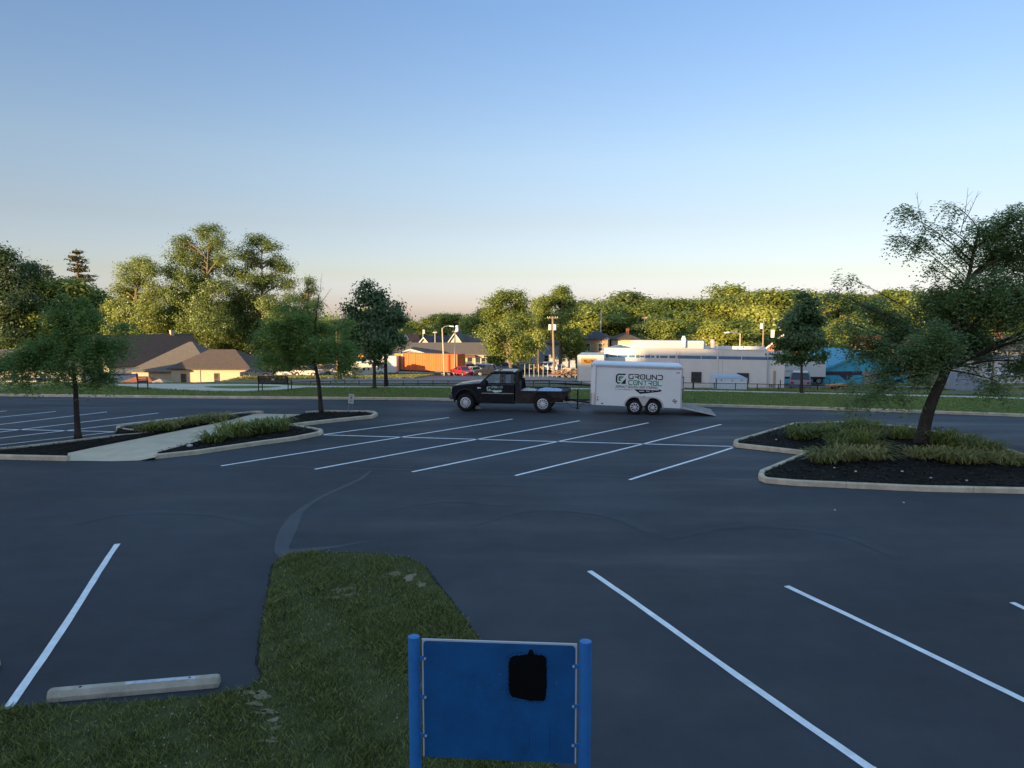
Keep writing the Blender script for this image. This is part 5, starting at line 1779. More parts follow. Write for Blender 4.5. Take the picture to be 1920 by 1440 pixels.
# lower sheds at the left
sh_ = house('grey_shed', 'small grey shed with slanting white roof edge and a square window', 214, 722, 98, R(8), 3.9, 3.4, 1.25, 'shed', 0.75, grey_wall, trim_white, [('window', -0.1, .35, 1.2, .55)], z0=-5.0, over=0.15, cat='shed')
house('porch', 'low porch with rust red roof in front of the tan annex', 256, 724, 92, R(-3), 4.4, 3.0, 0.55, 'hip', 0.75, cream, roof_red, [], z0=-4.75, over=0.3, cat='porch')
house('canopy', 'small tan canopy beside the bench end', 293, 724, 88, 0, 1.9, 1.9, 0.45, 'hip', 0.55, trim_white, M('canopy_tan', (0.42, 0.33, 0.24), 0.9), [('window', -.35, .0, .4, .3), ('window', .35, .0, .4, .3)], z0=-4.35, over=0.2, cat='canopy')
house('garage', 'brightly lit cream garage wall behind the left locust trunk', 106, 724, 92, R(28), 5.4, 5.0, 2.55, 'gable_x', 1.0, cream_pale, roof_tan, [('window', -1.4, .9, .7, .9)], z0=-4.9, cat='garage')
house('bungalow', 'tan house with low brown roof at the left edge', 8, 722, 104, R(30), 7.5, 6.5, 3.2, 'gable_x', 2.2, cream, roof_tan, [('window', -1.5, .9, 1.0, 1.2), ('window', 1.4, .9, 1.0, 1.2)], z0=-6.2)
house('grey_wall_shed', 'grey flat shed between the garage and the left edge', 28, 724, 90, R(6), 5.0, 3.0, 0.9, 'shed', 0.12, grey_wall, roof_dark, [], z0=-4.6, cat='shed')

# middle: long low commercial building and the houses behind it
lb = house('long_building', 'long low cream building with grey-brown roof behind the orange container', 822, 694, 146, R(2), 19.5, 9.0, 2.9, 'gable_x', 2.0, cream, roof_tan, [('window', 4.6, .5, 1.3, 1.7), ('window', 6.3, .5, 1.0, 1.7), ('door', 7.9, 0.1, 1.0, 2.1), ('window', 2.0, .7, 1.2, 1.3), ('window', 9.0, .5, .8, 1.7)], z0=-6.4, cat='building')
MB().frustum([(4.0, -1.5, 2.35), (7.4, -1.5, 2.35), (7.4, -0.01, 2.35), (4.0, -0.01, 2.35)], [(4.0, -1.5, 2.5), (7.4, -1.5, 2.5), (7.4, -.01, 2.8), (4.0, -.01, 2.8)]).build('awning', roof_red, lb)
house('gabled_hall', 'low cream hall with wide shallow gable left of the orange container', 770, 694, 140, R(4), 7.6, 10, 2.75, 'gable_y', 1.05, cream, roof_tan, [], z0=-6.1, cat='building')
house('brown_roof_house', 'house with brown roof behind the white box trailer', 712, 692, 150, R(-10), 5.6, 7, 3.0, 'gable_x', 1.9, grey_wall, roof_brown, [], z0=-6.3)
house('white_gable_house', 'small white gabled house with red-brown roof left in the far row', 762, 660, 160, R(-8), 5.3, 8, 3.0, 'gable_y', 3.4, cream_pale, roof_red, [('window', -.7, 3.0, .7, 1.0), ('window', .6, 3.0, .7, 1.0)], z0=-6.5, over=0.5)
house('gable_house', 'cream gabled house second in the far row with dark twin window', 795, 660, 158, R(-6), 6.4, 9, 2.3, 'gable_y', 3.6, cream_pale, roof_dark, [('window', .1, 2.3, .7, 1.0), ('window', 1.1, 2.3, .7, 1.0)], z0=-6.5, over=0.5)
house('dark_roof_house', 'house with broad dark roof and pale box dormer in the far row', 818, 662, 164, 0, 6.8, 8, 3.0, 'gable_x', 2.9, cream_pale, roof_dark, [], z0=-6.5)
house('tall_gable_house', 'pale yellow house with tall gable right in the far row', 853, 660, 157, R(-4), 5.6, 9, 3.0, 'gable_y', 3.9, M('butter_siding', (0.54, 0.49, 0.33), 0.8, 0.05, 2), roof_tan, [('window', -.5, 3.1, .5, 1.1), ('window', .8, 3.1, .5, 1.1)], z0=-6.5, over=0.45)
house('wide_roof_house', 'house with long weathered roof and vent pipe right of the tall gable', 884, 662, 162, R(3), 7.4, 8, 2.6, 'gable_x', 3.6, cream_pale, roof_tan, [], z0=-6.5)
house('grey_house', 'grey house half hidden behind the maples', 1042, 694, 158, R(5), 8.5, 8, 5.0, 'gable_x', 2.0, grey_wall, roof_dark, [('window', -2, 1, 1, 1.4), ('window', 1.5, 1, 1, 1.4)], z0=-6.8)
house('orange_front_house', 'small orange-tan house front behind the forked maple trunk', 952, 694, 150, R(-12), 4.0, 6, 3.4, 'gable_x', 1.6, tan_brick, roof_tan, [('door', -.9, .2, 1.0, 2.1)], z0=-6.4)
house('two_storey_house', 'two-storey tan brick house with grey hip roof left of the white building', 1113, 700, 138, R(-14), 5.2, 6.5, 6.3, 'hip', 1.5, tan_brick, roof_dark, [('window', -1.2, 4.0, .9, 1.4), ('window', 1.2, 4.0, .7, 1.4), ('window', -1.2, 1.6, .9, 1.4)], z0=-6.4)
house('cream_hip_house', 'cream house with brown hip roof and chimney peeping over the white building', 1172, 700, 140, R(-6), 5.4, 6, 6.3, 'hip', 1.2, M('cream_paint', (0.50, 0.43, 0.28), 0.8, 0.05, 2), roof_brown, [('window', -.8, 4.4, .8, .9), ('window', 1.0, 4.4, .8, .9)], z0=-6.6, chimney=(0.5, 3, brick_red))
house('brick_house', 'orange brick house with dark roof and white gable boards right of the white building', 1466, 700, 118, R(-22), 5.6, 8, 5.2, 'gable_y', 2.4, brick_red, roof_dark, [('window', 0, 4.3, .9, 1.3), ('window', -1.4, 1.2, .9, 1.3)], z0=-6.5, chimney=(-1.8, 4, trim_white))
house('white_cottage', 'white cottage with one dark window at the right edge', 1862, 710, 118, R(12), 5.6, 6, 3.0, 'shed', 0.5, white_wall, roof_dark, [('window', -0.9, .9, .7, 1.7)], z0=-6.0)
house('white_house', 'taller white house behind the locust at the right edge', 1905, 708, 124, R(8), 7.0, 7, 4.6, 'gable_x', 2.2, white_wall, roof_dark, [('window', 1, 2.4, .8, 1.3)], z0=-6.2, chimney=(-1.0, 3, brick_red))
house('white_annex', 'low white annex wall below the white house', 1915, 716, 100, R(4), 3.6, 4, 1.6, 'shed', 0.3, white_wall, trim_white, [], z0=-5.6)
house('tan_house', 'cream house with rust roof glimpsed above the blue building', 1672, 690, 128, R(-6), 8.5, 7, 5.4, 'gable_x', 1.9, cream, roof_red, [('window', -1, 3.6, .9, 1.2), ('window', 1.8, 3.6, .9, 1.2)], z0=-6.8)
# blue gabled building with dark painted band
blue_wall = M('turquoise_metal', (0.06, 0.36, 0.48), 0.6, 0.08, 1.0, stretch=(6, 6, 0.3))
bb = house('blue_building', 'turquoise gabled metal building with dark pointed band behind the locust', 1622, 716, 98, R(4), 11.6, 12, 2.0, 'gable_y', 2.35, blue_wall, M('teal_roof', (0.07, 0.30, 0.40), 0.6, 0.1, 2), [], z0=-4.9, cat='building', trim=M('teal_trim', (0.08, 0.34, 0.44), 0.6))
m = MB()
for (a0, a1) in ((-5.7, -0.5), (2.0, 5.7)):
    m.frustum([(a0, -.03, 1.25), (a1, -.03, 1.25), (a1, -.005, 1.25), (a0, -.005, 1.25)], [(a0, -.03, 1.75), (a1, -.03, 1.75), (a1, -.005, 1.75), (a0, -.005, 1.75)])
m.frustum([(-3.7, -.032, 1.25), (-1.6, -.032, 1.25), (-2.55, -.032, 0.45)], [(-3.7, -.006, 1.25), (-1.6, -.006, 1.25), (-2.55, -.006, 0.45)])
m.build('painted_band', M('band_maroon', (0.05, 0.04, 0.06), 0.7), bb)
MB().box((0.55, -.05, 0.85), (1.9, .06, 2.0)).build('door', M('tan_door', (0.30, 0.26, 0.25), 0.8), bb)
for xx in (-5.0, -3.9, -2.55, -1.2):
    MB().box((xx, -.03, 0.3), (0.05, .04, 1.9)).build('seam', M('teal_trim', (0.08, 0.34, 0.44), 0.6), bb)

# church steeple far off
cp = At(896, 607, 330)
ch_ = thing('church_steeple', 'white church steeple with thin dark spire on the skyline', 'church', (cp.x, 330, -9))
tw = cp.z + 9
MB().box((0, 0, tw / 2), (2.2, 2.2, tw)).build('tower', trim_white, ch_)
MB().box((0, 0, tw + 0.75), (1.75, 1.75, 1.5)).box((0, 0, tw + 1.6), (2.0, 2.0, .2)).build('belfry', trim_white, ch_)
MB().frustum([(-.75, -.75, tw + 1.7), (.75, -.75, tw + 1.7), (.75, .75, tw + 1.7), (-.75, .75, tw + 1.7)], [(-.05, -.05, tw + 8.0), (.05, -.05, tw + 8.0), (.05, .05, tw + 8.0), (-.05, .05, tw + 8.0)]).build('spire', roof_dark, ch_)
for s_ in (-1, 1):
    MB().box((0.45 * s_, -.9, tw + .75), (.4, .08, 1.0)).build('louvre', steel_dark, ch_)

# ------------------------------------------------------------------ long white building
wall_w = M('painted_block_wall', (0.66, 0.635, 0.59), 0.85, 0.06, 0.6, 0.1, 10)
pl_, pr_ = At(1132, 728, 88), At(1437, 728, 82.5)
dv = Vector((pr_.x - pl_.x, pr_.y - pl_.y, 0))
WBW = dv.length
wa = math.atan2(dv.y, dv.x)
zb = -4.9
ztop = At(1285, 655, 85.2).z
WBH = ztop - zb
wb = thing('white_building', 'long white flat-roofed workshop with blue stripe behind the trailer', 'building', (pl_.x, pl_.y, zb), wa)
WM = MB().box((WBW / 2, 5.5, (WBH - .75) / 2 - .5), (WBW, 11, WBH - .75 + 1))
WM.build('wall', wall_w, wb)
for (c_, d_) in (((WBW / 2, .14, WBH - .375), (WBW, .28, .75)), ((WBW / 2, 10.86, WBH - .375), (WBW, .28, .75)), ((.14, 5.5, WBH - .375), (.28, 10.44, .75)), ((WBW - .14, 5.5, WBH - .375), (.28, 10.44, .75))):
    MB().box(c_, d_).build('parapet', wall_w, wb)
MB().box((WBW / 2, .12, WBH + .03), (WBW + .1, .36, .06)).build('coping', M('pale_coping', (0.56, 0.55, 0.53), 0.8), wb)
zs = WBH - (667 - 655) / FOC * 85
blue_band = M('chipped_blue_band', (0.08, 0.17, 0.29), 0.75, 0.2, 3)
rr = random.Random(8)
u_ = 0.1
while u_ < WBW - .05:
    big = u_ > 0.45 * WBW
    L = min(rr.uniform(1.6, 3.4) if big else rr.uniform(.25, 1.2), WBW - u_)
    MB().box((u_ + L / 2, -.012, zs - .17), (L, .02, .34 if big else rr.uniform(.22, .34))).build('stripe_panel', blue_band, wb)
    u_ += L + (rr.uniform(.06, .2) if big else rr.uniform(.03, .25))
MB().box((WBW / 2, -.01, zs + .05), (WBW, .016, .03)).build('stripe_trim', steel, wb)
for px in (1199, 1205, 1272, 1278, 1350, 1357.5, 1153):
    MB().box(((px - 1132) / 305 * WBW, -.012, WBH * .5), (.035, .02, WBH - .5 if px != 1153 else WBH * .5)).build('pilaster_joint', M('joint_grey', (0.36, 0.34, 0.32), 0.9), wb)
for (a_, b_, c_, d_) in ((1302, 1318, 700, 717), (1385, 1404, 700, 716)):
    uu = ((a_ + b_) / 2 - 1132) / 305 * WBW
    opening(wb, uu, WBH - (d_ - 656) / FOC * 84, (b_ - a_) / FOC * 84, (d_ - c_) / FOC * 84, 'window', 0.0, M('dark_frame', (0.05, 0.05, 0.055), 0.6))
# set back wing with entrance on the right
wg_ = MB().box((WBW + 0.95, 2.9, WBH / 2 - .6), (1.9, 5.0, WBH + .6)).build('entrance_wing', wall_w, wb)
MB().box((WBW + 1.0, .38, zs - .17), (1.78, .03, .34)).build('stripe_panel', blue_band, wg_)
MB().box((WBW + .85, .39, 1.3), (.3, .04, 3.4)).build('downpipe', M('tan_pipe', (0.42, 0.33, 0.24), 0.8), wg_)
for k in range(3):
    MB().box((WBW + .35 + k * .18, .39, 1.3), (.09, .04, .35)).build('vent', steel_dark, wg_)
MB().box((WBW + 1.5, .39, 1.4), (.09, .04, 1.1)).build('door_handle', steel_dark, wg_)
# roof plant
tkw, tku = (1315 - 1180) / FOC * 90, ((1247 - 1132) / 305) * WBW
m = MB()
m.prism([(tku - tkw / 2 + .25 - .25 * math.cos(R(t)), 4.0 - 1.2 * math.sin(R(t)) * .0 + t / 180 * 2.4) for t in (0, 180)] + [(tku + tkw / 2, 6.4), (tku + tkw / 2, 4.0)], WBH - .72, WBH + .85)
m.build('roof_penthouse', M('roof_plant', (0.50, 0.48, 0.43), 0.7, 0.05, 1), wb, bevel=.12, segs=3)
MB().box((((1280.5 - 1132) / 305) * WBW, 3.7, WBH + .65), (.5, .5, 1.2)).box((((1280.5 - 1132) / 305) * WBW, 3.7, WBH + 1.3), (.36, .36, .3)).build('roof_duct', trim_white, wb, bevel=.04)
MB().cyl((((1335 - 1132) / 305) * WBW, 6, WBH), (((1335 - 1132) / 305) * WBW, 6, WBH + .75), .32, 12).cyl((((1335 - 1132) / 305) * WBW, 6, WBH + .75), (((1335 - 1132) / 305) * WBW, 6, WBH + 1.0), .32, 12, .12).build('roof_vent', M('faded_pink', (0.62, 0.40, 0.34), 0.8, 0.3, 4), wb)
for px in (1345, 1395):
    MB().cyl((((px - 1132) / 305) * WBW, 5, WBH), (((px - 1132) / 305) * WBW, 5, WBH + .4), .06, 6).build('vent_pipe', steel, wb)


# ------------------------------------------------------------------ parked vehicles far off
def car(name, label, cat, px, Y, heading, colour, kind='sedan', scale=1.0, py=None, group=None):
    p = At(px, 690, Y)
    z = tz(p.x, Y) + 0.1 if py is None else At(px, py, Y).z
    t = thing(name, label, cat, (p.x, Y, z), heading, group)
    t.scale = (scale,) * 3
    cm = M('paint_%02d%02d%02d' % tuple(int(c * 99) for c in colour), colour, 0.25, 0.06, 2, spec=0.5)
    Ls, H1, wb2 = {'sedan': (4.6, .92, 1.35), 'suv': (4.6, 1.05, 1.35), 'pickup': (5.4, 1.08, 1.65), 'van': (5.0, 1.15, 1.5), 'coupe': (4.3, .86, 1.28)}[kind]
    h2 = Ls / 2
    hw = .9
    r_ = .34 if kind in ('sedan', 'coupe') else .38
    bp_ = [(-h2 + .05, .35), (-wb2 - .42, .3)] + arch(-wb2, .42, .32, 180, 0, 8) + [(wb2 - .42, .3)] + arch(wb2, .42, .32, 180, 0, 8) + [(h2 - .02, .35), (h2, .62), (h2 - .12, H1 * .86), (h2 - 1.2, H1), (-h2 + .5, H1 + .02), (-h2 + .05, H1 * .95), (-h2, .6)]
    bp_ = [q for i, q in enumerate(bp_) if i == 0 or (Vector(q) - Vector(bp_[i - 1])).length > .02]
    MB().prism(bp_, -hw, hw, 'y').build('body', cm, t, bevel=.05)
    top = {'sedan': 1.43, 'coupe': 1.28, 'suv': 1.68, 'pickup': 1.75, 'van': 1.85}[kind]
    g0, g1, g2, g3 = {'sedan': (h2 - 1.25, h2 - 2.0, -h2 + 1.5, -h2 + .75), 'coupe': (h2 - 1.4, h2 - 2.1, -h2 + 1.6, -h2 + .6), 'suv': (h2 - 1.15, h2 - 1.75, -h2 + .55, -h2 + .2), 'pickup': (h2 - 1.35, h2 - 1.95, -.35, -.55), 'van': (h2 - .9, h2 - 1.5, -h2 + .25, -h2 + .1)}[kind]
    a_ = [(g0, -hw + .06, H1 - .02), (g0, hw - .06, H1 - .02), (g3, hw - .06, H1 - .02), (g3, -hw + .06, H1 - .02)]
    b_ = [(g1, -hw + .22, top - .06), (g1, hw - .22, top - .06), (g2, hw - .22, top - .06), (g2, -hw + .22, top - .06)]
    MB().frustum(a_, b_).build('window', glass_dark, t)
    rf_ = MB().frustum([(g1 + .08, -hw + .19, top - .07), (g1 + .08, hw - .19, top - .07), (g2 - .08, hw - .19, top - .07), (g2 - .08, -hw + .19, top - .07)], [(g1 - .1, -hw + .28, top), (g1 - .1, hw - .28, top), (g2 + .1, hw - .28, top), (g2 + .1, -hw + .28, top)])
    rf_.build('roof', cm, t)
    pm = MB()
    for s_ in (-1, 1):
        pm.tube([(g0 + .02, s_ * (hw - .05), H1 - .02), (g1 + .02, s_ * (hw - .2), top - .05)], .045, 4)
        pm.tube([(g3 - .02, s_ * (hw - .05), H1 - .02), (g2 - .02, s_ * (hw - .2), top - .05)], .06, 4)
        xm = (g0 + g3) / 2
        pm.tube([(xm, s_ * (hw - .045), H1 - .02), ((g1 + g2) / 2, s_ * (hw - .2), top - .05)], .045, 4)
    pm.build('pillar_frame', cm, t)['kind'] = 'stuff'
    for s_ in (-1, 1):
        MB().box((h2 - .06, s_ * .62, .68), (.12, .36, .14)).build('headlight', MATS['lamp_lens'], t)
        MB().box((-h2 + .05, s_ * .68, .74), (.1, .26, .2)).build('tail_light', MATS['red_lens'], t)
    for xx in (-wb2, wb2):
        for s_ in (-1, 1):
            wheel(t, xx, s_ * (hw - .1), r_, .22, 0, out=s_, detail=False)
    return t


silver, tan_c, white_c, red_c, blue_c, dark_c, orange_c, beige_c, maroon_c = (.34, .34, .35), (.30, .25, .20), (.72, .70, .66), (.42, .02, .04), (.05, .08, .17), (.02, .02, .025), (.75, .30, .02), (.55, .47, .36), (.14, .02, .03)
car('parked_car', 'tan hatchback leftmost on the sunlit lawn', 'car', 577, 101, R(-12), tan_c, 'suv', .9)
car('parked_car', 'dark blue car behind the tan hatchback', 'car', 572, 112, R(-10), dark_c, 'suv')
car('parked_van', 'yellow-orange van partly behind the locust trunk', 'van', 610, 108, R(170), orange_c, 'van', .9)
car('parked_car', 'silver-tan sedan left of the double wooden pole', 'car', 636, 103, R(172), (.45, .38, .31), 'sedan', .98)
car('parked_suv', 'dark navy SUV in the back row above the silver sedan', 'SUV', 612, 120, R(180), blue_c, 'suv')
car('parked_car', 'grey car in the back row behind the double wooden pole', 'car', 640, 122, R(175), (.14, .15, .17), 'suv')
car('parked_car', 'white hatchback between the double pole and the camper', 'car', 655, 109, R(178), white_c, 'suv', .95)
car('parked_suv', 'maroon SUV in the back row right of the double pole', 'SUV', 657, 123, R(180), maroon_c, 'suv')
car('parked_van', 'white van behind the camper trailer', 'van', 698, 124, R(178), white_c, 'van', 1.05)
car('parked_car', 'bright red car nose-on at the right end of the orange container', 'car', 868, 108, R(-55), red_c, 'sedan', .95)
car('parked_car', 'maroon car just behind the red one', 'car', 880, 122, R(-70), (.22, .03, .06), 'suv', .95)
car('parked_car', 'silver car right of the red one', 'car', 890, 114, R(-60), (.5, .48, .44), 'sedan', .9)
car('parked_suv', 'white SUV behind the cab of the black pickup', 'SUV', 905, 120, R(170), white_c, 'suv', 1.0)
car('parked_pickup', 'dark pickup left of the forked maple trunk', 'pickup truck', 921, 106, R(176), dark_c, 'pickup', .92)
car('parked_car', 'white and dark car behind the dark pickup', 'car', 930, 128, R(-70), (.6, .6, .6), 'suv')
car('parked_car', 'blue-grey car left of the forked maple trunk', 'car', 944, 127, R(-75), (.20, .25, .36), 'suv')
car('parked_car', 'dark blue car right of the forked maple trunk', 'car', 972, 131, R(-65), blue_c, 'suv')
car('parked_car', 'black car beside the orange coupe', 'car', 982, 127, R(-75), dark_c, 'sedan')
car('sports_car', 'low orange coupe parked among the cars in the middle', 'car', 995, 127, R(-150), (.85, .36, .02), 'coupe')
car('parked_suv', 'white SUV right of the orange coupe', 'SUV', 1022, 129, R(172), white_c, 'suv', 1.0)
car('parked_car', 'beige sedan left of the transformer pole', 'car', 1046, 130, R(172), beige_c, 'sedan', 1.0)
car('parked_pickup', 'grey pickup with pale tailgate seen from behind near the small tree', 'pickup truck', 1501, 74, R(69), (.17, .17, .20), 'suv', 1.08)
car('parked_car', 'dark car at the right end of the tan building', 'car', 480, 98, R(20), (.05, .06, .09), 'sedan', .9)

# orange container trailers
org = M('orange_container', (0.66, 0.155, 0.042), 0.7, 0.10, 0.6, 0.1, 8, stretch=(1, 1, .3))
org2 = M('yellow_orange_container', (0.52, 0.20, 0.025), 0.7, 0.10, 0.6)
cA, cB = At(738, 697, 118), At(857, 692, 113)
dc = Vector((cB.x - cA.x, cB.y - cA.y, 0))
CT = thing('container_trailer', 'long orange shipping container on a semi trailer chassis', 'trailer', (cA.x, cA.y, At(800, 708, 115).z), math.atan2(dc.y, dc.x))
CL = dc.length
b0, b1 = 1.05, 3.75
k_ = 30
m = MB()
# corrugated side
x_s = 1.9
pts = []
for i in range(k_ * 4):
    u_ = x_s + (CL - x_s) * i / (k_ * 4 - 1)
    pts.append((u_, -.02 if (i // 2) % 2 else 0.03))
m.prism(pts + [(CL, 2.4), (x_s, 2.4)], b0, b1)
m.build('container', org, CT)
for u_ in (x_s, CL, x_s + (CL - x_s) * .83):
    MB().box((u_, 1.19, (b0 + b1) / 2), (.16, 2.5, b1 - b0 + .04)).build('corner_post', org, CT)
MB().box((x_s + (CL - x_s) * .865, -.03, (b0 + b1) / 2), (.3, .03, b1 - b0 - .1)).build('painted_shadow_gap', M('gap_shadow_red', (0.16, 0.035, 0.02), 0.9), CT)  # dark strip, coloured to stand for the shadow in a gap
for i in range(6):
    MB().box((x_s + (CL - x_s) * (.1 + .13 * i), -.035, (b0 + b1) / 2), (.035, .02, b1 - b0 - .1)).build('side_rib', org, CT)
MB().box((.72, 1.3, (b0 + b1) / 2 - .05), (1.35, 2.3, b1 - b0 - .1)).build('front_box', org2, CT, bevel=.03)
MB().box((1.55, 1.2, (b0 + b1) / 2 - .05), (.18, 2.1, b1 - b0 - .2)).build('pale_panel', trim_white, CT)
MB().box((CL / 2, 1.2, b0 - .12), (CL, 1.2, .22)).build('chassis', steel_dark, CT)
for u_ in (3.2, 3.9):
    MB().cyl((u_, .1, 0), (u_, .1, b0 - .1), .06, 6).build('landing_leg', steel, CT)
for u_ in (CL - 2.6, CL - 1.5):
    for yy, s_ in ((.1, -1), (2.3, 1)):
        wheel(CT, u_, yy, .48, .3, 0, out=s_, detail=False, rim_mat=trim_white)
# white box truck left of it
q = At(722, 705, 117)
BT = thing('box_truck', 'white box truck with windscreen cab left of the orange container', 'truck', (q.x, 117, q.z), R(176))
MB().box((-1.3, 0, 1.95), (1.7, 2.3, 2.6)).build('cargo_box', white_wall, BT, bevel=.03)
MB().frustum([(1.1, -1, .5), (1.1, 1, .5), (-.42, 1, .5), (-.42, -1, .5)], [(1.0, -1, 1.3), (1.0, 1, 1.3), (-.42, 1, 1.3), (-.42, -1, 1.3)]).build('cab', white_wall, BT, bevel=.05)
MB().frustum([(.95, -.95, 1.302), (.95, .95, 1.302), (-.42, .95, 1.302), (-.42, -.95, 1.302)], [(.4, -.85, 2.0), (.4, .85, 2.0), (-.42, .85, 2.0), (-.42, -.85, 2.0)]).build('windscreen', glass_dark, BT)
MB().frustum([(1.2, -.9, 2.0), (1.2, .9, 2.0), (-.42, .95, 2.0), (-.42, -.95, 2.0)], [(.5, -.8, 2.9), (.5, .8, 2.9), (-.42, .9, 3.1), (-.42, -.9, 3.1)]).build('roof_fairing', white_wall, BT, bevel=.08)
for xx in (.45, -1.5):
    for s_ in (-1, 1):
        wheel(BT, xx, s_ * .95, .42, .25, 0, out=s_, detail=False)
# camper
q = At(680, 709, 108)
CMP = thing('camper_trailer', 'small cream camper trailer with dark windows beside the double pole', 'camper', (q.x, 108, q.z), R(4))
MB().prism([(-1.5, .35), (1.45, .35), (1.6, .9), (1.45, 2.15), (1.2, 2.25), (-1.4, 2.25), (-1.55, 2.1)], -.95, .95, 'y').build('body', M('camper_cream', (0.54, 0.49, 0.39), 0.6, 0.06, 2), CMP, bevel=.06)
for (u_, v_, w_, h_) in ((-.85, 1.45, .8, .38), (.35, 1.4, .35, .4), (1.0, 1.45, .22, .4)):
    f_ = MB().box((u_, -.965, v_), (w_ + .1, .03, h_ + .1)).build('window', trim_white, CMP)
    MB().box((u_, -.985, v_), (w_, .02, h_)).build('pane', yard_glass, f_)
MB().box((-.1, -.955, 1.2), (.03, .02, 1.6)).build('panel_joint', steel, CMP)
MB().box((-.5, 0, 2.35), (.8, .6, .25)).build('roof_unit', trim_white, CMP, bevel=.05)
MB().box((-.4, -.9, .32), (2.2, .1, .3)).build('skirt', steel, CMP)
for s_ in (-1, 1):
    wheel(CMP, 1.05, s_ * .85, .3, .2, 0, out=s_, detail=False)
    wheel(CMP, 1.55, s_ * .85, .3, .2, 0, out=s_, detail=False)

# white semi trailer lettered YELLOW
q = At(1107, 728, 84)
YT = thing('freight_trailer', 'white freight trailer end with an orange YELLOW sign left of the white building', 'trailer', (q.x, 84, -4.6), R(-10))
YW = 49 / FOC * 84
zt_ = At(1107, 666, 84).z + 4.6
MB().box((0, 3, (zt_ + .9) / 2), (YW, 6, zt_ - .9)).build('box', M('freight_white', (0.62, 0.60, 0.55), 0.6, 0.05, 1.5), YT)
for s_ in (-1, 1):
    MB().box((s_ * (YW / 2), -.01, (zt_ + .9) / 2), (.07, .06, zt_ - .9)).build('corner_post', alu, YT)
    wheel(YT, s_ * .9, 1.2, .48, .3, 0, out=s_, detail=False).rotation_euler = (0, 0, R(90))
MB().box((0, -.01, zt_ - .04), (YW + .06, .06, .1)).build('top_rail', alu, YT)
MB().box((0, 2, .8), (1.6, 5, .25)).build('chassis', steel_dark, YT)
sw_, sh_ = 29 / FOC * 84, 9.6 / FOC * 84
suc = -YW / 2 + (1104 - 1083) / FOC * 84
svc = zt_ - (677 - 666) / FOC * 84
MB().prism([(suc - sw_ / 2, svc - sh_ / 2 + .05), (suc - sw_ / 2 + .06, svc - sh_ / 2), (suc + sw_ / 2 - .06, svc - sh_ / 2 - .02), (suc + sw_ / 2, svc - sh_ / 2 + .04), (suc + sw_ / 2 + .03, svc + sh_ / 2 - .05), (suc + sw_ / 2 - .02, svc + sh_ / 2), (suc - sw_ / 2 + .04, svc + sh_ / 2 + .02), (suc - sw_ / 2 - .02, svc + sh_ / 2 - .03)], -.03, -.002, 'y').build('sign_panel', M('sign_orange', (0.85, 0.36, 0.03), 0.6, 0.06, 5), YT)
text_mesh('YELLOW', suc - sw_ * .37, svc - sh_ * .3, sw_ * .76, sh_ * .6, lambda u, v: Vector((u, -.036, v)), 'lettering', M('sign_red', (0.07, 0.008, 0.005), 0.6), YT, 0.045)

# white display trailer behind the small tree
q = At(1504, 712, 96)
DT = thing('display_trailer', 'white box trailer with heart outline and dark marks behind the small tree', 'trailer', (q.x, 96, q.z - .6), R(-4))
DW = 86 / FOC * 96
MB().box((0, 1.3, 2.15), (DW, 2.5, 2.35)).build('box', white_wall, DT, bevel=.04)
MB().box((0, .9, .8), (DW, 1.4, .2)).build('chassis', steel_dark, DT)
for xx in (1.2, 2.2):
    for s_, yy in ((-1, .25), (1, 2.3)):
        wheel(DT, xx, yy, .42, .25, 0, out=s_, detail=False)
m = MB()
hc = (-DW / 2 + 12 / FOC * 96, 2.55)
stroke(m, [(hc[0] + .26 * 16 * math.sin(t) ** 3 / 16, hc[1] + .26 * (13 * math.cos(t) - 5 * math.cos(2 * t) - 2 * math.cos(3 * t) - math.cos(4 * t)) / 14) for t in [i * .2618 for i in range(24)]], .05, lambda u, v: Vector((u, .04, v)), True)
m.build('heart_outline', logo_black, DT, fix=False)
m = MB()
rr = random.Random(12)
for i in range(8):
    u_ = -DW / 2 + .35 + i * .32
    stroke(m, [(u_, 1.62), (u_ + .04, 1.8), (u_ + .12, 1.66)], .05, lambda u, v: Vector((u, .04, v)))
m.build('dark_marks', logo_black, DT, fix=False)

# white cargo trailer just beyond the fence
q0 = At(1375, 730, 55)
UT = thing('utility_trailer', 'white box trailer with pale domed roof just beyond the fence', 'trailer', (q0.x, 55, q0.z - .5), R(-6))
UW = 58 / FOC * 55
uh = At(1375, 710, 55).z - q0.z + .5
MB().box((-.12, 1.6, uh / 2 + .2), (UW, 3.2, uh - .4)).build('box', M('trailer_box', (0.66, 0.70, 0.74), 0.5, 0.05, 2), UT, bevel=.04)
MB().frustum([(-UW / 2 - .16, -.05, uh), (UW / 2 - .08, -.05, uh), (UW / 2 - .08, 3.25, uh), (-UW / 2 - .16, 3.25, uh)], [(-UW / 2 + .2, .6, uh + .16), (UW / 2 - .4, .6, uh + .16), (UW / 2 - .4, 2.6, uh + .16), (-UW / 2 + .2, 2.6, uh + .16)]).build('roof', M('grey_roof_sheet', (0.34, 0.36, 0.39), 0.5, 0.1, 3), UT, bevel=.03)
for xx in (-.9, -.1, .6):
    MB().box((xx, -.03, uh - .12), (.09, .04, .06)).build('marker_lamp', MATS['smoke_lens'], UT)
for xx in (-UW / 2 - .12, UW / 2 - .12):
    MB().box((xx, -.01, uh / 2 + .2), (.06, .06, uh - .4)).build('corner_trim', steel_dark, UT)
for s_ in (-1, 1):
    wheel(UT, s_ * .95 - .12, 1.6, .33, .2, 0, out=s_, detail=False).rotation_euler = (0, 0, R(90))
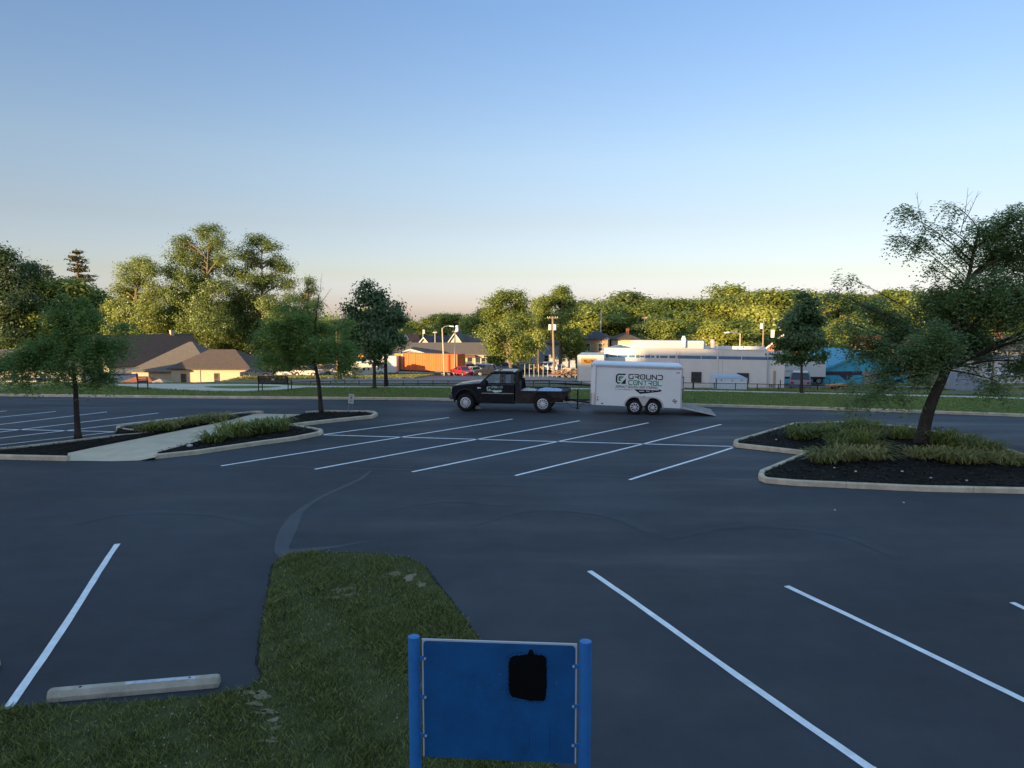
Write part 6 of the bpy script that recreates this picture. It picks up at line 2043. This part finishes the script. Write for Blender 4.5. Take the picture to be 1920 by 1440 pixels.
# orange splitter cart
q = At(1567, 733, 62)
OC = thing('orange_cart', 'small orange two-wheeled utility cart on the grass beyond the fence', 'cart', (q.x, 62, tz(q.x, 62) + .02), R(10))
MB().frustum([(-.8, -.4, .42), (.8, -.4, .36), (.8, .4, .36), (-.8, .4, .42)], [(-.75, -.4, .55), (.75, -.4, .68), (.75, .4, .68), (-.75, .4, .55)]).build('bed', M('cart_orange', (0.55, 0.22, 0.06), 0.7, 0.2, 5), OC, bevel=.02)
MB().tube([(-.7, 0, .5), (-.55, 0, 1.05), (-.95, 0, 1.12)], .03, 6).tube([(-.2, 0, .5), (-.1, 0, 1.0), (.5, 0, .95)], .025, 6).build('handle', steel_dark, OC)
for s_ in (-1, 1):
    wheel(OC, .1, s_ * .48, .26, .12, 0, out=s_, detail=False)
# scrap on the gravel
q = At(1058, 704, 100)
SC = thing('scrap_trailer', 'rusty flat trailer loaded with bent pipes on the gravel yard', 'trailer', (q.x, 100, tz(q.x, 100) + .1), R(6))
MB().box((0, 0, .5), (4.6, 1.6, .14)).build('bed', M('rust', (0.30, 0.17, 0.10), 0.9, 0.3, 4), SC)
rr = random.Random(2)
for k in range(12):
    x_ = rr.uniform(-2, 1)
    MB().tube([(x_, rr.uniform(-.7, .7), .6 + rr.uniform(0, .2)), (x_ + rr.uniform(.8, 1.6), rr.uniform(-.7, .7), .8 + rr.uniform(0, .6)), (x_ + rr.uniform(1.5, 2.6), rr.uniform(-.7, .7), .6 + rr.uniform(0, .3))], .04, 5).build('pipe', MATS['rust'], SC)
for xx in (-.4, .5):
    for s_ in (-1, 1):
        wheel(SC, xx, s_ * .9, .33, .2, 0, out=s_, detail=False)


# ------------------------------------------------------------------ poles, lamps and fences
def pole(name, label, px, top, Y, r_=.14, mat=wood_pole, base=None, cross=(), cans=(), arm=None, lean=0.0, cat='pole', base_z=None):
    p = At(px, top, Y)
    z0 = (tz(p.x, Y) if Y > 46 else .1) if base_z is None else base_z
    t = thing(name, label, cat, (p.x, Y, z0))
    H = p.z - z0
    MB().tube([(lean, 0, -.5), (0, 0, H)], [r_ * 1.15, r_ * .75], 10).build('shaft', mat, t, smooth=True)
    for dz, w_ in cross:
        m = MB().box((0, -r_, H - dz), (w_, .1, .12))
        m.build('cross_arm', mat, t)
        for xx in (-w_ / 2 + .1, -w_ / 4, w_ / 4, w_ / 2 - .1):
            MB().cyl((xx, -r_, H - dz + .05), (xx, -r_, H - dz + .22), .04, 6).build('insulator', steel, t)
    for dx, dz in cans:
        MB().lathe([(.001, 0), (.26, 0), (.26, .8), (.22, .88), (.001, .9)], (dx, -r_ * .5, H - dz), 'z', 12).build('transformer', M('can_grey', (0.62, 0.62, 0.60), 0.5, 0.05, 3), t, smooth=False)
    if arm:
        L, up = arm
        m = MB().tube(smooth_line([Vector((0, 0, H - .15)), Vector((L * .35, 0, H + up * .7)), Vector((L * .8, 0, H + up)), Vector((L, 0, H + up * .95))], 3), .05, 6)
        m.build('lamp_arm', steel, t)
        s_ = 1 if L > 0 else -1
        MB().frustum([(L, -.15, H + up * .95 - .08), (L + s_ * .7, -.2, H + up * .9 - .14), (L + s_ * .7, .2, H + up * .9 - .14), (L, .15, H + up * .95 - .08)], [(L, -.1, H + up * .95 + .1), (L + s_ * .65, -.12, H + up * .9 + .05), (L + s_ * .65, .12, H + up * .9 + .05), (L, .1, H + up * .95 + .1)]).build('lamp_head', M('lamp_grey', (0.55, 0.54, 0.50), 0.5), t)
    return t


pole('dark_post', 'plain dark square post on the verge beside the maple', 722.5, 652, G(722.5, 728.5)[1], .115, dark_pole, base_z=.1)
pole('utility_pole', 'left pole of the sunlit wooden pair at the lawn', 631, 612, 88, .15, wood_pole)
pole('utility_pole', 'right pole of the sunlit wooden pair at the lawn', 636.5, 618, 88.5, .13, wood_pole)
pole('street_lamp', 'pale street lamp with curved arm over the orange container', 829, 615, 108, .11, M('lamp_pole', (0.55, 0.45, 0.32), 0.7, 0.1, 2), arm=(1.05, .3), lean=.3)
pole('utility_pole', 'pale pole with transformer right of the street lamp', 853, 620, 110, .14, M('pale_pole', (0.60, 0.50, 0.36), 0.8, 0.1, 2), cross=((.15, .7),), cans=((.35, .1),))
pole('utility_pole', 'wooden pole carrying two grey transformers right of the forked maple', 1036, 593, 112, .19, wood_pole, cross=((.25, 1.7),), cans=((-.36, 2.1), (.36, 2.1)), lean=.35)
pole('utility_pole', 'thin pole with cross arm rising behind the white building', 1208.5, 593, 150, .13, wood_pole, cross=((.4, 1.2),))
pole('utility_pole', 'slim pale pole against the wood left of the thin one', 1127, 583, 168, .1, trim_white)
pole('utility_pole', 'pole with grey can beside the brick house', 1432, 598, 120, .15, wood_pole, cans=((-.3, 1.6),))
pole('street_lamp', 'street lamp with long arm over the right end of the white building', 1388, 625, 104, .1, M('lamp_pole', (0.55, 0.45, 0.32), 0.7, 0.1, 2), arm=(-1.6, .15))
pole('utility_pole', 'thin pole with hanging can in front of the far gable houses', 793, 618, 160, .09, trim_white, cans=((.25, .9),))
pole('flood_lamp', 'thin pale pole with a crossbar before the dark far roof', 815.5, 621, 158, .08, trim_white, cross=((.3, .9),))
pole('tree_stump', 'bare pale stump of a trunk right of the orange coupe', 1009, 655, 118, .28, bark_far, cat='stump')
pole('utility_pole', 'sunlit pole seen through the locust at the right edge', 1866, 615, 100, .13, wood_pole)
pole('utility_pole', 'short lit pole beside the white house at the right edge', 1893, 645, 104, .13, wood_pole)
# construction sign
q = At(677, 668, 118)
CS = thing('warning_sign', 'orange diamond warning sign behind the camper', 'sign', (q.x, 118, tz(q.x, 118)))
MB().box((0, 0, (q.z - tz(q.x, 118)) / 2), (.08, .08, q.z - tz(q.x, 118))).build('post', steel, CS)
MB().box((0, -.06, q.z - tz(q.x, 118)), (.62, .03, .62), mat=Matrix.Rotation(R(45), 3, 'Y')).build('plate', M('sign_warning', (0.85, 0.26, 0.04), 0.5), CS)

# black chain-link fence just below the verge
FN = thing('chain_link_fence', 'long low black chain-link fence along the far side of the verge', 'fence', (0, 0, 0))
fpx = [(545, 717.0), (620, 714.5), (700, 714), (840, 714), (1000, 714.2), (1090, 714.6), (1200, 716.5), (1300, 718), (1420, 720), (1500, 722), (1600, 725), (1720, 728), (1790, 731)]
fl = resample([At(px, py, np.interp(px, [545, 1090, 1420, 1790], [50.5, 49.5, 46.5, 44.2])) for px, py in fpx], 1.15)
postm = MB().cyl((0, 0, -1.15), (0, 0, .03), .028, 6).mesh('post', black_matt)
for i, p in enumerate(fl):
    o = link('post', postm, FN)
    o.location = p
    if i in (23, 24):
        o.scale = (2, 2, 1.1)
MB().tube([p for p in fl], .02, 5).build('top_rail', black_matt, FN)
MB().tube([p + Vector((0, 0, -.98)) for p in fl], .02, 5).build('bottom_rail', black_matt, FN)
wm_ = MB()
tot = resample([p for p in fl], .11)
for i in range(len(tot) - 9):
    for a_, b_ in ((tot[i] + Vector((0, 0, -.97)), tot[i + 9]), (tot[i], tot[i + 9] + Vector((0, 0, -.97)))):
        d_ = Vector((0, 0, .0035))
        e_ = Vector((.0035, 0, 0))
        wm_.add([a_ - e_, a_ + e_, b_ + e_, b_ - e_], [(0, 1, 2, 3)])
mo = wm_.build('wire_mesh', steel_dark, FN, fix=False)
mo['kind'] = 'stuff'
# dark edging strip under it
m = MB()
for a_, b_ in zip(EL[:-1], EL[1:]):
    if -16 < a_.x < 30:
        m.frustum([(a_.x, a_.y - .06, .05), (b_.x, b_.y - .06, .05), (b_.x, b_.y + .06, .05), (a_.x, a_.y + .06, .05)], [(a_.x, a_.y - .06, .15), (b_.x, b_.y - .06, .15), (b_.x, b_.y + .06, .15), (a_.x, a_.y + .06, .15)])
tag(m.build('edging', black_matt), 'low black edging board behind the verge path', 'edging')
# pale posts of the yard fence on the gravel
YF = thing('yard_fence', 'row of thin pale fence posts along the gravel yard', 'fence', (0, 0, 0))
for k in range(12):
    a_ = At(984 + k * 8.6, 683 - .1 * k, 101 + .5 * k)
    z0 = tz(a_.x, a_.y)
    MB().cyl((a_.x, a_.y, z0 - .3), (a_.x, a_.y, max(a_.z, z0 + 1.5)), .03, 6).build('post', trim_white, YF)
# grey privacy fence below the locust
PF = thing('privacy_fence', 'grey vertical-board privacy fence behind the leaning trunk', 'fence', (0, 0, 0))
a_, b_ = At(1778, 738, 60), At(1838, 742, 48.5)
for k in range(26):
    p = a_.lerp(b_, k / 25)
    z1 = At(1778 + 60 * k / 25, 696 + 6 * k / 25 + (14 if k > 18 else 0) * (k - 18) / 7, p.y).z
    MB().box((p.x, p.y, (z1 - 2.2) / 2), (.1, .44, z1 + 2.2)).build('board', M('grey_board', (0.30, 0.33, 0.38), 0.85, 0.12, 2, stretch=(1, 1, .2)), PF)
# white stone wall and shrubs left of the cars
house('white_garden_wall', 'low white wall with shrubs left of the parked cars', 548, 708, 106, R(6), 6.8, .5, 1.1, 'flat', .1, white_wall, white_wall, [], z0=-4.9, cat='wall')
plant_tree('bush1', 505, 668, 100, 'dark shrub right of the tan building', name='shrub', cat='shrub', wscale=.6, base_z=-5.2)


# ------------------------------------------------------------------ benches, yard sign
def bench(label, px, py, rz, back_cam=True):
    p = G(px, py, .12)
    B = thing('park_bench', label, 'bench', (p[0], p[1], .13), rz)
    for s_ in (-1, 1):
        x_ = s_ * .86
        MB().tube([(x_, -.28, 0), (x_, -.24, .42), (x_, -.30, .86)], .028, 6).build('leg', black_matt, B)
        MB().tube([(x_, .26, 0), (x_, .26, .42), (x_, .24, .64)], .028, 6).build('leg', black_matt, B)
        MB().box((x_, 0, .64), (.06, .56, .035)).build('armrest', black_matt, B)
    for k in range(22):
        x_ = -.80 + k * 1.6 / 21
        MB().frustum([(x_ - .028, -.245, .44), (x_ + .028, -.245, .44), (x_ + .028, -.23, .44), (x_ - .028, -.23, .44)], [(x_ - .028, -.30, .86), (x_ + .028, -.30, .86), (x_ + .028, -.285, .86), (x_ - .028, -.285, .86)]).build('back_slat', black_matt, B)
        MB().box((x_, .0, .43), (.05, .5, .02)).build('seat_slat', black_matt, B)
    MB().box((0, -.30, .87), (1.72, .05, .04)).build('back_rail', black_matt, B)
    MB().box((0, -.235, .44), (1.72, .05, .04)).build('back_rail', black_matt, B)
    MB().box((0, -.285, .68), (.16, .02, .1)).build('plaque', steel, B)
    return B


bench('black slatted bench seen from behind on the plaza path', 516, 733.5, R(-4))
bench('black bench seen from its end beside the red porch roof', 268, 729.5, R(-63))
p = G(655, 777)
YS = thing('yard_sign', 'small white yard sign leaning in the mulch by the locust', 'sign', (p[0], p[1], .1), R(-5))
YS.rotation_euler = (0, R(8), R(-5))
for xx in (-.06, .1):
    MB().cyl((xx, 0, -.05), (xx, 0, .45), .006, 5).build('stake', steel, YS)
MB().box((.02, -.01, .62), (.24, .012, .42)).build('panel', trim_white, YS)
m = MB()
for (v_, w_, h_) in ((.77, .15, .03), (.67, .10, .10), (.56, .17, .03), (.49, .17, .05)):
    m.box((.02, -.0185, v_), (w_, .003, h_))
m.build('sign_print', M('print_grey', (0.22, 0.22, 0.25), 0.7), YS)

# ------------------------------------------------------------------ daylily clumps
lily_a = leaf_mat('lily_leaf_green', (0.12, 0.17, 0.035), (0.32, 0.33, 0.10), 0.4)
lily_b = leaf_mat('lily_leaf_dry', (0.16, 0.18, 0.045), (0.42, 0.35, 0.14), 0.4)


def clump_mesh(seed, mat, nb=130, R0=.30, H0=.62, arch_=.5):
    rg_l = np.random.default_rng(seed)
    V = []
    for _ in range(nb):
        a, r0 = rg_l.uniform(0, 6.28), R0 * math.sqrt(rg_l.uniform(0, 1))
        x, y = r0 * math.cos(a), r0 * math.sin(a)
        az = a + rg_l.normal(0, .7)
        d = np.array([math.cos(az), math.sin(az), 0])
        s = np.array([-math.sin(az), math.cos(az), 0])
        H = H0 * rg_l.uniform(.55, 1.15)
        L = arch_ * rg_l.uniform(.2, 1.1)
        w = rg_l.uniform(.012, .022)
        pts = []
        for t in (0, .35, .7, 1.0):
            p = np.array([x, y, 0]) + d * L * t ** 1.7 + np.array([0, 0, H * (1.25 * t - .55 * t ** 3 * (1 + L))])
            pts.append((p, w * (1 - t) ** .5 + .003))
        for (p, w0), (q, w1) in zip(pts[:-1], pts[1:]):
            V.append([p - s * w0, p + s * w0, q + s * w1, q - s * w1])
    return quads('leaves', np.array(V), mat)


CM = [clump_mesh(1, lily_a), clump_mesh(2, lily_a), clump_mesh(3, lily_b, 120, .32, .5, .6), clump_mesh(4, lily_b, 135, .36, .46, .65)]
clumps = [
    # right island: (px, py, mesh, scale, where)
    (1500, 822, 1, 1.15, 'rear left of the right island'), (1530, 818, 0, 1.1, 'rear left of the right island'), (1560, 815, 0, 1.05, 'rear left of the right island'),
    (1600, 812, 1, 1.0, 'rear middle of the right island'), (1628, 812, 0, 1.0, 'rear middle of the right island'), (1645, 820, 2, 1.0, 'rear middle of the right island'),
    (1545, 865, 3, 1.15, 'front left of the right island'), (1585, 862, 2, 1.2, 'front left of the right island'), (1628, 860, 3, 1.1, 'front left of the right island'), (1575, 842, 0, 1.1, 'front left of the right island'), (1610, 838, 1, 1.15, 'front left of the right island'), (1640, 842, 2, 1.0, 'front left of the right island'),
    (1690, 822, 1, 1.0, 'left of the leaning trunk'), (1722, 858, 2, 1.0, 'in front of the leaning trunk'), (1765, 860, 3, 1.1, 'in front of the leaning trunk'), (1795, 866, 3, 1.15, 'in front of the leaning trunk'),
    (1765, 836, 0, 1.1, 'right of the leaning trunk'), (1800, 842, 1, 1.1, 'right of the leaning trunk'), (1830, 852, 2, 1.1, 'right of the leaning trunk'), (1860, 862, 3, 1.1, 'right of the leaning trunk'), (1885, 868, 3, 1.0, 'right of the leaning trunk'), (1825, 868, 2, 1.1, 'right of the leaning trunk'), (1850, 852, 1, 1.0, 'right of the leaning trunk'),
    # left island
    (400, 829, 0, .95, 'alone at the front of the left island'), (432, 820, 0, 1.1, 'front row of the left island'), (455, 817, 1, 1.1, 'front row of the left island'), (478, 813, 0, 1.15, 'front row of the left island'), (500, 811, 1, 1.1, 'front row of the left island'), (522, 808, 0, 1.1, 'front row of the left island'),
    (275, 809, 2, .95, 'rear left patch of the left island'), (295, 808, 1, 1.0, 'rear left patch of the left island'), (315, 806, 2, 1.0, 'rear left patch of the left island'),
    (352, 797, 3, .95, 'rear right patch of the left island'), (372, 794, 2, 1.0, 'rear right patch of the left island'), (392, 791, 2, 1.0, 'rear right patch of the left island'), (412, 788, 3, 1.0, 'rear right patch of the left island')]
rr = random.Random(17)
ORD = ['leftmost', 'second from left', 'third from left', 'fourth from left', 'fifth from left', 'sixth from left']
for px, py, k, sc, where in clumps:
    p = G(px, py, .1)
    same = sorted(q[0] for q in clumps if q[4] == where and (q[2] > 1) == (k > 1))
    rank = (' (' + ORD[same.index(px)] + ' there)') if len(same) > 1 else ''
    o = thing('daylily_clump', ('dry yellowing' if k > 1 else 'green') + ' daylily clump, ' + where + rank, 'plant', (p[0], p[1], .10), rr.uniform(0, 6), 'daylily clumps in the islands')
    o.scale = (sc * rr.uniform(1.0, 1.35), sc * rr.uniform(1.0, 1.35), sc * (rr.uniform(.95, 1.35) if k < 2 else rr.uniform(.75, 1.15)))
    link('leaves', CM[k], o)
# pale litter chips on mulch and lot
for px, py, s_, lab in [(1604, 886, .035, 'pale stone chip on mulch before the front left daylilies'), (1691, 886, .035, 'pale stone chip on mulch straight below the leaning trunk'), (1745, 898, .03, 'pale stone chip on mulch right of the trunk near the kerb'), (1812, 903, .03, 'rightmost pale stone chip on the front mulch strip'), (1564, 879, .03, 'leftmost pale stone chip on the front mulch strip'), (1455, 826, .035, 'pale stone chip on the mulch at the island tip by the white lines'), (356, 838, .08, 'flat pale stone on the mulch in the left island'), (1694, 943, .028, 'pale chip on the asphalt before the right island, nearest its trunk'), (1565, 957, .025, 'pale chip on the asphalt before the right island, farthest left')]:
    p = G(px, py, .12 if py < 930 else 0.0)
    o = MB().prism([(-s_, -s_ * .6), (s_ * .8, -s_ * .8), (s_, s_ * .4), (-s_ * .5, s_ * .7)], 0, s_ * .7).build('stone_chip', M('pale_stone', (0.6, 0.58, 0.54), 0.8))
    o.location = (p[0], p[1], .145 if py < 930 else .003)
    tag(o, lab, 'stone')

# ------------------------------------------------------------------ wheel stops
stop_m = M('weathered_stop', (0.42, 0.37, 0.29), 0.9, 0.2, 5, 0.4, 50)


def wheel_stop(label, a, b):
    a, b = Vector((*G(*a), 0)), Vector((*G(*b), 0))
    d = b - a
    L = d.length
    t = thing('wheel_stop', label, 'wheel stop', tuple(a.lerp(b, .5)), math.atan2(d.y, d.x))
    prof_ = [(-.085, 0), (.085, 0), (.085, .06), (.045, .125), (-.045, .125), (-.085, .06)]
    m = MB()
    end = [(y * .9, z) for y, z in prof_]
    rings = [(-L / 2, .82), (-L / 2 + .04, 1), (L / 2 - .04, 1), (L / 2, .82)]
    for x_, s_ in rings:
        m.v += [(x_, y * s_, z * (1 if s_ == 1 else .93)) for y, z in prof_]
    for i in range(3):
        for j in range(6):
            m.f.append((i * 6 + j, i * 6 + (j + 1) % 6, (i + 1) * 6 + (j + 1) % 6, (i + 1) * 6 + j))
    m.f += [(5, 4, 3, 2, 1, 0), tuple(18 + j for j in range(6))]
    m.build('block', stop_m, t, bevel=.008)
    for s_ in (-1, 1):
        MB().cyl((s_ * L * .32, 0, .10), (s_ * L * .32, 0, .1275), .017, 10).build('pin_hole', spray_black, t)
    MB().frustum([(-.1, -.044, .1255), (L * .36, -.044, .1255), (L * .35, .02, .1255), (-.12, .03, .1255)], [(-.1, -.044, .1275), (L * .36, -.044, .1275), (L * .35, .02, .1275), (-.12, .03, .1275)]).build('faded_stripe', M('faded_paint', (0.5, 0.52, 0.56), 0.8, 0.25, 12), t)
    return t


wheel_stop('weathered concrete wheel stop at the edge of the near grass', (92, 1312), (412, 1284))
wheel_stop('end of another concrete wheel stop at the left picture edge', (-330, 1290), (-2, 1252))

# ------------------------------------------------------------------ blue sign
YA, YB = 5.45, 5.33
pa, pb = At(776, 1194, YA), At(1098, 1203, YB)
SG = thing('blue_sign', 'blue metal sign board with black sprayed patch between two blue posts', 'sign', ((pa.x + pb.x) / 2, (pa.y + pb.y) / 2, 0), math.atan2(pb.y - pa.y, pb.x - pa.x))
sw2 = (pb - pa).length / 2
pr = 26 / FOC * 5.9 / 2 * .82
lean = (pb.z - pa.z)
for s_, ztp in ((-1, pa.z), (1, pb.z)):
    m = MB().lathe([(pr, -.3), (pr, ztp - .012), (pr * .93, ztp), (0.001, ztp)], (s_ * sw2, 0, 0), 'z', 24)
    po = m.build('post', post_blue, SG, smooth=True)
    MB().lathe([(pr * 1.01, ztp - .012), (pr * .98, ztp + .003), (.001, ztp + .005)], (s_ * sw2, 0, 0), 'z', 24).build('cap', post_blue, po, smooth=False)
zl, zr = pa.z - .012, pb.z - .020
bw = sw2 - pr - .018
bh = 228 / FOC * 5.75
hd = .008
yb_ = 0.0


def bz(u, v):
    """point on the board: u across -1..1, v down 0..1"""
    top = zl + (zr - zl) * (u + 1) / 2
    return (u * bw, top - v * bh)


MB().frustum([(bz(-1, 0)[0], hd, bz(-1, 0)[1]), (bz(1, 0)[0], hd, bz(1, 0)[1]), (bz(1, 1)[0], hd, bz(1, 1)[1]), (bz(-1, 1)[0], hd, bz(-1, 1)[1])], [(bz(-1, 0)[0], -hd, bz(-1, 0)[1]), (bz(1, 0)[0], -hd, bz(1, 0)[1]), (bz(1, 1)[0], -hd, bz(1, 1)[1]), (bz(-1, 1)[0], -hd, bz(-1, 1)[1])]).build('board', M('board_white', (0.50, 0.52, 0.55), 0.5, 0.05, 6), SG)
# blue face, inset with rounded upper corners
e = .012
cr_ = .03
x0, x1 = -bw + e, bw - e
face = []
for t in range(0, 91, 15):
    face.append((x1 - cr_ + cr_ * math.sin(R(t)) , None, 1 - math.cos(R(t)), 1))
pts = []
for t in range(0, 91, 15):
    u = x0 + cr_ - cr_ * math.cos(R(t))
    pts.append((u, bz(u / bw, 0)[1] - e - cr_ + cr_ * math.sin(R(t))))
for t in range(0, 91, 15):
    u = x1 - cr_ + cr_ * math.sin(R(t))
    pts.append((u, bz(u / bw, 0)[1] - e - cr_ + cr_ * math.cos(R(t))))
pts += [(x1, bz(1, 1)[1]- .0), (x0, bz(-1, 1)[1] - .0)]
MB().prism(pts, -hd - .0022, -hd - .0004, 'y').build('blue_face', sign_blue, SG)
# sprayed patch: ragged blob with soft speckle
cxp, czp = bz(0, 0)[0] + (992 - 937) / 295 * 2 * bw, bz(.37, (1256 - 1190) / 228)[1]
hwx, hwz = 36.5 / 295 * bw * 2 * .98, 44 / 228 * bh
rr = random.Random(4)
blob = []
for t in range(72):
    a = t / 72 * 6.2832
    c, s_ = math.cos(a), math.sin(a)
    q = (abs(c) ** 8 + abs(s_) ** 8) ** (-1 / 8)
    x_, z_ = c * q * hwx * (1 + rr.uniform(-.02, .02)), s_ * q * hwz * (1 + rr.uniform(-.02, .02))
    if abs(x_ - .15 * hwx) < .14 * hwx and z_ > 0:
        z_ += hwz * .2
    if x_ < 0 and z_ > 0:
        z_ -= .10 * hwz * (-x_ / hwx)
    if x_ < 0 and z_ < 0:
        z_ += .12 * hwz * (-x_ / hwx)
    blob.append((cxp + x_, czp + z_))
MB().prism(blob, -hd - .0034, -hd - .0024, 'y').build('sprayed_patch', spray_black, SG)
m = MB()
for _ in range(420):
    a = rr.uniform(0, 6.2832)
    c, s_ = math.cos(a), math.sin(a)
    q = (abs(c) ** 8 + abs(s_) ** 8) ** (-1 / 8) * (1 + abs(rr.gauss(0, .055)))
    x_, z_, w_ = cxp + c * q * hwx, czp + s_ * q * hwz, rr.uniform(.0008, .0022)
    m.add([(x_ - w_, -hd - .003, z_ - w_), (x_ + w_, -hd - .003, z_ - w_), (x_ + w_, -hd - .003, z_ + w_), (x_ - w_, -hd - .003, z_ + w_)], [(0, 1, 2, 3)])
so = m.build('spray_speckle', spray_black, SG, fix=False)
so['kind'] = 'stuff'
# brackets and bolts
for s_ in (-1, 1):
    for v in ((1223, 1298, 1373) if s_ < 0 else (1236, 1312, 1387)):
        vz = bz(s_ * .97, (v - (1187 if s_ < 0 else 1195)) / 228)[1]
        MB().box((s_ * (bw + .006), -hd - .004, vz), (.045, .008, .03)).build('bracket', post_blue, SG)
        MB().lathe([(.011, -.012), (.011, -.004), (.001, -.003)][::-1] + [], (s_ * (bw - .025), -hd - .002, vz), 'y', 10).build('bolt', chrome, SG)
        MB().lathe([(.001, -.016), (.007, -.015), (.0085, -.004)], (s_ * (bw - .025), -hd - .003, vz), 'y', 10).build('bolt', chrome, SG)
# scratches and drip marks
m = MB()
for (u, v, w_, h_) in ((.48, .72, .0015, .16), (.52, .76, .0015, .13), (.56, .74, .0015, .15), (.66, .70, .002, .2), (.40, .70, .0015, .22)):
    xx, zz = bz(u, v + .1)
    m.add([(xx - w_, -hd - .0028, zz - h_ / 2), (xx + w_, -hd - .0028, zz - h_ / 2), (xx + w_, -hd - .0028, zz + h_ / 2), (xx - w_, -hd - .0028, zz + h_ / 2)], [(0, 1, 2, 3)])
dm = m.build('drip_mark', M('drip_blue', (0.006, 0.05, 0.2), 0.5), SG, fix=False)
dm['kind'] = 'stuff'
m = MB()
for (u, v, w_, h_) in ((.02, .27, .014, .003), (-.06, .37, .012, .002), (-.27, .39, .012, .002), (.05, .42, .016, .002), (.74, .32, .0015, .03), (-.75, .28, .008, .002)):
    xx, zz = bz(u, v)
    m.add([(xx - w_, -hd - .0028, zz - h_), (xx + w_, -hd - .0028, zz - h_ * .4), (xx + w_, -hd - .0028, zz + h_), (xx - w_, -hd - .0028, zz + h_ * .3)], [(0, 1, 2, 3)])
sm = m.build('scratch', M('scratch_pale', (0.10, 0.20, 0.38), 0.6), SG, fix=False)
sm['kind'] = 'stuff'
